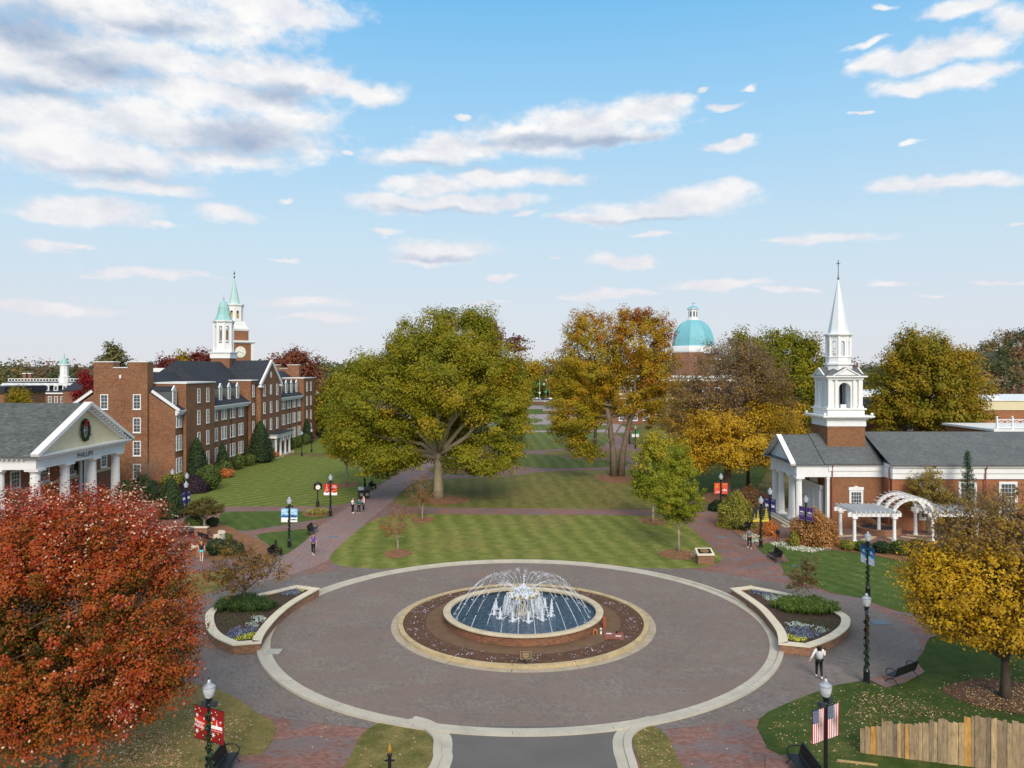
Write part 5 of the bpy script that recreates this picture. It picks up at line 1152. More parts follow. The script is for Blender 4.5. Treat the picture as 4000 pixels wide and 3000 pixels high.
# low brick walls and pale stones by the lower-left garden
w1 = at(690, 2098); w2 = at(790, 2100)
lw = thing('low_wall', 'low brick wall with a pale cap behind the bench near the red maple', 'low wall', ((w1.x + w2.x) / 2 - .3, w1.y + .55, 0))
hw = (w2.x - w1.x) / 2 + .5; m = MB(); m.box(-hw, hw, -.18, .18, 0, .75); part('brickwork', m, BRICK_LOW, lw); m = MB(); m.box(-hw - .06, hw + .06, -.24, .24, .75, .85); part('cap_stone', m, CAP, lw)
q = at(772, 2178); bp = thing('brick_pier', 'short brick pier with a pale cap beside the walking woman in aqua shorts', 'pier', (q.x - .2, q.y + .5, 0)); m = MB(); m.box(-.32, .32, -.32, .32, 0, .78); part('brickwork', m, BRICK_LOW, bp); m = MB(); m.box(-.38, .38, -.38, .38, .78, .88); part('cap_stone', m, CAP, bp)
q = at(848, 2128); m = MB(); m.strip([(.9 * math.cos(a), .9 * math.sin(a)) for a in np.linspace(R(-60), R(75), 14)], -.25, 0, 0, 1.0); solo('curved_stone', m, CAP, 'pale curved stone sign standing behind the turned bench in the shrubs', 'stone sign', (q.x - .6, q.y + .3, 0))
for (a, b, ry_, lab) in ((2985, 2107, 12, 'low brick edging wall left of the black mailbox'), (3062, 2116, 12, 'low brick edging wall right of the black mailbox')):
    q = at(a, b); m = MB(); m.box(-.75, .75, -.12, .12, 0, .22); solo('edging_wall', m, BRICK_LOW, lab, 'low wall', (q.x, q.y, 0), R(ry_))
# ================================================================ buildings
SHIN_D = None
def shingles(name, a, b, bw=.3, bh=.14):
    t = NT(name); uv = t.uv(); br = t.n('ShaderNodeTexBrick'); t.l(uv, br.inputs['Vector']); br.inputs['Scale'].default_value = 1; br.inputs['Brick Width'].default_value = bw; br.inputs['Row Height'].default_value = bh
    br.inputs['Mortar Size'].default_value = .008; br.inputs['Color1'].default_value = a; br.inputs['Color2'].default_value = b; br.inputs['Mortar'].default_value = tuple(v * .5 for v in a[:3]) + (1,)
    n = t.noise(t.pos(), .5, 4); n2 = t.noise(t.pos(), 5, 3)
    c = t.mix(1.0, br.outputs['Color'], t.ramp(t.math('MULTIPLY_ADD', n, .5, t.math('MULTIPLY', n2, .5)), [(.3, (.78,) * 3 + (1,)), (.7, (1.2,) * 3 + (1,))]), 'MULTIPLY')
    m = t.fin(t.bsdf(c, .85, .2, bump=br.outputs['Fac'], bstr=.2, bdist=.01)); MATS[name] = m; return m
SH_HALL = shingles('dark_slate_shingles', rgb(48, 52, 60), rgb(62, 65, 72))
SH_GREY = shingles('grey_green_shingles', rgb(74, 80, 80), rgb(104, 108, 104), .4, .16)
SH_CHAP = shingles('blue_grey_shingles', rgb(92, 97, 99), rgb(108, 112, 112), .3, .14)
BRICK_CH = brickmat('chapel_brick', rgb(146, 98, 68), rgb(112, 74, 54), rgb(170, 134, 100), var=.3)
BRICK_NV = brickmat('nave_brick', rgb(166, 108, 76), rgb(142, 88, 64), rgb(186, 142, 104), var=.25)
VERD = plain('verdigris', rgb(152, 194, 190), .6, .12, .8); VERD2 = plain('blue_copper', rgb(118, 180, 190), .55, .08, .6)
DARKIN = plain('dark_interior', rgb(38, 36, 36), .8, .1); TRIMB = plain('trim_white', rgb(226, 226, 224), .5, .04); COPPER = plain('copper_pipe', rgb(150, 84, 74), .5, .1)
LOUV = plain('dark_siding', rgb(84, 92, 92), .7, .15)

_win = {}
def window(parent, pos, rz, w, h, cols=2, rows=4, trim=.11, sill=True, head=False, name='window'):
    """white sash window (frame and glazing bars) with its glass as a sub-part; faces local -Y"""
    key = (round(w, 2), round(h, 2), cols, rows, trim, head)
    if key not in _win:
        m = MB(); d = .05
        m.box(-w / 2, -w / 2 + trim, -d, .03, -h / 2, h / 2); m.box(w / 2 - trim, w / 2, -d, .03, -h / 2, h / 2); m.box(-w / 2 + trim, w / 2 - trim, -d, .03, h / 2 - trim, h / 2); m.box(-w / 2 + trim, w / 2 - trim, -d, .03, -h / 2, -h / 2 + trim)
        m.box(-w / 2 - .05, w / 2 + .05, -.10, .0, -h / 2 - .08, -h / 2 - .002)
        iw, ih = w - 2 * trim, h - 2 * trim
        for i in range(1, cols): x = -iw / 2 + iw * i / cols; m.box(x - .014, x + .014, -.028, -.012, -ih / 2, ih / 2)
        for i in range(1, rows): z = -ih / 2 + ih * i / rows; b = .03 if i * 2 == rows else .014; m.box(-iw / 2, iw / 2, -.031, -.011, z - b, z + b)
        if head: m.add([(-w / 2 - .12, -.10, h / 2 + .02), (w / 2 + .12, -.10, h / 2 + .02), (w / 2 + .12, .02, h / 2 + .02), (-w / 2 - .12, .02, h / 2 + .02), (0, -.10, h / 2 + .45), (0, .02, h / 2 + .45)], [(0, 1, 4), (3, 5, 2), (0, 4, 5, 3), (1, 2, 5, 4), (0, 3, 2, 1)]); m.box(-w / 2 - .05, w / 2 + .05, -.06, .02, h / 2 + .001, h / 2 + .3)
        g = MB(); g.box(-iw / 2 - .01, iw / 2 + .01, -.008, .012, -ih / 2 - .01, ih / 2 + .01)
        _win[key] = (m.mesh('window', WHITE), g.mesh('pane', GLASS))
    f = part(name, _win[key][0], None, parent); f.location = Vector(pos) - parent.location; f.rotation_euler = (0, 0, rz)
    part('pane', _win[key][1], None, f); return f
EAST, SOUTH, WEST = R(90), 0.0, R(-90)

# ---------------------------------------------------------------- the long brick hall
HX, HY0, HY1, HM = -44.0, 100.3, 172.1, 136.2
hall = thing('brick_hall', 'long four storey brick hall with dark slate roof, dormers and a white cupola', 'building', (HX, HY0, 0))
RX = -50.9; DEEP = 2 * (HX - RX)
m = MB(); m.box(HX - DEEP, HX, HY0, HY1, -.1, 10.0); m.add([(HX, HY0, 10.0), (HX - DEEP, HY0, 10.0), (RX, HY0, 14.7)], [(0, 2, 1)]); m.add([(HX, HY1, 10.0), (HX - DEEP, HY1, 10.0), (RX, HY1, 14.7)], [(0, 1, 2)])
BAYS = [(102.4, 112.2), (160.2, 170.0)]
for a, b in BAYS: m.box(-49.5, HX + .55, a, b, -.1, 13.45)
m.box(-49.5, HX + .55, 127.7, 144.7, -.1, 13.45)
part('wall', m, BRICK_HALL, hall, w=True)
m = MB()
m.box(HX + .001, HX + .07, HY0, HY1, 1.2, 1.38); part('belt_course', m, plain('soldier_course', rgb(124, 76, 56), .8), hall, w=True)
m = MB()     # main roof
e = .5
for sx in (1, -1):
    xe = RX + sx * (DEEP / 2 + e); ze = 10.0 - e * .66 + .35; zr = 15.0
    vs_ = [(xe, HY0 + .25, ze), (xe, HY1 - .25, ze), (RX, HY1 - .25, zr), (RX, HY0 + .25, zr)]; m.add(vs_ + [(x, y, z - .18) for x, y, z in vs_], [(0, 1, 2, 3) if sx > 0 else (3, 2, 1, 0), (4, 5, 1, 0), (5, 6, 2, 1), (7, 4, 0, 3), (7, 6, 5, 4)])
# raised centre roof, hipped
y0, y1, zb, zt = 114.5, 157.8, 12.9, 16.7
hw_ = 4.6
m.add([(RX + hw_, y0, zb), (RX + hw_, y1, zb), (RX - hw_, y1, zb), (RX - hw_, y0, zb), (RX, y0 + 1.6, zt), (RX, y1 - 1.6, zt)], [(0, 1, 5, 4), (2, 3, 4, 5), (3, 0, 4), (1, 2, 5)])
# cross gable behind the pediment
PY0, PY1, PX = 130.4, 141.6, -42.7
m.add([(PX + .15, PY0 - .35, 12.75), (PX + .15, (PY0 + PY1) / 2, 16.95), (RX, (PY0 + PY1) / 2, 16.95), (RX, PY0 - .35, 12.75), (PX + .15, PY1 + .35, 12.75), (RX, PY1 + .35, 12.75)], [(0, 1, 2, 3), (1, 4, 5, 2)])
part('roof', m, SH_HALL, hall, w=True)
m = MB()     # white cornice and copings
for a, b in ((HY0, 102.4), (112.2, 127.7), (144.7, 160.2), (170.0, HY1)):
    m.box(HX + .01, HX + .28, a, b, 9.35, 9.62); m.box(HX + .01, HX + .50, a, b, 9.62, 9.86); m.box(HX + .01, HX + .62, a, b, 9.86, 9.99)
for a, b in BAYS + [(127.7, 144.7)]: m.box(-49.6, HX + .70, a - .1, b + .1, 13.45, 13.62)
part('cornice', m, TRIMB, hall, w=True)
for yy, sg in ((HY0, 1), (HY1, -1)):     # white rakes on the gables
    for sx in (1, -1):
        m = MB(); m.bar((RX + sx * 3.9, yy - sg * .06, 12.55), (RX + sx * 7.5, yy - sg * .06, 10.0), .16, .36); part('rake', m, TRIMB, hall, w=True)
m = MB(); m.box(PX - .8, PX, PY0, PY1, -.1, 12.6); m.add([(PX, PY0, 12.6), (PX, PY1, 12.6), (PX, (PY0 + PY1) / 2, 16.6)], [(0, 1, 2)]); part('pediment_bay', m, BRICK_HALL, hall, w=True)
m = MB(); ym = (PY0 + PY1) / 2
for a, sg in ((PY0 - .45, 1), (PY1 + .45, -1)):
    m.bar((PX + .12, a, 12.75), (PX + .12, ym, 16.9), .34, .42)
    for k in range(11): f = (k + .5) / 11; m.cbox((PX + .22, a + (ym - a) * f, 12.48 + 4.15 * f), (.2, .16, .2))
for a in (PY0, PY1): m.box(PX - .2, PX + .35, a - .6, a + .6, 12.3, 12.62)
part('pediment_trim', m, TRIMB, hall, w=True)
m = MB(); m.lathe([(.42, 0), (.42, .06), (.34, .08)], 16, 0, T(PX + .01, ym, 14.4, ry=R(90)) @ Matrix.Diagonal((1.4, 1, 1, 1))); part('oval_window', m, TRIMB, hall, w=True)
m = MB(); m.box(PX, PX + .05, ym - .5, ym + .5, 10.9, 12.7)
for k in range(9): m.box(PX + .05, PX + .08, ym - .44, ym + .44, 11.0 + .18 * k, 11.1 + .18 * k)
part('louvre', m, TRIMB, hall, w=True)
ROWS = [11.75, 8.72, 5.70, 2.75]
for a, b in BAYS:
    for f in (.42, .74) if a < 130 else (.26, .58):
        for z in ROWS: window(hall, (HX + .56, a + (b - a) * f, z), EAST, .95, 1.95, 2, 4)
pairs = [113.7, 117.3, 120.9, 124.6]; pairs += [2 * HM - y for y in pairs]
for y in pairs:
    for z in ROWS[1:]:
        for dy in (-.58, .58): window(hall, (HX + .02, y + dy, z), EAST, .95, 1.95, 2, 4)
for y in (100.95, 101.95, 170.7, 171.5):
    for z in ROWS[1:]: window(hall, (HX + .02, y, z), EAST, .8, 1.95, 2, 4)
for y in (132.4, ym, 139.6):
    for z in ROWS:
        if y == ym and z == ROWS[0]: continue
        window(hall, (PX + .02, y, z), EAST, 1.0, 1.95, 2, 4)
for y in (129.0, 143.2):
    for z in ROWS: window(hall, (HX + .56, y, z), EAST, .9, 1.95, 2, 4)
# gable end toward the drone
CHX = (-54.4, -47.4)
for yy, sg in ((HY0, 1), (HY1, -1)):
    m = MB(); ya, yb = (yy - .45, yy + 1.2) if sg > 0 else (yy - 1.2, yy + .45)
    m.box(CHX[0], CHX[1], ya, yb, -.1, 15.55); m.box(CHX[0], CHX[0] + 2.55, ya, yb, 15.55, 16.30); m.box(CHX[1] - 2.55, CHX[1], ya, yb, 15.55, 16.30)
    ch = part('chimney', m, BRICK_HALL, hall, w=True)
    m = MB(); m.box(CHX[0] - .08, CHX[0] + 2.63, ya - .08, yb + .08, 16.30, 16.42); m.box(CHX[1] - 2.63, CHX[1] + .08, ya - .08, yb + .08, 16.30, 16.42); m.box(CHX[0] + 2.56, CHX[1] - 2.56, ya - .08, yb + .08, 15.55, 15.66); part('cap_stone', m, TRIMB, ch, w=True)
    yf = yy - .45 if sg > 0 else yy + .45
    for x in (-53.0, -48.75):
        for z in (11.15, 8.12, 5.1, 2.1): window(hall, (x, yf - sg * .02, z), SOUTH if sg > 0 else R(180), 1.02, 1.95, 2, 4)
# blind arch and recessed brick panels between the gable windows
m = MB(); xc = RX
for k in range(13):
    a0, a1 = math.pi * k / 13, math.pi * (k + 1) / 13
    m.add([(xc + 1.0 * math.cos(a), HY0 - .45 - d, 13.2 + 1.0 * math.sin(a)) for a in (a0, a1) for d in (0, .05)] + [(xc + 1.25 * math.cos(a), HY0 - .45 - d, 13.2 + 1.25 * math.sin(a)) for a in (a0, a1) for d in (0, .05)], [(1, 3, 7, 5), (0, 1, 5, 4), (4, 5, 7, 6), (0, 2, 3, 1)])
part('blind_arch', m, plain('arch_brick', rgb(140, 90, 64), .8), hall, w=True)
for z0, z1 in ((9.6, 11.4), (6.6, 8.2), (3.4, 5.2)):
    m = MB(); m.box(xc - .82, xc + .82, HY0 - .48, HY0 - .45, z1, z1 + .1); m.box(xc - .9, xc - .82, HY0 - .48, HY0 - .45, z0, z1 + .1); m.box(xc + .82, xc + .9, HY0 - .48, HY0 - .45, z0, z1 + .1); part('panel_frame', m, MATS['arch_brick'], hall, w=True)
m = MB(); m.box(xc - .12, xc + .12, HY0 - .55, HY0 - .45, 14.2, 14.65); part('keystone', m, TRIMB, hall, w=True)
# dormers
def dormer(y, xf=-44.55, w=1.05, z0=10.45, z1=12.6, back=-49.2):
    d = part('dormer', MB().box(0, .001, 0, .001, 0, .001) if False else _dorm_face(w, z0, z1), TRIMB, hall); d.location = Vector((xf, y, 0)) - hall.location
    m = MB(); h = z1 - z0
    for sg in (-1, 1): m.add([(-.05, sg * w * .48, z0 - .2), (-.05, sg * w * .48, z1), (back - xf, sg * w * .48, z1), (back - xf, sg * w * .48, z0 - .2)], [(0, 1, 2, 3) if sg < 0 else (3, 2, 1, 0)])
    part('cheek', m, LOUV, d)
    m = MB(); ov = w / 2 + .12
    m.add([(.12, -ov, z1 - .05), (.12, 0, z1 + .55), (back - xf, 0, z1 + .55), (back - xf, -ov, z1 - .05), (.12, ov, z1 - .05), (back - xf, ov, z1 - .05)], [(0, 1, 2, 3)[::-1], (1, 4, 5, 2)[::-1]]); part('dormer_roof', m, SH_HALL, d)
    m = MB(); m.box(.055, .075, -w * .30, w * .30, z0 + .35, z1 - .15); g = part('pane', m, GLASS, d)
    m = MB(); m.box(.07, .095, -.014, .014, z0 + .35, z1 - .15)
    for k in (1, 2, 3): z = z0 + .35 + (h - .5) * k / 4; m.box(.07, .092, -w * .30, w * .30, z - .016, z + .016)
    part('glazing_bars', m, WHITE, d)
def _dorm_face(w, z0, z1):
    m = MB(); m.box(-.02, .05, -w / 2, w / 2, z0 - .1, z1); m.box(.05, .1, -w / 2, -w * .32, z0 - .1, z1); m.box(.05, .1, w * .32, w / 2, z0 - .1, z1); m.box(.05, .1, -w * .32, w * .32, z0 - .1, z0 + .3)
    m.add([(.1, -w / 2 - .14, z1 - .02), (.1, w / 2 + .14, z1 - .02), (.1, 0, z1 + .66), (-.1, -w / 2 - .14, z1 - .02), (-.1, w / 2 + .14, z1 - .02), (-.1, 0, z1 + .66)], [(0, 1, 2), (0, 2, 5, 3), (1, 4, 5, 2)]); return m
for y in pairs: dormer(y)
dormer(101.25); dormer(171.1)
for sy in (102.3, 112.6, 120.0, 127.3, 145.1, 151.5): m = MB(); m.tube([(HX + .12, sy, .1), (HX + .12, sy, 9.4)], .05, 6); part('downspout', m, COPPER if False else BLACKM, hall, w=True)
# porch
m = MB(); m.box(PX + .05, -40.8, 133.2, 142.2, 3.35, 3.95); m.box(PX + .05, -40.55, 132.95, 142.45, 3.95, 4.12); pch = part('porch', m, TRIMB, hall, w=True)
m = MB(); m.box(PX, -40.4, 132.8, 142.6, 4.12, 4.2); part('porch_roof', m, SH_HALL, pch, w=True)
vs_, fs_ = text('NORTON', .42)
for y in (133.7, 136.3, 139.1, 141.7):
    m = MB(); m.lathe([(.26, .15), (.26, .25), (.21, .32), (.18, 3.1), (.24, 3.25), (.26, 3.35)], 12, 0, T(-41.1, y, 0)); part('column', m, TRIMB, pch, w=True, smooth=True)
m = MB(); m.box(PX, -40.3, 132.6, 142.8, 0, .15); part('porch_floor', m, CONCG, pch, w=True)
m = MB(); m.box(PX + .01, PX + .06, 136.8, 138.6, .15, 2.7); part('door', m, TRIMB, hall, w=True)
for y in (134.6, 140.6):
    m = MB(); m.lathe([(.22, 0), (.34, .5), (.38, .55), (.3, .56)], 10, 0); solo('flower_urn', m, plain('tan_urn', rgb(190, 166, 106), .7), 'tan urn beside the %s porch column of the long hall' % ('near' if y < 138 else 'far'), 'urn', (-40.1, y, .02), smooth=True)
# cupola on the ridge: brick base, white belfry, green bell dome
CY = 135.6
cp = part('cupola', MB().box(RX - 1.6, RX + 1.6, CY - 1.6, CY + 1.6, 14.2, 17.3), BRICK_HALL, hall, w=True)
m = MB(); m.box(RX - 1.75, RX + 1.75, CY - 1.75, CY + 1.75, 17.3, 18.25); m.box(RX - 1.95, RX + 1.95, CY - 1.95, CY + 1.95, 18.25, 18.45); part('cupola_base', m, WHITE, cp, w=True)
def arcade(r, z0, z1, n=8, op=.52, zo0=.5, spring=None, a0=R(22.5), c=(0, 0), thick=.28):
    """n-sided lantern wall with an arched opening in each face"""
    m = MB(); spring = spring if spring is not None else z1 - .9
    for k in range(n):
        A0, A1 = a0 + 2 * math.pi * k / n, a0 + 2 * math.pi * (k + 1) / n
        p0, p1 = Vector((r * math.cos(A0), r * math.sin(A0), 0)), Vector((r * math.cos(A1), r * math.sin(A1), 0)); L_ = (p1 - p0).length; tx = (p1 - p0).normalized(); nn_ = Vector((tx.y, -tx.x, 0)); mid = (p0 + p1) / 2; hw = L_ * op / 2
        def q(u, z, d=0.0): v = mid + tx * u - nn_ * d; return (c[0] + v.x, c[1] + v.y, z)
        arc_ = [(-hw * math.cos(math.pi * i / 8), spring + hw * math.sin(math.pi * i / 8)) for i in range(9)]
        outer = [(-L_ / 2, z0), (-L_ / 2, z1), (L_ / 2, z1), (L_ / 2, z0)]
        m.add([q(-L_ / 2, z0), q(-hw, z0), q(-hw, spring), q(-L_ / 2, spring)], [(0, 1, 2, 3)]); m.add([q(hw, z0), q(L_ / 2, z0), q(L_ / 2, spring), q(hw, spring)], [(0, 1, 2, 3)])
        if zo0 > 0: m.add([q(-hw, z0), q(hw, z0), q(hw, z0 + zo0), q(-hw, z0 + zo0)], [(0, 1, 2, 3)])
        for i in range(8):
            a, b = arc_[i], arc_[i + 1]; m.add([q(a[0], a[1]), q(b[0], b[1]), q(b[0], z1), q(a[0], z1)], [(0, 1, 2, 3)]); m.add([q(a[0], a[1]), q(a[0], a[1], thick), q(b[0], b[1], thick), q(b[0], b[1])], [(0, 1, 2, 3)])
        m.add([q(-L_ / 2, spring), q(-hw, spring), q(-hw, z1), q(-L_ / 2, z1)], [(0, 1, 2, 3)]); m.add([q(hw, spring), q(L_ / 2, spring), q(L_ / 2, z1), q(hw, z1)], [(0, 1, 2, 3)])
        for sg in (-1, 1): m.add([q(sg * hw, z0 + zo0), q(sg * hw, z0 + zo0, thick), q(sg * hw, spring, thick), q(sg * hw, spring)], [(0, 1, 2, 3) if sg < 0 else (3, 2, 1, 0)])
        m.bar(q(-L_ / 2 + .06, z0), q(-L_ / 2 + .06, z1), .2, .14)
    return m
lt = arcade(1.62, 18.45, 23.6, op=.46, zo0=1.5, c=(RX, CY)); part('lantern', lt, WHITE, cp, w=True)
m = MB(); m.lathe([(1.66, 23.5), (1.9, 23.75), (1.9, 23.95), (1.6, 23.96)], 8, 0, T(RX, CY, 0), a0=R(22.5)); part('lantern_cornice', m, WHITE, cp, w=True)
m = MB(); m.lathe([(1.65, 23.9), (1.4, 24.3), (1.14, 24.9), (1.0, 25.6), (.9, 26.3), (.68, 26.9), (.4, 27.3), (.14, 27.5), (.09, 27.7), (.16, 27.85), (.05, 28.1), (.02, 28.6)], 8, 0, T(RX, CY, 0), a0=R(22.5)); part('bell_dome', m, VERD, cp, w=True)

# ---------------------------------------------------------------- the white-columned hall at left
ph = thing('columned_hall', 'brick hall with white column portico, cream pediment and grey shingle roof beside the red maple', 'building', (-43.8, 71.0, 0))
WX = -47.5
m = MB(); m.box(-85, WX, 71.2, 92.0, -.1, 7.0); part('wall', m, BRICK, ph, w=True)
m = MB(); m.box(WX + .002, WX + .08, 71.2, 92, 3.55, 3.85); part('belt_course', m, plain('belt_stone', rgb(196, 176, 140), .8), ph, w=True)
PA, PB, PM, ZE, ZA = 70.3, 86.9, 78.6, 7.55, 11.95
m = MB()
for sg, ye in ((1, PA - .5), (-1, PB + .5)):
    vs_ = [(-43.0, ye, ZE - .05), (-43.0, PM, ZA), (-86, PM, ZA), (-86, ye, ZE - .05)]; m.add(vs_ + [(x, y, z - .16) for x, y, z in vs_], [(0, 1, 2, 3)[::-1] if sg > 0 else (0, 1, 2, 3), (0, 4, 5, 1), (0, 3, 7, 4), (4, 7, 6, 5)])
m.add([(-48, 92.3, 7.4), (-86, 92.3, 7.4), (-86, 84, 10.6), (-48, 84, 10.6), (-48, 84, 7.4)], [(0, 1, 2, 3)[::-1], (0, 3, 4)])
part('roof', m, SH_GREY, ph, w=True)
m = MB(); m.add([(-43.75, PA, ZE), (-43.75, PB, ZE), (-43.75, PM, ZA - .3)], [(0, 1, 2)]); part('pediment', m, CREAM, ph, w=True)
m = MB()
m.box(-44.4, -43.7, PA + .2, PB - .2, 6.15, 7.15); m.box(-44.5, -43.35, PA - .1, PB + .1, 7.15, 7.38); m.box(-44.5, -43.05, PA - .4, PB + .4, 7.38, 7.56)
m.box(-85, -44.4, PA + .2, PA + .9, 6.15, 7.15); m.box(-85, -44.5, PA - .1, PA + .9, 7.15, 7.38); m.box(-85, -44.5, PA - .4, PA + .9, 7.38, 7.5); m.box(-48, -44.4, PB - .9, PB - .2, 6.15, 7.15)
for k in range(40): y = PA + .3 + (PB - PA - .6) * k / 39; m.cbox((-43.5, y, 7.10), (.3, .16, .1))
for k in range(30): m.cbox((-44.8 - k * .45, PA - .0, 7.10), (.16, .3, .1))
part('entablature', m, TRIMB, ph, w=True)
m = MB()
for a, sg in ((PA - .55, 1), (PB + .55, -1)):
    m.bar((-43.35, a, ZE - .02), (-43.35, PM, ZA - .05), .75, .34); m.bar((-43.6, a + sg * .7, ZE - .1), (-43.6, PM, ZA - .52), .35, .3)
    for k in range(15): f = (k + .7) / 15.5; m.cbox((-43.4, a + (PM - a) * f, ZE - .3 + (ZA - ZE) * f), (.5, .26, .22))
part('raking_cornice', m, TRIMB, ph, w=True)
def doric(x, y, z0, z1, r, parent, name='column', mat=None):
    m = MB(); h = z1 - z0; pr = [(r * 1.35, 0), (r * 1.35, .16), (r * 1.2, .2), (r * 1.15, .32), (r, .38)] + [(r * (1 - .16 * f ** 1.4), .38 + (h - .85) * f) for f in (.0, .25, .5, .75, 1)] + [(r * .95, h - .42), (r * 1.18, h - .25), (r * 1.3, h - .18)]
    m.lathe(pr, 20, 0, T(x, y, z0)); m.cbox((x, y, z1 - .09), (r * 2.8, r * 2.8, .18)); m.cbox((x, y, z0 + .06), (r * 2.9, r * 2.9, .12))
    for k in range(20):
        a = 2 * math.pi * (k + .5) / 20; m.bar((x + r * .985 * math.cos(a), y + r * .985 * math.sin(a), z0 + .45), (x + r * .83 * math.cos(a), y + r * .83 * math.sin(a), z1 - .5), .05, .05)
    return part(name, m, mat or TRIMB, parent, w=True, smooth=True)
for y in (71.2, 75.9, 80.8, 85.6): doric(-44.2, y, .5, 6.15, .46, ph)
doric(-47.4, 71.0, .5, 6.15, .46, ph); doric(-50.6, 71.0, .5, 6.15, .46, ph)
m = MB(); m.box(-48, -43.2, 70.2, 87, 0, .5); part('portico_floor', m, CONCG, ph, w=True)
for y, w_ in ((73.4, 1.5), (77.6, 2.4), (82.9, 1.3), (89.3, 1.4)): window(ph, (WX + .02, y, 4.85), EAST, w_, 1.75, 4 if w_ > 2 else 3, 4, .16)
m = MB(); m.box(WX + .01, WX + .14, 84.2, 86.4, .5, 5.9); dp = part('door', m, TRIMB, ph, w=True)
vs_, fs_ = text('PHILLIPS', .66, 0, .004); m = MB(); m.add([(-43.66 + .012, PM + a * 1.22, 6.66 + b) for a, b, _ in vs_], fs_); part('lettering', m, plain('bronze_letters', rgb(70, 68, 70), .5, .1), ph, w=True)
m = MB(); m.lathe([(.06, .0), (.20, .15), (.26, .55), (.28, .6), (.12, .8), (.03, .95)], 6, 0, T(-45.6, 80.4, 4.75)); m.tube([(-45.6, 80.4, 5.65), (-45.6, 80.4, 6.2)], .015, 5); solo('hanging_lantern', m, BLACKM, 'black lantern hanging in the white columned portico', 'lantern')
m = MB(); m.tube([(-46.9, 84.0, .5), (-46.9, 84.0, 6.2)], .07, 8); part('downspout', m, BLACKM, ph, w=True)
# round gable window and its wreath
m = MB(); m.lathe([(.62, 0), (.62, .06), (.5, .08)], 20, 0, T(-43.75, PM - .15, 9.15, ry=R(90)) @ Matrix.Diagonal((1.25, .85, 1, 1))); rw = part('oval_window', m, TRIMB, ph, w=True)
m = MB(); m.lathe([(.001, .085), (.48, .085)], 20, 0, T(-43.75, PM - .15, 9.15, ry=R(90)) @ Matrix.Diagonal((1.25, .85, 1, 1)), cap=False); part('pane', m, GLASS, rw, w=True)
m = MB(); m.box(-43.66, -43.63, PM - .18, PM - .12, 8.6, 9.7); m.box(-43.66, -43.632, PM - .55, PM + .25, 9.12, 9.18); part('glazing_bars', m, WHITE, rw, w=True)
wr = thing('wreath', 'big green christmas wreath with a red bow round the oval window of the cream pediment', 'wreath', (-43.6, PM - .15, 9.15))
n = 2200; a = rng.uniform(0, 6.283, n); rr = rng.normal(0, .09, n); q = np.column_stack([rng.normal(.06, .06, n), (.68 + rr) * np.cos(a), (.98 + rr) * np.sin(a)])
part('greenery', quads_mesh('greenery', q, rng.normal(size=(n, 3)), rng.uniform(.08, .15, n), rng.random(n), GARL), None, wr)
m = MB(); RED = C_('ribbon_red', 176, 28, 34)
m.ball((.16, -.17, .92), (.08, .2, .13), 8, 6); m.ball((.16, .17, .92), (.08, .2, .13), 8, 6); m.ball((.18, 0, .92), (.09, .09, .09), 8, 6); m.bar((.16, -.04, .85), (.16, -.2, .35), .03, .14); m.bar((.16, .04, .85), (.16, .16, .4), .03, .14); part('bow', m, RED, wr, smooth=True)
m = MB()
for k in range(9): a_ = 2 * math.pi * k / 9 + .5; m.ball((.13, .68 * math.cos(a_), .98 * math.sin(a_)), .07, 7, 5)
part('baubles', m, RED, wr, smooth=True)

# ---------------------------------------------------------------- the chapel
ch = thing('chapel', 'brick chapel with white steeple, column portico and blue grey shingle roof', 'building', (28.0, 78.5, 0))
CYm = 78.5
m = MB(); m.box(30.9, 36.2, 74.9, 82.1, -.1, 5.2); part('narthex_wall', m, BRICK_CH, ch, w=True)
m = MB(); m.box(36.2, 74, 73.1, 83.9, -.1, 5.2); part('nave_wall', m, BRICK_NV, ch, w=True)
m = MB()
m.box(30.85, 36.15, 74.75, 82.25, 4.9, 5.5); m.box(30.8, 36.1, 74.65, 82.35, 5.5, 6.05); m.box(30.7, 36.0, 74.45, 82.55, 6.05, 6.22)
m.box(36.15, 74, 72.95, 84.05, 4.95, 5.5); m.box(36.1, 74, 72.85, 84.15, 5.5, 6.1); m.box(36.0, 74.2, 72.6, 84.4, 6.1, 6.32)
m.box(27.7, 30.85, 74.75, 75.5, 4.9, 6.05); m.box(27.7, 30.85, 81.5, 82.25, 4.9, 6.05); m.box(27.7, 28.4, 75.5, 81.5, 4.9, 6.05); m.box(27.5, 30.7, 74.5, 82.5, 6.05, 6.20)
for k in range(12): m.cbox((27.68, 75.2 + 6.6 * k / 11, 5.55), (.06, .24, .6))
part('entablature', m, WHITE, ch, w=True)
def gable_roof(m, x0, x1, hw, ze, zr, th=.12):
    for sg in (1, -1):
        vs_ = [(x0, CYm - sg * hw, ze), (x1, CYm - sg * hw, ze), (x1, CYm, zr), (x0, CYm, zr)]
        m.add(vs_ + [(x, y, z - th) for x, y, z in vs_], [(0, 1, 2, 3) if sg > 0 else (3, 2, 1, 0), (0, 4, 5, 1) if sg > 0 else (1, 5, 4, 0), (0, 3, 7, 4), (1, 5, 6, 2)])
m = MB(); gable_roof(m, 27.0, 30.3, 4.05, 6.18, 8.72); gable_roof(m, 30.3, 36.0, 4.15, 6.24, 8.86); gable_roof(m, 35.8, 74.3, 5.95, 6.34, 9.02); part('roof', m, SH_CHAP, ch, w=True)
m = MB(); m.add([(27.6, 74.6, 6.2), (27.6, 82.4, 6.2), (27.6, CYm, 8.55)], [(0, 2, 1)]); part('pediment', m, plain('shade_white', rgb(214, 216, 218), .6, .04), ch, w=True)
m = MB()
for sg in (1, -1): m.bar((27.25, CYm - sg * 4.1, 6.14), (27.25, CYm, 8.66), .5, .22)
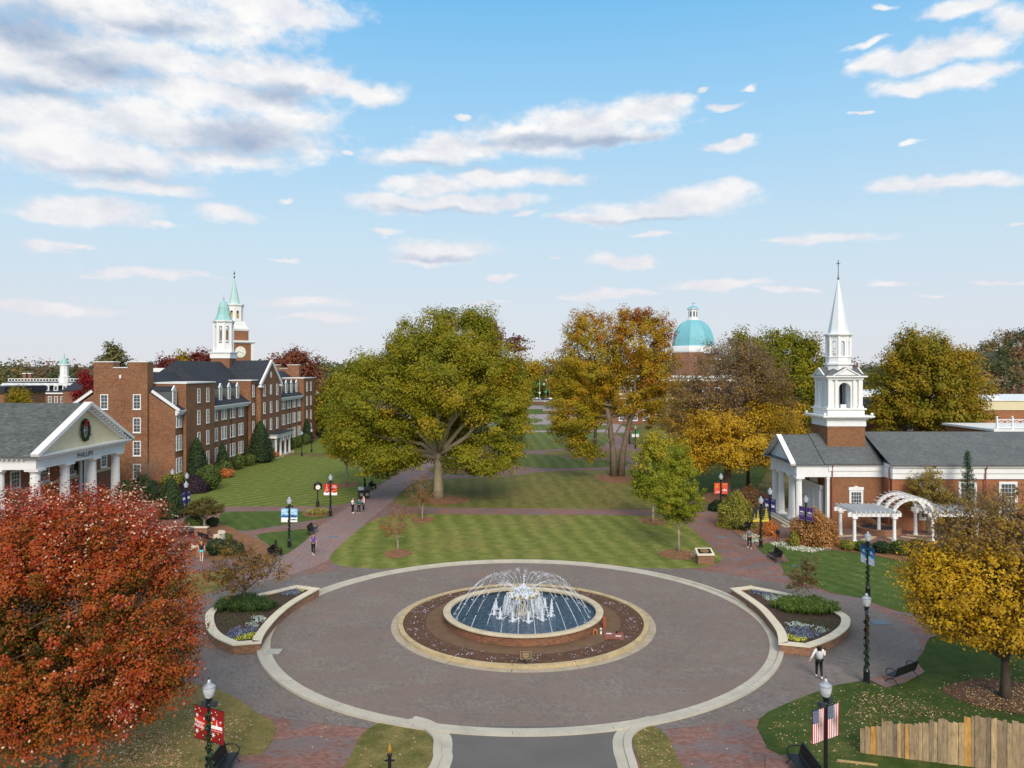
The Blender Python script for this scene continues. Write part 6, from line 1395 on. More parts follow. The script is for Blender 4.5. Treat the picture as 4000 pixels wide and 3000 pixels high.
part('raking_cornice', m, WHITE, ch, w=True)
m = MB(); m.add([(27.0, 74.4, 6.22), (27.6, 74.4, 6.35), (27.6, 82.6, 6.35), (27.0, 82.6, 6.22)], [(0, 1, 2, 3)]); part('pediment_ledge', m, SH_CHAP, ch, w=True)
for y in (75.1, 77.0, 80.0, 81.9): doric(28.05, y, .42, 4.9, .30, ch, mat=WHITE)
m = MB(); m.box(30.70, 30.95, 74.85, 75.35, .42, 4.9); m.box(30.66, 30.97, 74.8, 75.4, 4.65, 4.9); part('pilaster', m, WHITE, ch, w=True)
m = MB(); m.box(27.6, 31, 74.4, 82.6, -.05, .42); part('portico_floor', m, CONCG, ch, w=True)
for k in range(3): m = MB(); m.box(27.6 - .36 * (k + 1), 27.6 - .36 * k, 74.8, 82.2, -.05, .42 - .13 * (k + 1)); part('step', m, CONC, ch, w=True)
m = MB(); m.box(30.72, 30.9, 76.2, 80.8, .42, 3.9); m.box(30.55, 30.9, 76.1, 80.9, 3.5, 3.9)
for y in (76.5, 78.0, 79.0, 80.5): m.box(30.55, 30.72, y - .14, y + .14, .42, 3.5)
dr_ = part('doorway', m, WHITE, ch, w=True)
for y in (77.25, 78.5, 79.75): m = MB(); m.box(30.69, 30.73, y - .42, y + .42, .45, 3.2); part('door', m, TRIMB, dr_, w=True)
m = MB(); m.lathe([(1.0, 0), (1.0, .08), (.85, .1)], 20, 0, T(30.88, CYm, 4.0, ry=R(-90))); part('fanlight', m, WHITE, dr_, w=True)
window(ch, (33.55, 74.88, 2.55), SOUTH, 1.35, 2.1, 4, 5, .2, head=True)
for x in (39.6, 43.35, 47.2, 51.0, 54.8): window(ch, (x, 73.08, 2.9), SOUTH, 1.75, 3.6, 4, 8, .24)
for x, y in ((31.15, 74.8), (36.08, 73.6), (44.9, 72.9)): m = MB(); m.tube([(x, y - .35, 6.15), (x, y - .12, 5.8), (x, y - .08, .1)], .06, 8); part('downspout', m, COPPER, ch, w=True)
m = MB(); m.tube([(30.4, 74.33, 6.2), (35.7, 74.33, 6.2)], .06, 6); m.tube([(35.9, 72.5, 6.28), (74, 72.5, 6.28)], .06, 6); part('gutter', m, plain('dark_gutter', rgb(96, 88, 86), .5), ch, w=True)
# steeple
TX = 33.35
st = part('steeple', MB().box(TX - 1.88, TX + 1.88, CYm - 1.88, CYm + 1.88, 6.2, 9.75), BRICK_CH, ch, w=True)
m = MB()
for hw, z0, z1 in ((1.95, 9.7, 10.35), (2.1, 10.35, 10.5), (2.35, 10.5, 10.62), (2.55, 10.62, 10.78)): m.box(TX - hw, TX + hw, CYm - hw, CYm + hw, z0, z1)
for hw, z0, z1 in ((1.84, 10.78, 11.35), (2.0, 11.35, 11.5)): m.box(TX - hw, TX + hw, CYm - hw, CYm + hw, z0, z1)
part('ledge', m, WHITE, st, w=True)
bf = arcade(1.5 * math.sqrt(2), 11.5, 14.55, n=4, op=.40, zo0=0.0, spring=13.45, a0=R(45), c=(TX, CYm), thick=.5)
for sx in (-1, 1):
    for sy in (-1, 1):
        bf.box(TX + sx * 1.52 - .2, TX + sx * 1.52 + .2, CYm + sy * 1.52 - .2, CYm + sy * 1.52 + .2, 11.5, 14.4); bf.box(TX + sx * 1.52 - .27, TX + sx * 1.52 + .27, CYm + sy * 1.52 - .27, CYm + sy * 1.52 + .27, 11.5, 11.72)
        for o_ in (.62,):
            bf.box(TX + sx * (1.52 - o_) - .12, TX + sx * (1.52 - o_) + .12, CYm + sy * 1.6 - .1, CYm + sy * 1.6 + .1, 11.5, 14.4); bf.box(TX + sx * 1.6 - .1, TX + sx * 1.6 + .1, CYm + sy * (1.52 - o_) - .12, CYm + sy * (1.52 - o_) + .12, 11.5, 14.4)
part('belfry', bf, WHITE, st, w=True)
m = MB(); m.box(TX - 1.8, TX + 1.8, CYm - 1.8, CYm + 1.8, 14.35, 14.6); m.box(TX - 2.05, TX + 2.05, CYm - 2.05, CYm + 2.05, 14.6, 14.74)
for k in range(4):
    M_ = T(TX, CYm, 0, rz=R(90 * k)); m.add([(-1.25, -1.95, 14.74), (1.25, -1.95, 14.74), (0, -1.95, 15.45), (-1.25, -1.0, 14.74), (1.25, -1.0, 14.74), (0, -1.0, 15.45)], [(0, 1, 2)], 0, M_); m.bar((-1.35, -2.0, 14.76), (0, -2.0, 15.52), .14, .12, 0, M_); m.bar((1.35, -2.0, 14.76), (0, -2.0, 15.52), .14, .12, 0, M_)
part('belfry_cornice', m, WHITE, st, w=True)
m = MB()
for k in range(4):
    M_ = T(TX, CYm, 0, rz=R(90 * k)); m.add([(-1.42, -2.08, 14.78), (0, -2.08, 15.58), (0, 0, 15.58), (-1.42, 0, 14.78), (1.42, -2.08, 14.78), (1.42, 0, 14.78)], [(0, 1, 2, 3)[::-1], (1, 4, 5, 2)[::-1]], 0, M_)
m.add([(TX - 2.05, CYm - 2.05, 14.75), (TX + 2.05, CYm - 2.05, 14.75), (TX + 2.05, CYm + 2.05, 14.75), (TX - 2.05, CYm + 2.05, 14.75), (TX, CYm, 16.0)], [(0, 1, 4), (1, 2, 4), (2, 3, 4), (3, 0, 4)])
part('belfry_roof', m, SH_CHAP, st, w=True)
m = MB(); M_ = T(TX, CYm, 0); m.lathe([(1.32, 15.1), (1.32, 15.75), (1.48, 15.85), (1.48, 16.0), (1.22, 16.02), (1.22, 16.55), (1.3, 16.6), (1.3, 16.68), (1.1, 16.68)], 8, 0, M_, a0=R(22.5)); part('octagon_base', m, WHITE, st, w=True)
part('lantern', arcade(1.14, 16.66, 18.7, op=.46, zo0=.08, spring=18.05, c=(TX, CYm), thick=.2), WHITE, st, w=True)
m = MB(); m.lathe([(1.16, 18.65), (1.30, 18.8), (1.42, 18.86), (1.42, 18.98), (1.0, 19.0)], 8, 0, M_, a0=R(22.5)); part('lantern_cornice', m, WHITE, st, w=True)
m = MB(); m.lathe([(1.08, 18.98), (1.0, 19.1), (.06, 24.55)], 8, 0, M_, a0=R(22.5)); part('spire', m, plain('spire_white', rgb(220, 226, 228), .45, .03), st, w=True)
m = MB(); m.lathe([(.06, 24.5), (.10, 24.62), (.05, 24.8), (.03, 26.0)], 8, 0, M_); m.ball((TX, CYm, 24.72), .11, 8, 6); m.bar((TX - .2, CYm, 26.2), (TX + .2, CYm, 26.2), .08); m.bar((TX, CYm, 25.9), (TX, CYm, 26.55), .08); part('cross', m, plain('grey_metal', rgb(120, 118, 116), .4, .1, metal=.5), st, w=True)
for sx, sy in ((-1, -1), (1, -1), (-1, 1), (1, 1)):
    m = MB(); m.cbox((TX + sx * 2.35, CYm + sy * 2.35, 10.95), (.22, .18, .22)); m.tube([(TX + sx * 2.35, CYm + sy * 2.35, 10.78), (TX + sx * 2.35, CYm + sy * 2.35, 10.9)], .04, 5); part('floodlight', m, WHITE, st, w=True)
m = MB(); m.box(TX - .3, TX + .25, CYm - 1.3, CYm - .9, 11.5, 11.85); part('bell_box', m, WHITE, st, w=True)

# ---------------------------------------------------------------- pergola and garden court
sheet('garden_court', [(29.5, 67.3), (44, 67.3), (44, 74.2), (36, 74.6), (29.5, 74.6)], .05, P_RED)
m = MB()
for a in (20, 55, 90, 125, 160): c, s_ = math.cos(R(a)), math.sin(R(a)); m.add([(34.5 + 2.2 * c - s_ * .3, 71.6 - 1.3 * s_ - c * .3, .056), (34.5 + 6 * c - s_ * .4, 71.6 - 4.1 * s_ - c * .4, .056), (34.5 + 6 * c + s_ * .4, 71.6 - 4.1 * s_ + c * .4, .056), (34.5 + 2.2 * c + s_ * .3, 71.6 - 1.3 * s_ + c * .3, .056)], [(0, 1, 2, 3)])
struct('court_paving_bands', m, plain('tan_band', rgb(190, 168, 136), .85, .1))
cf = thing('court_fountain', 'small dark tiered fountain in a round brick basin in front of the chapel wall', 'fountain', (34.6, 72.6, .04))
m = MB(); m.ring(1.65, 2.0, 0, .5, 40); part('basin_wall', m, BRICK_LOW, cf); m = MB(); m.ring(.001, 1.66, .2, .3, 32); part('water', m, WATER, cf)
IRON = plain('green_iron', rgb(60, 72, 72), .5, .2, metal=.3)
m = MB(); m.lathe([(.3, .2), (.22, .5), (.12, .7), (.16, 1.1), (.75, 1.35), (.78, 1.42), (.1, 1.4), (.09, 1.8), (.45, 1.98), (.47, 2.04), (.08, 2.02), (.07, 2.35), (.25, 2.5), (.05, 2.55), (.03, 2.9)], 16); part('tiers', m, IRON, cf, smooth=True)
pg = thing('pergola', 'white garden pergola with a barrel arched middle in front of the chapel', 'pergola', (33.0, 69.6, .05))
posts = [(30.45, 68.3), (34.0, 68.3), (30.45, 71.2), (34.0, 71.2), (37.4, 68.3), (37.4, 71.2), (41.4, 68.4), (41.4, 71.2)]
for x, y in posts:
    m = MB(); m.lathe([(.22, .0), (.22, .12), (.16, .16), (.14, 1.95), (.2, 2.02), (.22, 2.1)], 14, 0, T(x, y, .05)); m.cbox((x, y, 2.2), (.44, .44, .16)); part('post', m, WHITE, pg, w=True, smooth=True)
for x0, x1 in ((29.85, 34.6), (37.0, 42.2)):
    for y in (68.3, 71.2): m = MB(); m.prism([(x0, y - .09), (x1, y - .09), (x1, y + .09), (x0, y + .09)], 2.28, 2.62); part('beam', m, WHITE, pg, w=True)
    k = 10
    for i in range(k): x = x0 + .45 + (x1 - x0 - .9) * i / (k - 1); m = MB(); m.bar((x, 67.6, 2.76), (x, 71.9, 2.76), .05, .26); part('rafter', m, WHITE, pg, w=True)
for y in (68.2, 69.7, 71.2):
    m = MB(); n = 18; c_ = (35.65, 2.3); r0, r1 = 1.72, 2.02
    for i in range(n):
        a0, a1 = math.pi * i / n, math.pi * (i + 1) / n; q = [(c_[0] + r * math.cos(a), c_[1] + r * .84 * math.sin(a)) for r, a in ((r0, a0), (r1, a0), (r1, a1), (r0, a1))]
        m.add([(x, y - .1, z) for x, z in q] + [(x, y + .1, z) for x, z in q], [(0, 1, 2, 3), (7, 6, 5, 4), (0, 4, 5, 1), (2, 6, 7, 3)])
    part('arch_rib', m, WHITE, pg, w=True)
for i in range(15): a = math.pi * (i + .5) / 15; m = MB(); m.bar((35.65 + 2.06 * math.cos(a), 67.5, 2.3 + 1.75 * math.sin(a)), (35.65 + 2.06 * math.cos(a), 71.9, 2.3 + 1.75 * math.sin(a)), .05, .05); part('purlin', m, WHITE, pg, w=True)
m = MB(); m.ball((37.9, 73.8, 1.75), (.16, .16, .2), 10, 8); t_ = NT('lit_lamp'); em = t_.n('ShaderNodeEmission'); em.inputs[0].default_value = rgb(255, 226, 170); em.inputs[1].default_value = 1.3; LIT = t_.fin(em.outputs[0])
cl_ = thing('court_lamp', 'small lit globe lamp glowing in the garden court beyond the pergola', 'lamp', (37.9, 73.8, 0)); part('globe', MB().ball((0, 0, 1.8), .2, 10, 8), LIT, cl_, smooth=True); m = MB(); m.tube([(0, 0, 0), (0, 0, 1.62)], .05, 6); part('post', m, BLACKM, cl_)

# ---------------------------------------------------------------- towers and buildings farther off
ct = thing('clock_tower', 'brick clock tower with white tiers and pale green spire behind the long hall', 'tower', (-92.2, 255.0, 0), R(45))
def tiers(parent, name, mat, lst, n=4, a0=R(45)):
    m = MB()
    for r, z0, z1 in lst: m.lathe([(r, z0), (r, z1)], n, 0, a0=a0)
    return part(name, m, mat, parent)
s2 = math.sqrt(2)
tiers(ct, 'shaft', BRICK_CH, [(4.4 * s2, 0, 24.0)])
m = MB()
for sx in (-1, 1):
    for sy in (-1, 1): m.box(sx * 4.1 - .45, sx * 4.1 + .45, sy * 4.1 - .45, sy * 4.1 + .45, 15, 24.0)
m.lathe([(4.75 * s2, 23.9), (5.1 * s2, 24.3), (5.1 * s2, 24.8), (4.2 * s2, 24.85)], 4, 0, a0=R(45)); m.lathe([(4.65 * s2, 17.2), (4.65 * s2, 18.2)], 4, 0, a0=R(45)); part('quoins', m, WHITE, ct)
tiers(ct, 'upper_shaft', BRICK_CH, [(3.35 * s2, 24.8, 28.0)])
m = MB(); m.lathe([(3.5 * s2, 28.0), (3.75 * s2, 28.5), (3.75 * s2, 28.9), (3.1 * s2, 28.95), (3.1 * s2, 29.6), (2.8 * s2, 29.65), (2.8 * s2, 30.6), (2.5 * s2, 30.65), (2.5 * s2, 31.2)], 4, 0, a0=R(45)); part('white_tiers', m, WHITE, ct)
part('lantern', arcade(2.75, 31.2, 36.2, op=.42, zo0=.9, spring=34.3), WHITE, ct)
m = MB(); m.lathe([(2.7, 31.2), (2.7, 36.1)], 8, 0, T(0, 0, 0) @ Matrix.Diagonal((.62, .62, 1, 1)), a0=R(22.5)); part('lantern_core', m, plain('warm_core', rgb(214, 190, 120), .7), ct)
m = MB(); m.lathe([(2.8, 36.1), (3.2, 36.5), (3.2, 36.9), (2.2, 36.95)], 8, 0, a0=R(22.5)); part('lantern_cornice', m, WHITE, ct)
m = MB(); m.lathe([(1.75, 36.9), (.12, 45.6)], 8, 0, a0=R(22.5)); part('spire', m, plain('pale_verdigris', rgb(176, 206, 200), .6, .06), ct)
m = MB(); m.lathe([(.12, 45.5), (.3, 45.9), (.1, 46.2), (.06, 48)], 6); m.ball((0, 0, 47.2), .3, 6, 4); part('finial', m, BLACKM, ct)
for k in (0, 1):
    M_ = T(0, 0, 21.0, rz=R(-90 * k)) @ T(0, -4.42, 0, rx=R(90)); m = MB(); m.lathe([(1.85, 0), (1.85, .15), (1.6, .2)], 28, 0, M_); f = part('clock_face', m, WHITE, ct)
    m = MB(); m.lathe([(.001, .21), (1.6, .21)], 28, 0, M_, cap=False); part('dial', m, MATS['dial_cream'], f)
    m = MB()
    for h in range(12): b = R(30 * h); m.bar(M_ @ Vector((1.18 * math.cos(b), 1.18 * math.sin(b), .23)), M_ @ Vector((1.5 * math.cos(b), 1.5 * math.sin(b), .23)), .12, .02)
    part('hour_marks', m, BLACKM, f)
    for ang, ln in ((R(170), .95), (R(-32), 1.35)): m = MB(); m.bar(M_ @ Vector((0, 0, .26)), M_ @ Vector((ln * math.cos(ang), ln * math.sin(ang), .26)), .14, .03); part('hand', m, BLACKM, f)

db = thing('domed_building', 'brick building with a pale blue ribbed dome rising behind the gold trees', 'building', (54.7, 232.0, 0))
m = MB(); m.box(28, 84, 216, 244, -.1, 12.0); part('wall', m, BRICK, db, w=True)
m = MB(); m.box(27.6, 84.4, 215.6, 244.4, 12.0, 12.9); m.box(27.2, 84.8, 215.2, 244.8, 12.9, 13.5); part('cornice', m, WHITE, db, w=True)
for x in np.arange(31, 82, 3.35):
    window(db, (x, 215.95, 9.3), SOUTH, 1.9, 1.9, 3, 2, .2); window(db, (x, 215.95, 5.6), SOUTH, 1.9, 3.4, 3, 4, .2)
    if x < 50: window(db, (x, 215.95, 1.9), SOUTH, 1.9, 2.0, 3, 2, .2)
m = MB(); M_ = T(54.7, 232, 0); m.lathe([(6.4, 13), (6.4, 20.6)], 8, 0, M_, a0=R(22.5)); part('drum', m, BRICK, db, w=True)
m = MB(); m.lathe([(6.5, 20.4), (6.9, 20.9), (7.1, 21.8), (7.1, 22.3), (6.2, 22.35)], 8, 0, M_, a0=R(22.5)); m.cbox((58, 226.2, 21.2), (3, 1.5, 2.2)); part('drum_cornice', m, WHITE, db, w=True)
m = MB(); pr = [(6.25 * math.cos(a) ** .8, 22.3 + 8.0 * math.sin(a)) for a in np.linspace(0, R(78), 11)]; m.lathe(pr, 8, 0, M_, a0=R(22.5)); dm = part('dome', m, VERD2, db, w=True)
m = MB()
for k in range(8): a = R(22.5 + 45 * k); m.tube([(54.7 + r * math.cos(a), 232 + r * math.sin(a), z) for r, z in pr], .09, 5)
part('ribs', m, plain('dome_rib', rgb(126, 190, 198), .5), dm, w=True)
m = MB(); m.lathe([(1.7, 30.0), (1.7, 30.5), (1.35, 30.55), (1.35, 33.2), (1.85, 33.5), (1.95, 33.7), (1.0, 33.72)], 8, 0, M_, a0=R(22.5)); ln_ = part('lantern', m, WHITE, dm, w=True)
m = MB(); m.lathe([(1.75, 33.7), (1.2, 34.2), (.3, 34.5), (.1, 34.6), (.05, 35.6)], 8, 0, M_, a0=R(22.5)); m.bar((54.2, 232, 35.3), (55.4, 232, 35.3), .08, .25); part('lantern_cap', m, VERD2, dm, w=True)
m = MB()
for k in range(8): a = R(45 * k); m.cbox((0, 0, 0), (.08, .5, 1.6), 0, M_ @ T(0, 0, 32, rz=a) @ T(1.26, 0, 0))
part('lantern_vents', m, LOUV, dm, w=True)

lf = thing('dormered_hall', 'distant brick hall with a row of dormers, white roof balustrade and small green domed cupola', 'building', (-142, 226, 0))
m = MB(); m.box(-152, -128.5, 226, 240, -.1, 8.4); m.box(-131, -126.5, 224, 242, -.1, 9.2); part('wall', m, BRICK, lf, w=True)
m = MB(); m.add([(-152.4, 225.5, 8.4), (-128, 225.5, 8.4), (-128, 232, 11.6), (-152.4, 232, 11.6), (-128, 240, 11.6), (-152.4, 240, 11.6)], [(0, 1, 2, 3), (3, 2, 4, 5)]); m.add([(-131.3, 223.6, 9.1), (-126.2, 223.6, 9.1), (-126.2, 233, 12.4), (-131.3, 233, 12.4), (-131.3, 242, 9.1), (-126.2, 242, 9.1)], [(0, 1, 2, 3), (3, 2, 5, 4), (1, 5, 2)]); part('roof', m, SH_HALL, lf, w=True)
m = MB(); m.box(-152.4, -128.4, 225.4, 225.9, 8.1, 8.5)
for k in range(26): x = -152 + 23.4 * k / 25; m.box(x - .1, x + .1, 231.8, 232, 11.6, 12.5)
m.box(-152.2, -128.4, 231.8, 232.02, 12.4, 12.6); m.box(-152.2, -128.4, 231.8, 232.02, 11.62, 11.75); part('balustrade', m, WHITE, lf, w=True)
for k in range(12): window(lf, (-150.8 + k * 1.85, 225.98, 6.4), SOUTH, 1.0, 2.0, 2, 4, .14)
for k in range(8):
    x = -150 + k * 2.6; m = MB(); m.box(x - .6, x + .6, 226.2, 226.6, 9.0, 10.7); m.add([(x - .8, 226.15, 10.6), (x + .8, 226.15, 10.6), (x, 226.15, 11.3), (x - .8, 230.4, 10.6), (x + .8, 230.4, 10.6), (x, 230.4, 11.3)], [(0, 1, 2), (0, 2, 5, 3), (1, 4, 5, 2)]); d = part('dormer', m, WHITE, lf, w=True)
    m = MB(); m.box(x - .36, x + .36, 226.16, 226.2, 9.2, 10.4); part('pane', m, GLASS, d, w=True)
cx = xat(251, 232); M_ = T(cx, 232, 0); m = MB(); m.lathe([(1.5, 11), (1.5, 13), (1.7, 13.1), (1.2, 13.2), (1.15, 16.4), (1.5, 16.6), (1.5, 16.8), (1.1, 16.9)], 8, 0, M_, a0=R(22.5)); cu = part('cupola', m, WHITE, lf, w=True)
m = MB(); m.lathe([(1.15, 16.8), (1.05, 17.5), (.7, 18.3), (.2, 18.8), (.05, 20.2)], 12, 0, M_); part('cupola_dome', m, VERD, cu, w=True, smooth=True)
for x in (-148, -146.4): m = MB(); m.box(x - .45, x + .45, 233, 234.2, 11, 14.0); m.box(x - .55, x + .55, 232.9, 234.3, 14.0, 14.25, 1); part('chimney', m, [BRICK, WHITE], lf, w=True)
b2 = thing('end_block', 'small brick wing with a dark roof at the far left edge behind the shingle roof', 'building', (-108, 160, 0)); m = MB(); m.box(-112, -104.5, 158, 172, -.1, 10.4); part('wall', m, BRICK_CH, b2, w=True); m = MB(); m.box(-112.4, -104.2, 157.7, 172, 10.4, 11.8); part('roof', m, plain('black_roof', rgb(48, 48, 54), .6), b2, w=True)
b3 = thing('rear_block', 'brick block with a white roof railing just behind the long hall', 'building', (-68, 142, 0)); m = MB(); m.box(-75, -62, 140, 150, -.1, 14.0); part('wall', m, BRICK_HALL, b3, w=True)
m = MB(); m.box(-70.2, -63.6, 140.4, 140.6, 14.9, 15.05); m.box(-70.2, -63.6, 140.4, 140.6, 14.1, 14.2); m.box(-69.5, -64.5, 143, 146, 14, 15.6)
for k in range(16): x = -70.1 + 6.4 * k / 15; m.box(x - .06, x + .06, 140.4, 140.6, 14.2, 14.9)
part('roof_railing', m, WHITE, b3, w=True)
# right side, beyond the chapel
r1 = thing('flat_roofed_building', 'long flat roofed brick building with a cream band and white roof at the right edge', 'building', (95, 150, 0)); m = MB(); m.box(91, 135, 150, 185, -.1, 7.4); part('wall', m, BRICK_NV, r1, w=True); m = MB(); m.box(90.8, 135.2, 149.8, 185.2, 7.4, 9.2); part('band', m, CREAM, r1, w=True); m = MB(); m.box(90.6, 135.4, 149.6, 185.4, 9.2, 9.4); m.lathe([(1.4, 9.4), (1.4, 9.9), (.8, 10.3)], 12, 0, T(96, 154, 0)); part('roof', m, WHITE, r1, w=True)
r2 = thing('white_roofed_building', 'low brick building with a bright white flat roof behind the orange gold tree', 'building', (85, 168, 0)); m = MB(); m.box(64, 90, 160, 190, -.1, 9.6); part('wall', m, BRICK, r2, w=True); m = MB(); m.box(63.6, 90.4, 159.6, 190.4, 9.6, 10.4)
for x, y in ((70, 166), (76, 172), (84, 168), (80, 164)): m.box(x - 1.2, x + 1.2, y - 1, y + 1, 10.4, 11.6)
part('roof', m, WHITE, r2, w=True)
r3 = thing('dark_roofed_house', 'small brick house with a dark roof and white windows behind the chapel steeple', 'building', (58, 118, 0)); m = MB(); m.box(50, 66, 116, 128, -.1, 8.6); part('wall', m, BRICK, r3, w=True); m = MB(); m.add([(49.5, 115.5, 8.5), (66.5, 115.5, 8.5), (66.5, 122, 11), (49.5, 122, 11), (66.5, 128.5, 8.5), (49.5, 128.5, 8.5)], [(0, 1, 2, 3), (3, 2, 4, 5), (0, 3, 5), (1, 4, 2)]); part('roof', m, SH_HALL, r3, w=True)
for x in (52.5, 56.2, 60, 63.6): window(r3, (x, 115.95, 6.9), SOUTH, 1.1, 1.5, 3, 4, .14)
r4 = thing('balustraded_wing', 'flat roofed wing with a white lattice roof railing beyond the nave roof', 'building', (62, 90, 0)); m = MB(); m.box(56, 78, 89, 99, -.1, 8.2); part('wall', m, BRICK_NV, r4, w=True); m = MB(); m.box(55.6, 78.4, 88.6, 99.4, 8.2, 8.45); part('cornice', m, WHITE, r4, w=True)
m = MB(); x = 56.2
while x < 77:
    m.box(x - .1, x + .1, 88.9, 89.1, 8.45, 9.75); m.ball((x, 89, 9.85), .13, 6, 4); m.box(x + .1, x + 1.7, 88.96, 89.04, 9.5, 9.6); m.box(x + .1, x + 1.7, 88.96, 89.04, 8.6, 8.7)
    m.bar((x + .1, 89, 8.7), (x + 1.7, 89, 9.5), .05); m.bar((x + .1, 89, 9.5), (x + 1.7, 89, 8.7), .05); m.bar((x + .9, 89, 8.7), (x + .1, 89, 9.1), .05); m.bar((x + .9, 89, 9.5), (x + 1.7, 89, 9.1), .05); m.bar((x + .9, 89, 8.7), (x + 1.7, 89, 9.1), .05); m.bar((x + .9, 89, 9.5), (x + .1, 89, 9.1), .05); x += 1.8
part('roof_railing', m, WHITE, r4, w=True)
# street furniture and cars at the far end of the quad
def pole(px, ytop, Y, r=.12): m = MB(); m.tube([(0, 0, 0), (0, 0, zat(ytop, Y))], [r, r * .7], 8); return m, (xat(px, Y), Y, 0)
m, l = pole(2108, 1482, 372); o = thing('sign_mast', 'tall pale mast with a green street name sign at the far street', 'mast', l); part('mast', m, plain('pale_metal', rgb(196, 196, 192), .4), o); m = MB(); m.box(-1.1, .45, -.05, .05, zat(1502, 372), zat(1497, 372)); part('street_sign', m, C_('sign_green', 40, 150, 100), o); m = MB(); m.box(-.4, .4, -.1, 0, zat(1538, 372), zat(1531, 372)); part('box', m, WHITE, o)
m, l = pole(2146, 1470, 372); o = thing('signal_pole', 'grey traffic signal pole with an arm at the far street', 'traffic signal', l); part('pole', m, plain('signal_metal', rgb(150, 150, 146), .4), o); m = MB(); m.tube([(0, 0, zat(1500, 372)), (-3.2, 0, zat(1499, 372))], .1, 6); part('arm', m, MATS['signal_metal'], o); m = MB(); m.box(-2.9, -2.3, -.3, .3, zat(1504, 372), zat(1496, 372)); part('signal_head', m, [plain('signal_face', rgb(210, 210, 206), .5)], o)
m, l = pole(2133, 1485, 372, .08); o = thing('street_light', 'slim pole with a small white lamp and a green sign at the far street', 'street light', l); part('pole', m, MATS['signal_metal'], o); m = MB(); m.ball((0, 0, zat(1485, 372)), (.3, .3, .5), 8, 6); part('lamp_head', m, WHITE, o); m = MB(); m.box(-.7, .3, -.06, 0, zat(1534, 372), zat(1527, 372)); part('green_sign', m, C_('sign_teal', 40, 160, 130), o)
def car(x, y, rz, col, label):
    o = thing('parked_car', label, 'car', (x, y, 0), rz, 'cars on the far street'); pm = plain('paint_' + label.split()[0], col, .25, .03, spec=.6)
    m = MB(); sec = [(-2.2, .35, .75), (-2.1, .3, .95), (-1.2, .28, 1.0), (-.7, .28, 1.02), (1.3, .28, 1.02), (2.0, .3, .95), (2.2, .35, .7)]
    for i in range(len(sec) - 1):
        a, b = sec[i], sec[i + 1]; w = .88; m.add([(a[0], -w, a[1]), (b[0], -w, b[1]), (b[0], w, b[1]), (a[0], w, a[1]), (a[0], -w, a[2]), (b[0], -w, b[2]), (b[0], w, b[2]), (a[0], w, a[2])], [(0, 3, 2, 1), (4, 5, 6, 7), (0, 1, 5, 4), (2, 3, 7, 6)] + ([(3, 0, 4, 7)] if i == 0 else []) + ([(1, 2, 6, 5)] if i == len(sec) - 2 else []))
    part('body', m, pm, o)
    m = MB(); m.add([(-1.1, -.82, 1.0), (1.5, -.82, 1.0), (1.5, .82, 1.0), (-1.1, .82, 1.0), (-.4, -.68, 1.45), (1.0, -.68, 1.45), (1.0, .68, 1.45), (-.4, .68, 1.45)], [(4, 5, 6, 7), (0, 1, 5, 4), (1, 2, 6, 5), (2, 3, 7, 6), (3, 0, 4, 7)]); part('cabin', m, GLASS, o)
    for sx in (-1.35, 1.35):
        for sy in (-.8, .8): m = MB(); m.lathe([(.32, -.1), (.34, 0), (.32, .1)], 14, 0, T(sx, sy, .32, rx=R(90))); part('wheel', m, BLACKM, o)
car(xat(2092, 368), 368, R(10), rgb(58, 60, 110), 'indigo car behind the white rail at the far street'); car(xat(2130, 368), 368, R(10), rgb(50, 56, 120), 'blue car beside the green sign at the far street')
car(xat(2098, 376), 377, 0, rgb(200, 204, 206), 'white car just behind the indigo car at the far street'); car(xat(2146, 374), 375, 0, rgb(120, 128, 132), 'grey car behind the blue car at the far street')
o = thing('white_rail', 'low white rail in front of the cars at the far street', 'barrier', (xat(2112, 345), 345, 0)); m = MB(); m.box(-3.2, 3.8, -.08, .08, 1.0, 1.25); m.bar((-3.2, 0, .2), (2.0, 0, .45), .12); part('rail', m, WHITE, o)
for x in (-3.1, 2.0): m = MB(); m.box(x - .14, x + .14, -.12, .12, 0, 1.0); part('post', m, WHITE, o)
m = MB(); m.box(-12, 14, -.25, .25, 0, .9); solo('low_wall', m, BRICK, 'low brick wall below the white rail at the far end of the quad', 'low wall', (xat(2112, 340), 340, 0))
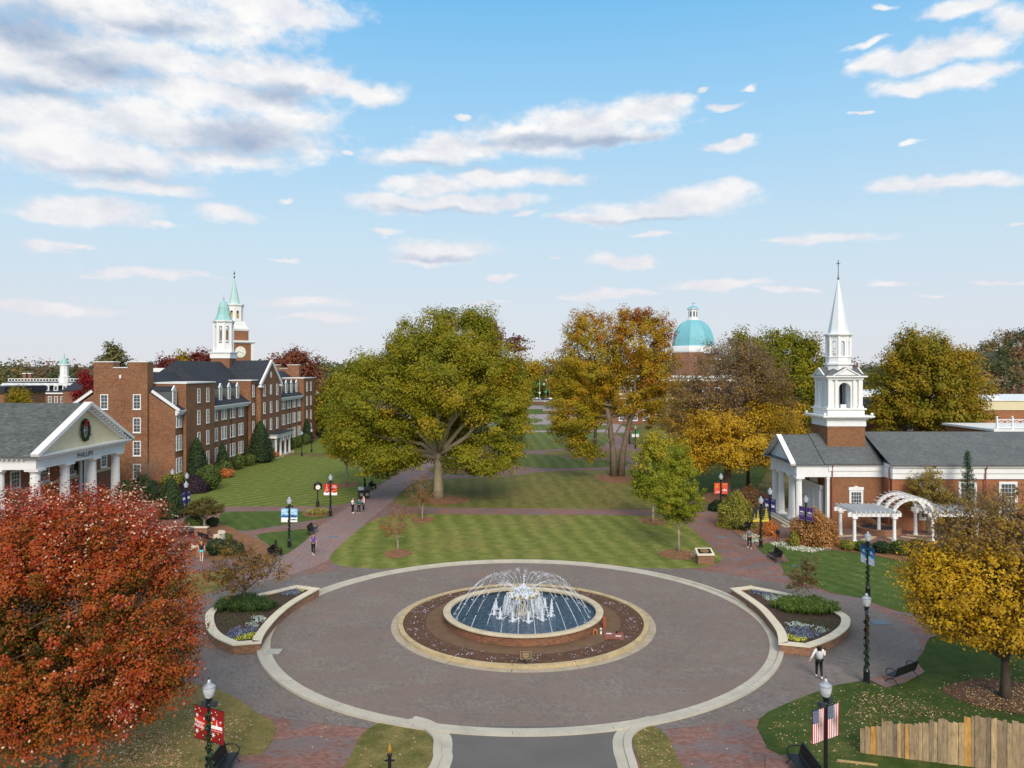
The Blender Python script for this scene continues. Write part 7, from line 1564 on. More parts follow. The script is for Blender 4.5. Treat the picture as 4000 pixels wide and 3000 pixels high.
# ================================================================ trees and shrubs
BARK = plain('grey_bark', rgb(122, 108, 92), .9, .3, 3, fine=18, bump=.8); BARKD = plain('dark_bark', rgb(84, 72, 62), .9, .3, 3, fine=18, bump=.8); BARKO = plain('oak_bark', rgb(146, 134, 110), .9, .3, 1.6, fine=7, bump=.6); BARKL = plain('pale_bark', rgb(148, 138, 116), .9, .3, 2, fine=12, bump=.8)
def rawmesh(mb, name, mat):
    me = bpy.data.meshes.new(name); me.from_pydata(mb.v, [], mb.f); me.materials.append(mat)
    me.polygons.foreach_set('use_smooth', [True] * len(me.polygons)); me.update(); return me
def tree(name, label, bx, by, lobes, mat, bark, seed, leaves, leaf, clump=.8, r0=.2, fork=.35, stems=1, twigs=1.0, group=None, z0=0.0, Y=None, lean=0.0, tint=None, spread=.55, limbn=7, up=.5, clumpn=60, shell=.45, streak=.55):
    """lobes: (photo x, photo y, half width, half height, depth offset, density, tint) of each part of the crown, stood at the trunk's own distance"""
    global rng
    keep, rng = rng, np.random.default_rng(seed)
    p = at(bx, by, z0) if Y is None else Vector((xat(bx, Y), Y, z0)); Y = p.y; k = Y / FPX
    L_ = []
    for lb in lobes:
        cx, cy, rx, ry = lb[:4]; dy = lb[4] if len(lb) > 4 else 0; de = lb[5] if len(lb) > 5 else 1.0; tb = lb[6] if len(lb) > 6 else .5
        yy = Y + dy; kk = yy / FPX; L_.append((np.array([(cx - 2000) * kk - p.x, dy, CAMZ - (cy - HORY) * kk - z0]), np.array([rx * kk, rx * kk * .95, ry * kk]), de, tb))
    o = thing(name, label, 'tree', tuple(p), 0, group)
    top = max(c[2] + r[2] for c, r, *_ in L_); bot = min(c[2] - r[2] for c, r, *_ in L_); fz = max(bot * .75, fork * top) if fork > 0 else bot
    cen = sum(c * np.prod(r) for c, r, *_ in L_) / sum(np.prod(r) for _, r, *_ in L_)
    mb = MB(); nodes = []          # points along the limbs: (position, radius)
    for s in range(stems):
        off = (s - (stems - 1) / 2) * r0 * 2.4
        pts = [(off, 0, -.1), (off + lean * (s - .3) * .3, 0, fz * .35), (off * 1.3 + lean * (s - .3), 0, fz * .75), (off * 1.6 + lean * (s - .3) * 1.6, cen[1] * .15, fz)]
        mb.tube(pts, [r0 * 1.5, r0 * 1.08, r0 * .95, r0 * .86], 9); base = np.array(pts[-1])
        # leader and limbs
        tgt = [l for i, l in enumerate(sorted(L_, key=lambda l: -np.prod(l[1]))) if i % stems == s][:limbn] or L_[:1]
        for c, r, *_ in tgt:
            e = c + rng.normal(0, .12, 3) * r; d = e - base; ln = np.linalg.norm(d); start = base - np.array([0, 0, rng.uniform(0, fz * .18)])
            mid1 = start + d * .33 + np.array([0, 0, ln * .10]) + rng.normal(0, ln * .05, 3); mid2 = start + d * .68 + np.array([0, 0, ln * .10]) + rng.normal(0, ln * .05, 3)
            P_ = [start, mid1, mid2, e]; q = [np.array(v) for v in P_]; fine = []
            for i in range(3):
                for t_ in (0, .5): fine.append(q[i] * (1 - t_) + q[i + 1] * t_)
            fine.append(q[3]); rr = [r0 * .62 * (1 - .8 * i / 6) for i in range(7)]
            mb.tube([tuple(v) for v in fine], rr, 7); nodes += list(zip(fine[1:], rr[1:]))
    NP = np.array([n_[0] for n_ in nodes]); tot = sum(np.prod(r) ** (2 / 3) * de for _, r, de, _ in L_)
    C = []; N = []; TN = []; SZ = []; b_n = 0
    for c, r, de, tb in L_:
        nl = int(leaves * np.prod(r) ** (2 / 3) * de / tot); ncl = max(4, int(nl / clumpn)); 
        u = rng.normal(size=(ncl, 3)); u /= np.linalg.norm(u, axis=1, keepdims=True); rad = shell + (1 - shell) * rng.random(ncl) ** .6
        cc = c + u * rad[:, None] * r * (1 + rng.normal(0, .12, (ncl, 1)))
        if twigs > 0:
            for q in cc[:int(ncl * min(1, .5 * twigs))]:
                d = np.linalg.norm(NP - q, axis=1) + np.maximum(0, NP[:, 2] - q[2]) * .8; i = int(np.argmin(d)); a = NP[i]; m_ = a * .45 + q * .55 + np.array([0, 0, .07 * d[i]]) + rng.normal(0, .04, 3) * d[i]
                rt = max(.012, nodes[i][1] * .38) * min(1, twigs); mb.tube([tuple(a), tuple(m_), tuple(q)], [rt, rt * .6, rt * .2], 4, cap=False)
                if twigs > 1:
                    for _ in range(int(3 * twigs)):
                        e = q + (q - a) * rng.uniform(.0, .35) + rng.normal(0, .5, 3) * clump + np.array([0, 0, .35 * clump]); mb.tube([tuple(m_ * .4 + q * .6), tuple(e)], [rt * .4, rt * .12], 3, cap=False)
        k_ = rng.poisson(max(2, nl / ncl), ncl); idx = np.repeat(np.arange(ncl), k_); g = rng.normal(0, 1, (len(idx), 3)); g /= np.maximum(1, np.linalg.norm(g, axis=1, keepdims=True) / 1.6); csz = rng.uniform(.45, 1.25, ncl)[idx][:, None]
        dirn = cc - np.array([0, 0, max(bot, cen[2] - (top - bot) * .3)]); dirn /= np.linalg.norm(dirn, axis=1, keepdims=True) + 1e-6
        pos = cc[idx] + csz * (g * np.array([clump, clump, clump * .6]) * spread * .85 + dirn[idx] * np.clip(rng.normal(0, 1, (len(idx), 1)), -1.7, 0.95) * clump * streak); ct = rng.normal(0, .10, ncl)[idx]
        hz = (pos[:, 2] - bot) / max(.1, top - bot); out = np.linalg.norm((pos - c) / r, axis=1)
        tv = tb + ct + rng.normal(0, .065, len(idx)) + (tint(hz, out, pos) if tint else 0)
        C.append(pos); TN.append(tv); SZ.append(leaf * rng.uniform(.7, 1.3, len(idx))); w_ = pos - cc[idx] + (cc[idx] - c) * .25; w_ /= np.linalg.norm(w_, axis=1, keepdims=True) + 1e-6
        N.append(w_ * 1.0 + np.array([0, 0, up]) + rng.normal(0, .42, (len(idx), 3)))
    C = np.vstack(C); ok = C[:, 2] > .15
    part('trunk', rawmesh(mb, 'trunk', bark), None, o)
    part('crown', quads_mesh('crown', C[ok], np.vstack(N)[ok], np.concatenate(SZ)[ok], np.concatenate(TN)[ok], mat, .66, .12), None, o)
    rng = keep; return o

L_RED = leafmat('red_maple_leaves', [(0, rgb(70, 66, 22)), (.2, rgb(112, 86, 26)), (.38, rgb(178, 96, 32)), (.54, rgb(184, 74, 34)), (.70, rgb(142, 48, 38)), (.84, rgb(188, 108, 88)), (1, rgb(236, 204, 170))], .32, .22, .55)
L_GOLD = leafmat('golden_leaves', [(0, rgb(140, 119, 94)), (.2, rgb(147, 117, 61)), (.42, rgb(172, 136, 36)), (.65, rgb(213, 170, 32)), (1, rgb(230, 199, 61))], .38, .4, .14)
L_OAK = leafmat('oak_leaves', [(0, rgb(84, 95, 23)), (.3, rgb(121, 126, 29)), (.55, rgb(154, 147, 33)), (.75, rgb(180, 152, 36)), (1, rgb(200, 149, 40))], .40, .16, .24)
L_RUST = leafmat('rust_gold_leaves', [(0, rgb(117, 119, 27)), (.28, rgb(158, 145, 33)), (.52, rgb(189, 158, 36)), (.74, rgb(184, 115, 42)), (1, rgb(154, 71, 47))], .40, .16, .16)
L_YGRN = leafmat('yellow_green_leaves', [(0, rgb(86, 99, 26)), (.35, rgb(125, 137, 35)), (.65, rgb(167, 167, 47)), (.85, rgb(191, 167, 50)), (1, rgb(199, 146, 47))], .38, .3, .14)
L_OLIVE = leafmat('olive_gold_leaves', [(0, rgb(95, 103, 25)), (.35, rgb(138, 130, 31)), (.65, rgb(176, 143, 33)), (1, rgb(195, 147, 38))], .38, .14, .2)
L_CYP = leafmat('rusty_needles', [(0, rgb(96, 82, 44)), (.4, rgb(138, 104, 60)), (.75, rgb(164, 98, 62)), (1, rgb(178, 116, 82))], .3, .3, .1)
L_DULL = leafmat('dull_ochre_leaves', [(0, rgb(70, 60, 34)), (.4, rgb(110, 88, 40)), (.75, rgb(150, 112, 42)), (1, rgb(176, 130, 50))], .3, .4, .1)
L_CRIM = leafmat('crimson_leaves', [(0, rgb(70, 40, 34)), (.5, rgb(122, 54, 46)), (1, rgb(150, 74, 58))], .25, .2, .15)
L_WOOD = leafmat('far_leaves', [(0, rgb(62, 76, 50)), (.3, rgb(86, 92, 54)), (.5, rgb(120, 112, 62)), (.68, rgb(140, 110, 72)), (.84, rgb(136, 86, 66)), (1, rgb(140, 124, 110))], .2, .05, .05)

# the red maple by the drone
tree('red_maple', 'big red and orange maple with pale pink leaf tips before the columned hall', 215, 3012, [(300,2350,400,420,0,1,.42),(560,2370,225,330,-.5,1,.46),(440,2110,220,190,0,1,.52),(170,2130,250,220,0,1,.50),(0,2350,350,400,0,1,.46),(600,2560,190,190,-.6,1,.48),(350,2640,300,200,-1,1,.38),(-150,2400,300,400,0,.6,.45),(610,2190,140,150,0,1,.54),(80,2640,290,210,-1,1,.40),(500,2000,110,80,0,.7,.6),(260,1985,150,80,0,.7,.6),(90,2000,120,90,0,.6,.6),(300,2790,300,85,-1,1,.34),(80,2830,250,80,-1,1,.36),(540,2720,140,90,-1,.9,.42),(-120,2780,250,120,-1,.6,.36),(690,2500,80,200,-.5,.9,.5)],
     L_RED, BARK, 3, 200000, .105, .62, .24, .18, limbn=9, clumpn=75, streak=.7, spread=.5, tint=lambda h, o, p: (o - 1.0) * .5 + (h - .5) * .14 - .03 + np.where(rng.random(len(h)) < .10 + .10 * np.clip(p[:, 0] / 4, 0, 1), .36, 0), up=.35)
tree('golden_tree', 'golden yellow tree with thin bare brown twigs on top beside the wooden fence', 3927, 2728, [(3840,2290,300,210,0,1,.62),(3700,2310,150,170,-.4,1,.62),(3920,2430,250,100,0,.9,.52),(4090,2330,280,260,0,.8,.6),(3740,2440,120,60,-.5,1,.6),(3650,2250,110,120,0,.9,.6),(3900,2110,260,130,0,.45,.25),(3960,2000,220,120,0,.28,.15),(3780,2080,140,110,0,.32,.2),(3620,2180,60,60,0,.8,.6)],
     L_GOLD, BARKD, 5, 56000, .135, .55, .19, .2, limbn=10, clumpn=26, twigs=1.8, up=.3)
tree('great_oak', 'huge spreading oak with green and gold leaves in the middle of the quad', 1712, 1946, [(1700,1440,250,140,1,1,.45),(1490,1570,170,160,-2,1,.42),(1890,1470,170,180,0,1,.55),(1800,1335,150,105,1,1,.45),(1610,1370,110,90,0,.9,.42),(1390,1700,110,100,-3,1,.48),(1960,1640,120,130,-3,1,.52),(1580,1740,130,80,4,1,.34),(1760,1700,160,110,6,1,.36),(1680,1610,170,90,6,1,.38),(1540,1780,110,60,-4,.9,.44),(1640,1660,90,50,-5,.5,.5),(1760,1560,120,60,-5,.5,.55),(1850,1800,110,65,-4,1,.42),(1990,1540,66,115,0,1,.6),(1450,1440,70,55,0,.8,.38),(1350,1590,80,100,0,.9,.42),(1540,1440,80,70,0,.8,.44),(1720,1260,90,50,2,.8,.42),(1850,1250,70,45,2,.8,.40),(1470,1800,90,60,-4,.8,.42),(1980,1770,80,60,-4,.8,.52),(1600,1300,60,50,1,.7,.42)],
     L_OAK, BARKO, 8, 190000, .26, 1.45, .54, .24, limbn=18, clumpn=150, twigs=1.0, spread=.58, shell=.45, streak=.42)
tree('twin_trunk_tree', 'tall twin trunked tree with rust and gold leaves right of the far path gap', 2411, 1860, [(2300,1430,150,150,0,1,.42),(2500,1340,130,120,0,1,.52),(2210,1490,68,90,0,1,.42),(2440,1530,150,90,1,.9,.45),(2240,1620,115,85,-3,1,.36),(2560,1440,95,130,0,1,.52),(2195,1570,45,66,0,.8,.38),(2300,1290,100,70,0,.9,.55),(2430,1255,60,55,0,.8,.6),(2590,1300,50,60,0,.7,.8),(2620,1560,60,85,0,.9,.5),(2270,1730,75,60,-3,.9,.34),(2200,1665,46,60,-2,.8,.36),(2510,1240,60,45,0,.6,.9),(2330,1770,40,30,-3,.8,.3),(2560,1620,60,60,1,.7,.4)],
     L_RUST, BARK, 12, 92000, .26, 1.15, .40, .42, stems=2, lean=1.6, limbn=8, clumpn=100, spread=.58, shell=.4, streak=.45)
tree('half_bare_tree', 'tree with bright yellow lower leaves and a bare brown twiggy top left of the chapel', 2841, 1940, [(2730,1740,95,72,-1,1,.74),(2900,1750,160,85,-2,1,.74),(2990,1650,110,95,-1,1,.66),(2640,1650,60,55,0,.5,.35),(3040,1770,70,60,0,.9,.7),(2800,1660,130,70,-2,.9,.62),(2720,1800,70,45,-1,.8,.72),(2830,1480,190,140,0,.36,.08),(2960,1490,130,130,0,.36,.10),(2720,1560,100,90,0,.5,.2),(2880,1390,120,70,0,.3,.06),(3060,1560,60,90,0,.5,.3)],
     L_GOLD, BARK, 15, 76000, .22, 1.15, .42, .2, limbn=11, clumpn=45, twigs=1.9, spread=.6)
tree('young_maple', 'young egg shaped yellow green tree on the front lawn beside the plaque pedestal', 2651, 2154, [(2647,1905,92,130,0,1,.52),(2650,1800,58,72,0,1,.5),(2618,1960,70,66,-.3,1,.46),(2684,1960,70,64,-.3,1,.5),(2650,2005,58,36,0,.9,.46)], L_YGRN, BARKL, 18, 34000, .125, .42, .11, .15, limbn=5, clumpn=80, twigs=.5, up=.35)
tree('young_maple', 'young yellow green tree with an orange tinged top just behind the egg shaped one', 2551, 2040, [(2555,1840,90,110,0,1,.52),(2560,1740,65,65,0,1,.74),(2515,1890,55,65,0,1,.5),(2600,1890,60,60,0,1,.5)], L_YGRN, BARKL, 21, 17000, .19, .55, .12, .15, limbn=4, clumpn=36, twigs=.5)
tree('young_cypress', 'thin young tree with sparse rusty red foliage on the left of the front lawn', 1554, 2147, [(1555,2045,78,42,0,1,.7),(1560,1995,46,34,0,1,.6),(1530,2075,56,24,0,1,.75),(1590,2010,45,22,0,.8,.65),(1557,1955,14,24,0,.4,.5)], L_CYP, BARKL, 24, 2300, .09, .34, .06, .1, limbn=5, clumpn=20, twigs=1.6)
tree('young_cypress', 'thin young tree with sparse olive and orange foliage at the edge of the oak lawn', 1650, 2029, [(1640,1910,55,60,0,1,.45),(1620,1935,42,42,0,1,.5),(1650,1850,24,36,0,.6,.6),(1665,1935,36,40,0,.8,.55)], L_CYP, BARKL, 27, 2200, .11, .4, .07, .1, limbn=4, clumpn=18, twigs=1.5)
tree('young_oak', 'slender young tree with olive and russet leaves on the striped lawn', 1354, 1892, [(1350,1690,75,85,0,1,.45),(1330,1625,55,55,0,1,.42),(1395,1720,55,55,0,1,.5),(1355,1770,60,35,0,1,.75),(1300,1720,35,45,0,.8,.5)], L_OAK, BARKL, 30, 12000, .26, .8, .13, .2, limbn=5, clumpn=36, twigs=.6)
tree('planter_tree', 'small sparse tree with ochre leaves growing in the planter by the red maple', 956, 2352, [(940,2225,130,75,0,1,.55),(1015,2185,85,50,0,.9,.6),(860,2240,75,50,0,.9,.55),(930,2150,90,40,0,.7,.5),(1080,2240,60,40,0,.6,.7),(900,2300,70,30,0,.5,.6)], L_DULL, BARKD, 33, 2600, .15, .42, .075, limbn=6, clumpn=12, twigs=2.2, z0=.4, fork=.2)
tree('planter_tree', 'tiny sparse tree with russet leaves growing in the planter by the woman in white', 3138, 2352, [(3135,2245,55,45,0,1,.4),(3105,2290,30,22,0,.8,.5),(3165,2205,32,30,0,.8,.4),(3175,2275,25,20,0,.6,.5)], L_DULL, BARKL, 36, 1500, .12, .3, .045, limbn=4, clumpn=12, twigs=1.8, z0=.4, fork=.2)
tree('flat_topped_tree', 'small flat topped umbrella shaped tree behind the low brick wall', 798, 2072, [(795,1985,75,26,0,1,.5),(760,1995,40,20,0,1,.5),(840,1990,36,20,0,1,.6),(795,1965,45,16,0,1,.6)], leafmat('bronze_green_leaves', [rgb(56, 54, 26), rgb(88, 82, 36), rgb(128, 104, 48)], .2, .3, .1), BARKL, 39, 9000, .13, .34, .09, .3, limbn=4, clumpn=40, twigs=.6)
tree('green_gold_tree', 'tall green gold tree standing behind the chapel left of the steeple', 3060, 1827, [(3060,1480,140,150,0,1,.4),(2930,1410,95,105,0,1,.42),(3160,1460,80,120,0,1,.45),(3050,1360,100,70,0,1,.38),(3130,1600,100,100,0,1,.42),(2990,1600,90,100,0,1,.5),(2900,1330,40,40,0,.8,.4),(3150,1360,50,50,0,.8,.4)], L_OAK, BARKD, 42, 48000, .36, 1.5, .4, .3, limbn=8, clumpn=75, shell=.35)
tree('orange_gold_tree', 'broad orange gold tree standing behind the chapel nave', 3620, 1875, [(3620,1480,170,150,0,1,.45),(3500,1530,105,115,0,1,.38),(3760,1540,100,115,0,1,.58),(3600,1365,110,70,0,1,.4),(3710,1430,110,90,0,1,.55),(3640,1620,170,65,0,1,.45),(3450,1620,65,65,0,1,.45),(3800,1620,65,55,0,.9,.6),(3520,1420,70,60,0,.9,.45),(3560,1330,50,40,0,.8,.5)], L_OLIVE, BARKD, 45, 62000, .33, 1.4, .4, .25, limbn=10, clumpn=75, shell=.35, twigs=1.1)
bgd = [('red_oak', 'dull red tree rising beyond the far end of the long hall', 1160, 205, [(1150,1440,80,70,0,1,.45),(1205,1490,50,65,0,1,.5),(1085,1425,38,36,0,.8,.5),(1170,1400,40,34,0,.7,.5)], leafmat('dull_red_leaves', [rgb(84, 52, 36), rgb(132, 74, 48), rgb(152, 98, 64)], .25, .1, .2), 9000, .7),
 ('green_tree', 'green tree with yellowing crown between the long hall and the great oak', 1350, 172, [(1290,1580,55,90,0,1,.45),(1370,1510,80,110,0,1,.42),(1250,1620,45,60,0,1,.5),(1425,1460,55,75,0,1,.4),(1330,1650,60,50,0,1,.4)], L_OAK, 14000, .6),
 ('dark_green_tree', 'dark green tree just right of the great oak beside the far path', 2030, 165, [(2005,1480,42,80,0,1,.35),(2035,1560,32,70,0,1,.4),(1985,1620,45,60,0,1,.35),(2020,1640,34,46,0,1,.45)], L_OAK, 12000, .55),
 ('russet_tree', 'russet crowned tree peeping over the top right of the great oak', 1900, 128, [(1885,1290,60,55,0,1,.5),(1930,1320,45,45,0,1,.5),(2010,1350,45,40,0,.8,.4),(1840,1240,36,30,0,.6,.4)], L_CRIM, 4500, .4),
 ('gold_tree', 'gold leaved tree standing behind the twin trunked tree', 2325, 147, [(2330,1560,80,75,0,1,.5),(2290,1620,50,55,0,1,.5),(2560,1560,60,70,0,1,.55)], L_RUST, 9000, .45),
 ('ochre_tree', 'ochre tree with a dark trunk just left of the chapel portico', 2922, 98.5, [(3000,1640,90,70,0,1,.4),(3080,1700,75,70,0,1,.42),(2940,1590,80,60,0,.8,.2),(3110,1620,50,60,0,1,.45)], L_GOLD, 9000, .36),
 ('crimson_maple', 'small crimson maple at the left edge of the long hall gable', 335, 150, [(330,1475,24,24,0,1,.5),(350,1500,18,30,0,1,.5),(300,1545,14,26,0,1,.5)], leafmat('bright_crimson', [rgb(92, 22, 26), rgb(142, 34, 38), rgb(166, 60, 56)], .25, .3, .1), 3500, .3),
 ('yellow_tree', 'small yellow leaved tree at the far left above the grey shingle roof', 78, 152, [(75,1545,34,34,0,1,.5),(100,1560,22,24,0,1,.5),(55,1565,20,22,0,1,.5)], L_OLIVE, 3500, .32),
 ('tall_green_tree', 'tall feathery green tree on the skyline above the brick chimney', 440, 235, [(438,1375,26,26,0,1,.4),(460,1400,22,30,0,1,.45),(420,1415,22,26,0,1,.35),(445,1440,40,22,0,1,.4)], L_WOOD, 2600, .9),
 ('far_red_tree', 'dull red tree on the skyline left of the white cupola', 660, 225, [(660,1425,36,24,0,1,.5),(640,1440,26,18,0,1,.5)], L_CRIM, 2400, .8),
 ('far_red_tree', 'small dull red tree on the skyline touching the white cupola', 788, 225, [(788,1400,28,18,0,1,.6),(780,1420,26,16,0,1,.5)], L_CRIM, 1800, .8),
 ('far_olive_tree', 'olive tree on the skyline between two dull red trees', 715, 230, [(715,1405,24,18,0,1,.5),(720,1425,28,16,0,1,.5)], L_OLIVE, 1600, .8),
 ('shade_tree', 'dark green tree beyond the far lawn beside the street signs', 2180, 300, [(2205,1480,56,50,0,1,.3),(2240,1520,60,50,0,1,.3),(2195,1530,36,30,0,1,.3)], L_OAK, 6000, .9),
 ('shade_tree', 'olive tree beyond the far lawn under the right edge of the great oak', 2040, 320, [(2045,1480,46,40,0,1,.55),(2010,1500,46,44,0,1,.5),(2075,1440,40,30,0,1,.7)], L_OAK, 6000, .9),
 ('roadside_tree', 'dark bushy tree right behind the parked cars at the far street', 2110, 392, [(2085,1530,30,30,0,1,.15),(2150,1525,36,34,0,1,.15),(2115,1500,44,24,0,1,.2)], L_OAK, 4000, 1.0),
 ('court_tree', 'sparse yellow green tree against the chapel nave wall', 3625, 71.9, [(3625,1900,85,55,0,1,.7),(3590,1960,60,40,0,1,.7),(3680,1950,60,50,0,1,.65),(3640,1850,50,30,0,.6,.8),(3560,1900,40,40,0,.6,.75)], leafmat('pale_yellow_leaves', [rgb(74, 72, 34), rgb(122, 108, 46), rgb(168, 142, 62)], .3, .3, .1), 7000, .15)]
for i, (nm, lab, bx, Y, lobes, mat, n, sz) in enumerate(bgd):
    tree(nm, lab, bx, 0, lobes, mat, BARKD if 'dark' in lab or i in (4, 5) else BARK, 60 + i, n, sz, sz * 3.2, max(.10, .0022 * Y), .3, Y=Y, limbn=5, clumpn=34, twigs=.8 if Y < 240 else .4, shell=.3)
# spruce by the nave
def conifer(label, bx, Y, ytop, ybot, half, mat, n, leaf, seed):
    global rng
    keep, rng = rng, np.random.default_rng(seed); x = xat(bx, Y); H = zat(ytop, Y); w_ = half * Y / FPX; o = thing('spruce', label, 'tree', (x, Y, 0))
    mb = MB(); mb.tube([(0, 0, -.1), (0, 0, H)], [.12, .015], 7); C = []; N = []
    for k in range(46):
        z = .8 + (H - 1.0) * (k / 46); L_ = w_ * (1 - z / H) ** .8 * rng.uniform(.75, 1.1)
        for b in range(5):
            a = rng.uniform(0, 6.283); d = np.array([math.cos(a), math.sin(a), .18]); mb.tube([(0, 0, z), tuple(d * L_ + np.array([0, 0, z]))], [.02, .006], 3, cap=False)
            q = int(n / 230); t_ = rng.random(q) ** .8; C.append(d * L_ * t_[:, None] + np.array([0, 0, z]) + rng.normal(0, .10, (q, 3))); N.append(rng.normal(0, .6, (q, 3)) + np.array([0, 0, .8]))
    C = np.vstack(C); part('trunk', rawmesh(mb, 'trunk', BARKD), None, o); part('crown', quads_mesh('crown', C, np.vstack(N), rng.uniform(.7, 1.3, len(C)) * leaf, rng.random(len(C)), mat, .35), None, o); rng = keep
conifer('young blue green spruce with a pointed top against the nave eaves', 3780, 70.6, 1752, 1990, 62, leafmat('spruce_needles', [rgb(44, 68, 52), rgb(74, 100, 76), rgb(110, 132, 102)], .15, .3, .1), 5200, .17, 91)

# ---------------------------------------------------------------- shrubs
L_HOLLY = leafmat('holly_leaves', [rgb(29, 45, 27), rgb(48, 70, 37), rgb(83, 102, 56)], .15, .4, .12); L_BOX = leafmat('boxwood_leaves', [rgb(48, 67, 29), rgb(83, 105, 45), rgb(132, 145, 70)], .15, .4, .12); L_PURP = leafmat('loropetalum_leaves', [rgb(37, 27, 37), rgb(59, 43, 56), rgb(94, 70, 81)], .15, .4, .12); L_ORG = leafmat('orange_shrub_leaves', [rgb(140, 83, 48), rgb(197, 116, 59), rgb(237, 151, 81)], .2, .4, .12); L_HYD = leafmat('hydrangea_leaves', [rgb(94, 75, 40), rgb(164, 113, 59), rgb(199, 140, 70), rgb(216, 167, 124)], .2, .5, .14); L_WEEP = leafmat('weeping_leaves', [rgb(89, 94, 35), rgb(140, 140, 54), rgb(189, 172, 72)], .2, .5, .1); L_GRYB = leafmat('sparse_grey_leaves', [rgb(129, 118, 99), rgb(162, 145, 124)], .2)
def shrub(name, label, x0, x1, y0, y1, shape, mat, n=2500, leaf=.13, core=True, group=None, seed=None):
    """x0..y1: the photo outline; its foot y1 gives the distance"""
    global rng
    keep, rng = rng, np.random.default_rng(seed or int(x0 * 7 + y1)); p = at((x0 + x1) / 2, y1); k = p.y / FPX; w_ = (x1 - x0) / 2 * k; h = (y1 - y0) * k * .98; p.y += w_ * .55
    u = rng.normal(size=(n, 3)); u /= np.linalg.norm(u, axis=1, keepdims=True); rad = 1 - np.abs(rng.normal(0, .10, n))
    if shape == 'cone':
        z = rng.random(n) ** 1.35; a = rng.uniform(0, 6.283, n); r = w_ * np.minimum(1, (1 - z) ** .62 * 1.15) * np.minimum(1, .6 + z * 4) * rad * (1 + .08 * np.sin(5 * a + 9 * z)); C = np.column_stack([r * np.cos(a), r * np.sin(a), z * h + .03]); N = np.column_stack([np.cos(a), np.sin(a), np.full(n, .5)])
    else:
        u[:, 2] = np.abs(u[:, 2]) if shape == 'mound' else u[:, 2]; lump = 1 + .10 * np.sin(u[:, 0] * 5 + 1) * np.cos(u[:, 1] * 6) + .06 * np.sin(u[:, 2] * 9 + u[:, 0] * 4)
        C = u * np.array([w_, w_, h if shape == 'mound' else h / 2]) * (rad * lump)[:, None] + np.array([0, 0, .02 if shape == 'mound' else h / 2]); N = u.copy()
    C = C + rng.normal(0, leaf * .25, (n, 3)); C[:, 2] = np.maximum(C[:, 2], .03)
    me = quads_mesh(name, C, N * .8 + rng.normal(0, .5, (n, 3)), rng.uniform(.7, 1.3, n) * leaf, rng.normal(.5, .25, n) + .12 * np.sin(C[:, 0] * 3) , mat, .7)
    o = thing(name, label, 'shrub', tuple(p), 0, group); part('foliage', me, None, o)
    mb = MB()
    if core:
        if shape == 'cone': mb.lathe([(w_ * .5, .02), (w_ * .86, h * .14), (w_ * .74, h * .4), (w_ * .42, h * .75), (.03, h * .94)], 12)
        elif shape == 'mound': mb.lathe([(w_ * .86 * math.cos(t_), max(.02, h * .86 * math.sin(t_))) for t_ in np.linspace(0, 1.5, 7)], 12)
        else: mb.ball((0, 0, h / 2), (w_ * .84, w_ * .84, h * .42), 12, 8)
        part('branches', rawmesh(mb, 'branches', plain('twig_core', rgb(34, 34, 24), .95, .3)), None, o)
    else:
        for _ in range(70): a = rng.uniform(0, 6.283); r = w_ * rng.uniform(.3, 1.0); m1 = (r * .35 * math.cos(a), r * .35 * math.sin(a), h * .45); mb.tube([(0, 0, 0), m1, (r * math.cos(a), r * math.sin(a), h * rng.uniform(.65, 1.0))], [.03, .018, .006], 4, cap=False)
        part('branches', rawmesh(mb, 'branches', plain('grey_twigs', rgb(128, 114, 100), .9, .2)), None, o)
    rng = keep; return o
G1 = 'clipped shrubs along the foot of the long hall'
shrub('holly_shrub', 'big dark conical holly left of the indigo bannered lamp', 603, 708, 1868, 2030, 'cone', L_HOLLY, 7000, .14)
shrub('purple_shrub', 'dark purple leaved mound beside the big conical holly', 686, 808, 1864, 1928, 'mound', L_PURP, 5000, .14)
shrub('round_shrub', 'large rounded green shrub just behind the dark purple mound', 760, 852, 1818, 1918, 'ball', L_BOX, 5000, .15)
shrub('cone_shrub', 'tall conical evergreen before the near corner of the long hall', 705, 808, 1712, 1892, 'cone', L_HOLLY, 6000, .18)
shrub('cone_shrub', 'narrow conical evergreen against the long hall, second from its near corner', 834, 892, 1728, 1856, 'cone', L_HOLLY, 3500, .17)
shrub('cone_shrub', 'big dark conical evergreen just left of the long hall porch', 953, 1060, 1645, 1810, 'cone', L_HOLLY, 6500, .2)
shrub('cone_shrub', 'dark evergreen against the long hall just right of its porch', 1172, 1220, 1636, 1732, 'cone', L_HOLLY, 2600, .24)
for i, (a, b, c, d, mt, lab) in enumerate([(832, 897, 1800, 1862, L_BOX, 'low green bush at the foot of the narrow conical evergreen'), (902, 947, 1774, 1836, L_BOX, 'round green bush in the middle of the hall foundation planting'), (944, 992, 1774, 1822, L_BOX, 'round green bush touching the big conical evergreen'), (655, 728, 1850, 1916, L_BOX, 'spreading yellow green bush under the tall conical evergreen'), (840, 906, 1833, 1868, L_ORG, 'large orange bush before the hall foundation planting'), (953, 981, 1793, 1811, L_ORG, 'tiny orange bush at the edge of the striped lawn'), (1120, 1152, 1708, 1760, L_BOX, 'round bush nearest the right of the hall porch'), (1150, 1178, 1702, 1750, L_BOX, 'second round bush right of the hall porch'), (1178, 1206, 1694, 1738, L_BOX, 'third round bush right of the hall porch'), (1050, 1086, 1765, 1790, L_ORG, 'orange bush just left of the hall porch steps'), (1036, 1070, 1744, 1786, L_BOX, 'green bush behind the orange bush at the hall porch'), (1226, 1284, 1672, 1712, L_HOLLY, 'dark wide bush at the far corner of the long hall')]):
    shrub('foundation_shrub', lab, a, b, c, d, 'ball', mt, 1500, .17, group=G1)
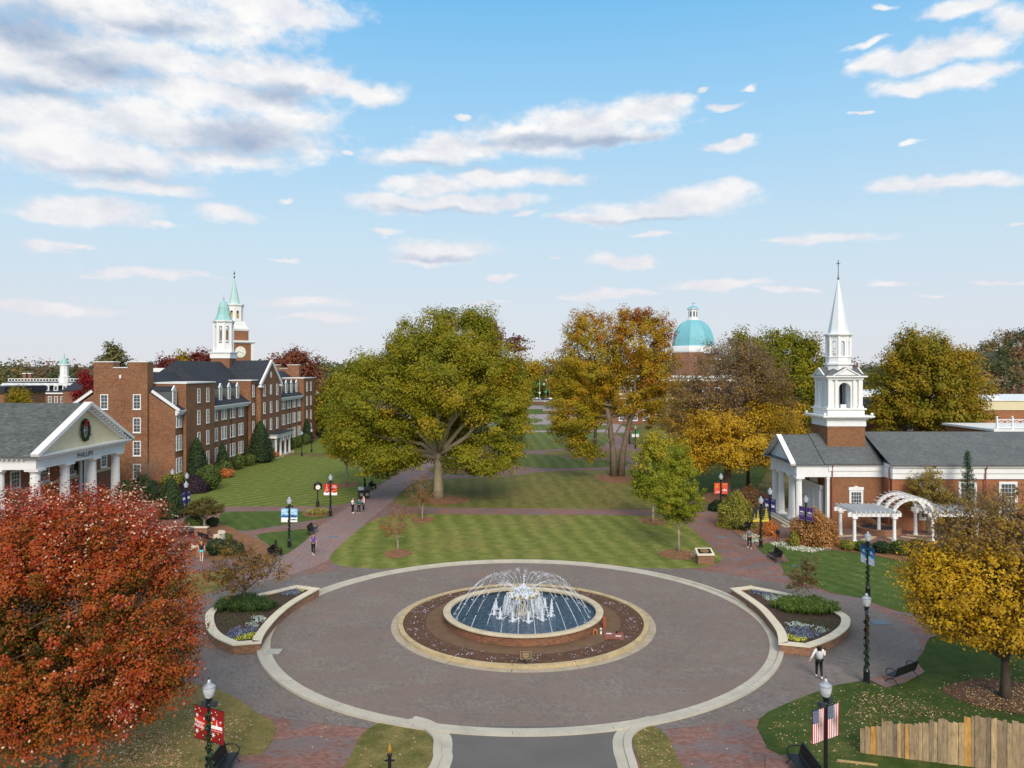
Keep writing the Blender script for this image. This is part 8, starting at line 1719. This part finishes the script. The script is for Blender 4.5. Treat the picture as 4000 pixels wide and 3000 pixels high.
shrub('bare_shrub', 'bare grey twiggy shrub between the columned hall and the long hall', 455, 632, 1768, 1932, 'mound', L_GRYB, 700, .12, core=False)
shrub('dark_hedge', 'dark green mounded hedge below the bare grey shrub', 458, 612, 1868, 1965, 'mound', L_HOLLY, 6000, .16)
shrub('dark_hedge', 'dark evergreen bush right against the last white column', 440, 520, 1880, 1985, 'ball', L_HOLLY, 3500, .16)
shrub('olive_shrub', 'olive yellow bush between the conical holly and the hall corner', 620, 700, 1850, 1925, 'ball', L_WEEP, 2500, .15)
shrub('box_shrub', 'low clipped box bush behind the bench on the brick wall', 712, 796, 2012, 2068, 'ball', L_BOX, 2600, .10)
shrub('box_shrub', 'small dark box bush beside the flat topped tree trunk', 802, 850, 2022, 2060, 'ball', L_HOLLY, 1600, .10)
shrub('garden_shrub', 'dark green shrub right of the walking woman in aqua shorts', 800, 876, 2108, 2172, 'ball', L_HOLLY, 2600, .12)
shrub('garden_shrub', 'dark green spreading shrub behind the sparse planter tree', 868, 945, 2118, 2168, 'mound', L_HOLLY, 2600, .12)
shrub('garden_shrub', 'small green bush behind the curved pale stone', 864, 902, 2086, 2120, 'ball', L_BOX, 1100, .10)
shrub('weeping_shrub', 'broad weeping yellow green shrub over the bench with the bronze man', 2812, 2962, 1932, 2066, 'mound', L_WEEP, 8000, .14)
shrub('brown_shrub', 'brownish leggy shrub behind the weeping shrub', 2880, 3004, 1902, 1990, 'mound', L_HYD, 2200, .13, core=False)
shrub('low_shrub', 'low dark shrub behind the lamp with orange red banners', 2770, 2850, 1958, 1998, 'mound', L_HOLLY, 1800, .13)
shrub('hydrangea', 'large brown hydrangea bush in front of the chapel wall', 3102, 3292, 2000, 2132, 'mound', L_HYD, 9000, .13)
shrub('hydrangea', 'small rusty hydrangea at the foot of the chapel steps', 2968, 3050, 2042, 2098, 'mound', L_ORG, 2600, .12)
shrub('garden_shrub', 'light green bush before the large brown hydrangea', 3085, 3125, 2078, 2138, 'mound', L_WEEP, 1500, .10)
for a, b, c, d, mt, lab in [(3290, 3350, 2112, 2152, L_WEEP, 'olive shrub at the foot of the left pergola post'), (3345, 3420, 2118, 2158, L_BOX, 'green shrub in front of the flat pergola roof'), (3420, 3490, 2118, 2165, L_HOLLY, 'dark shrub behind the lamp with winter banners'), (3490, 3560, 2112, 2172, L_BOX, 'green shrub below the arched pergola'), (3560, 3640, 2108, 2182, L_HOLLY, 'dark evergreen shrub beside the golden tree crown'), (3500, 3560, 1985, 2040, L_HOLLY, 'dark green shrub in the court below the yellow green tree'), (3368, 3400, 2022, 2050, L_HOLLY, 'small shrub against the chapel wall under the window')]:
    shrub('court_shrub', lab, a, b, c, d, 'ball', mt, 1800, .12, group='shrubs round the garden court')
for a, b, c, d, lab in [(3690, 3830, 1930, 2090, 'brown twiggy bush in front of the first nave windows'), (3820, 3990, 1900, 2090, 'tall brown twiggy bush in front of the second nave windows')]:
    shrub('twiggy_shrub', lab, a, b, c, d, 'ball', leafmat('sparse_brown', [rgb(104, 84, 56), rgb(146, 116, 66), rgb(176, 146, 70)], .25), 1500, .13, core=False)

# ---------------------------------------------------------------- far woods and hills
def hills(name, pts, ydepth, m):
    """low ridge: (photo x, photo y of its crest) at distance Y"""
    mb = MB(); Y = ydepth; row = [(xat(x, Y), Y, max(.3, zat(y, Y))) for x, y in pts]; n = len(row)
    vs_ = [(x * .8, Y * .72, -.2) for x, Y, z in row] + row + [(x * 1.3, Y * 1.6, z * .8) for x, Y, z in row]; mb.add(vs_, [(i, i + 1, n + i + 1, n + i) for i in range(n - 1)] + [(n + i, n + i + 1, 2 * n + i + 1, 2 * n + i) for i in range(n - 1)]); return struct(name, mb, m, True)
HILLM = plain('wooded_floor', rgb(78, 76, 54), .95, .3, .05)
hills('hills', [(3200, 1442), (3500, 1430), (3750, 1400), (3900, 1372), (4050, 1350), (4300, 1335), (4700, 1340)], 420, HILLM)
hills('hills', [(-400, 1432), (0, 1430), (600, 1436), (1200, 1430), (1800, 1436), (2400, 1440), (3000, 1436)], 800, HILLM)
def woods(name, label, spots, mat, quads, leaf):
    """trees far off that read as one mass: (x, y, ground z, height, half width, tint)"""
    C = []; N = []; TN = []
    for x, y, z, h, w_, tn in spots:
        k = quads; u = rng.normal(size=(k, 3)); u /= np.linalg.norm(u, axis=1, keepdims=True); nl = 5; cc = rng.normal(0, .42, (nl, 3)) * np.array([w_, w_, h * .22]) + np.array([0, 0, h * .60]); i = rng.integers(0, nl, k); r = rng.uniform(.45, 1, k)
        q = cc[i] + u * r[:, None] * np.array([w_ * .62, w_ * .62, h * .30]); q[:, 2] = np.clip(q[:, 2], .3, h); C.append(q + np.array([x, y, z])); N.append(u * .6 + rng.normal(0, .5, (k, 3)) + np.array([0, 0, .5])); TN.append(tn + rng.normal(0, .05, k))
    C = np.vstack(C); me = quads_mesh(name, C, np.vstack(N), rng.uniform(.7, 1.3, len(C)) * leaf, np.concatenate(TN), mat, .75); o = link(bpy.data.objects.new(name, me)); o['kind'] = 'stuff'; o['label'] = label; return o
def tone(): return float(rng.choice([.08, .2, .32, .45, .58, .68, .8, .95], p=[.16, .16, .14, .14, .12, .10, .12, .06]))
sp = []
for x in np.arange(-120, 1320, 19):                 # behind the long hall and the dormered hall
    for Y in (300, 380): sp.append((xat(x + rng.uniform(-16, 16), Y), Y + rng.uniform(-20, 20), 0, rng.uniform(15.5, 21.5) if x < 560 else rng.uniform(15, 20), rng.uniform(4.5, 7), tone()))
woods('woods', 'autumn woods along the skyline behind the long brick hall', sp, L_WOOD, 380, 1.0)
sp = []
for x in np.arange(1150, 3300, 22):
    for Y in (450, 560): sp.append((xat(x + rng.uniform(-16, 16), Y), Y + rng.uniform(-30, 30), 0, rng.uniform(18, 25), rng.uniform(6, 9), tone()))
woods('woods', 'distant autumn woods closing the far end of the quad', sp, L_WOOD, 220, 1.7)
sp = []
for Y in np.arange(300, 470, 24):
    for x in np.arange(3180, 4300, 42):
        xx = xat(x + rng.uniform(-18, 18), Y); hz = np.interp(x, [3200, 3500, 3750, 3900, 4050, 4300], [0, 1.5, 9, 18, 24, 28]) * max(0, (Y - 300) / 120); sp.append((xx, Y + rng.uniform(-8, 8), min(hz, 28), rng.uniform(11, 15) if x > 3700 else rng.uniform(16, 21), rng.uniform(4.5, 7), tone()))
woods('woods', 'dark and russet woods covering the hill at the right edge', sp, L_WOOD, 240, 1.15)
sp = [(xat(x, Y), Y, 0, rng.uniform(9, 13), rng.uniform(4, 6), t_) for x, Y, t_ in [(3250, 190, .5), (3330, 200, .7), (3400, 215, .8), (3860, 215, .9), (3920, 205, .95), (3985, 215, .85), (4060, 210, .9), (3790, 240, .3), (3300, 240, .4)]]
woods('woods', 'brown and grey thin trees beyond the flat roofed buildings', sp, L_WOOD, 900, .6)
sp = [(xat(x, Y), Y, 0, rng.uniform(8, 12), rng.uniform(4, 6), .35) for x, Y in [(1960, 410), (2010, 415), (2060, 420), (2110, 425), (2160, 420), (2220, 415), (2280, 410), (2340, 415), (1900, 410), (1850, 415)]]
woods('woods', 'low green trees lining the far street', sp, L_WOOD, 500, .9)

# ---------------------------------------------------------------- fallen leaves
L_FALL = leafmat('fallen_leaves', [(0, rgb(112, 78, 48)), (.4, rgb(160, 122, 78)), (.75, rgb(198, 166, 116)), (1, rgb(220, 196, 160))], .1, namp=0)
FL = []
def fall(poly, n, clusters=0, z=.045):
    q = scatter_in(poly, n, 0.0); FL.append(np.array(q) + np.array([0, 0, z]))
fall([(3000, 2850), (3080, 2752), (3371, 2668), (3620, 2700), (4000, 2600), (4000, 2800), (3700, 2790), (3380, 2830), (3350, 3000), (3080, 2960)], 1100); fall([(3380, 2700), (3640, 2760), (3780, 2800), (3380, 2840), (3300, 2800)], 600); fall([(3760, 2700), (4000, 2690), (4000, 2790), (3800, 2770)], 900, z=.06)
fall([(100, 2950), (500, 2750), (760, 2700), (1000, 2830), (900, 2950), (800, 3000), (100, 3000)], 2400); fall([(240, 3000), (420, 2870), (640, 2860), (720, 3000)], 1600); fall([(2480, 2860), (2560, 2845), (2630, 2930), (2650, 3000), (2520, 3000)], 160); fall([(1400, 2880), (1560, 2820), (1690, 2900), (1680, 3000), (1370, 3000)], 60)
fall([(1600, 1890), (2000, 1868), (2450, 1840), (2640, 1930), (2640, 1985), (2000, 1982), (1580, 1970)], 3000); fall([(2280, 1900), (2420, 1890), (2500, 1980), (2300, 1985)], 900); fall([(2560, 2030), (2670, 2040), (2810, 2180), (2560, 2210), (2480, 2120)], 700); fall([(1400, 2090), (2000, 2030), (2500, 2030), (2700, 2200), (2000, 2190), (1320, 2180)], 700)
fall([(3080, 2210), (3300, 2170), (3520, 2210), (3600, 2390), (3380, 2330), (3120, 2260)], 420); fall([(2700, 2020), (2800, 2090), (2900, 2200), (2850, 2210), (2740, 2090)], 160, z=.012)
fall([(2600, 2780), (2990, 2750), (2950, 2980), (2690, 2990)], 60, z=.016); fall([(1050, 2760), (1350, 2800), (1300, 3000), (1060, 2960)], 30, z=.016); fall([(1500, 2500), (2700, 2600), (2500, 2800), (1500, 2800)], 30, z=.026)
for bx, by, r in ((2651, 2168, 1.8), (2550, 2036, 1.6), (3950, 2722, 2.8), (2405, 1870, 3.2), (1735, 1955, 3)): c = at(bx, by); a = rng.uniform(0, 6.28, 500); rr = r * rng.random(500) ** .5; FL.append(np.column_stack([c.x + rr * np.cos(a), c.y + rr * np.sin(a), np.full(500, .06)]))
FLc = np.vstack(FL); n = len(FLc); o = link(bpy.data.objects.new('fallen_leaves', quads_mesh('fallen_leaves', FLc, rng.normal(0, .25, (n, 3)) + np.array([0, 0, 1]), rng.uniform(.05, .11, n), rng.random(n), L_FALL, .7))); o['kind'] = 'stuff'; o['label'] = 'pale fallen leaves scattered over the lawns'
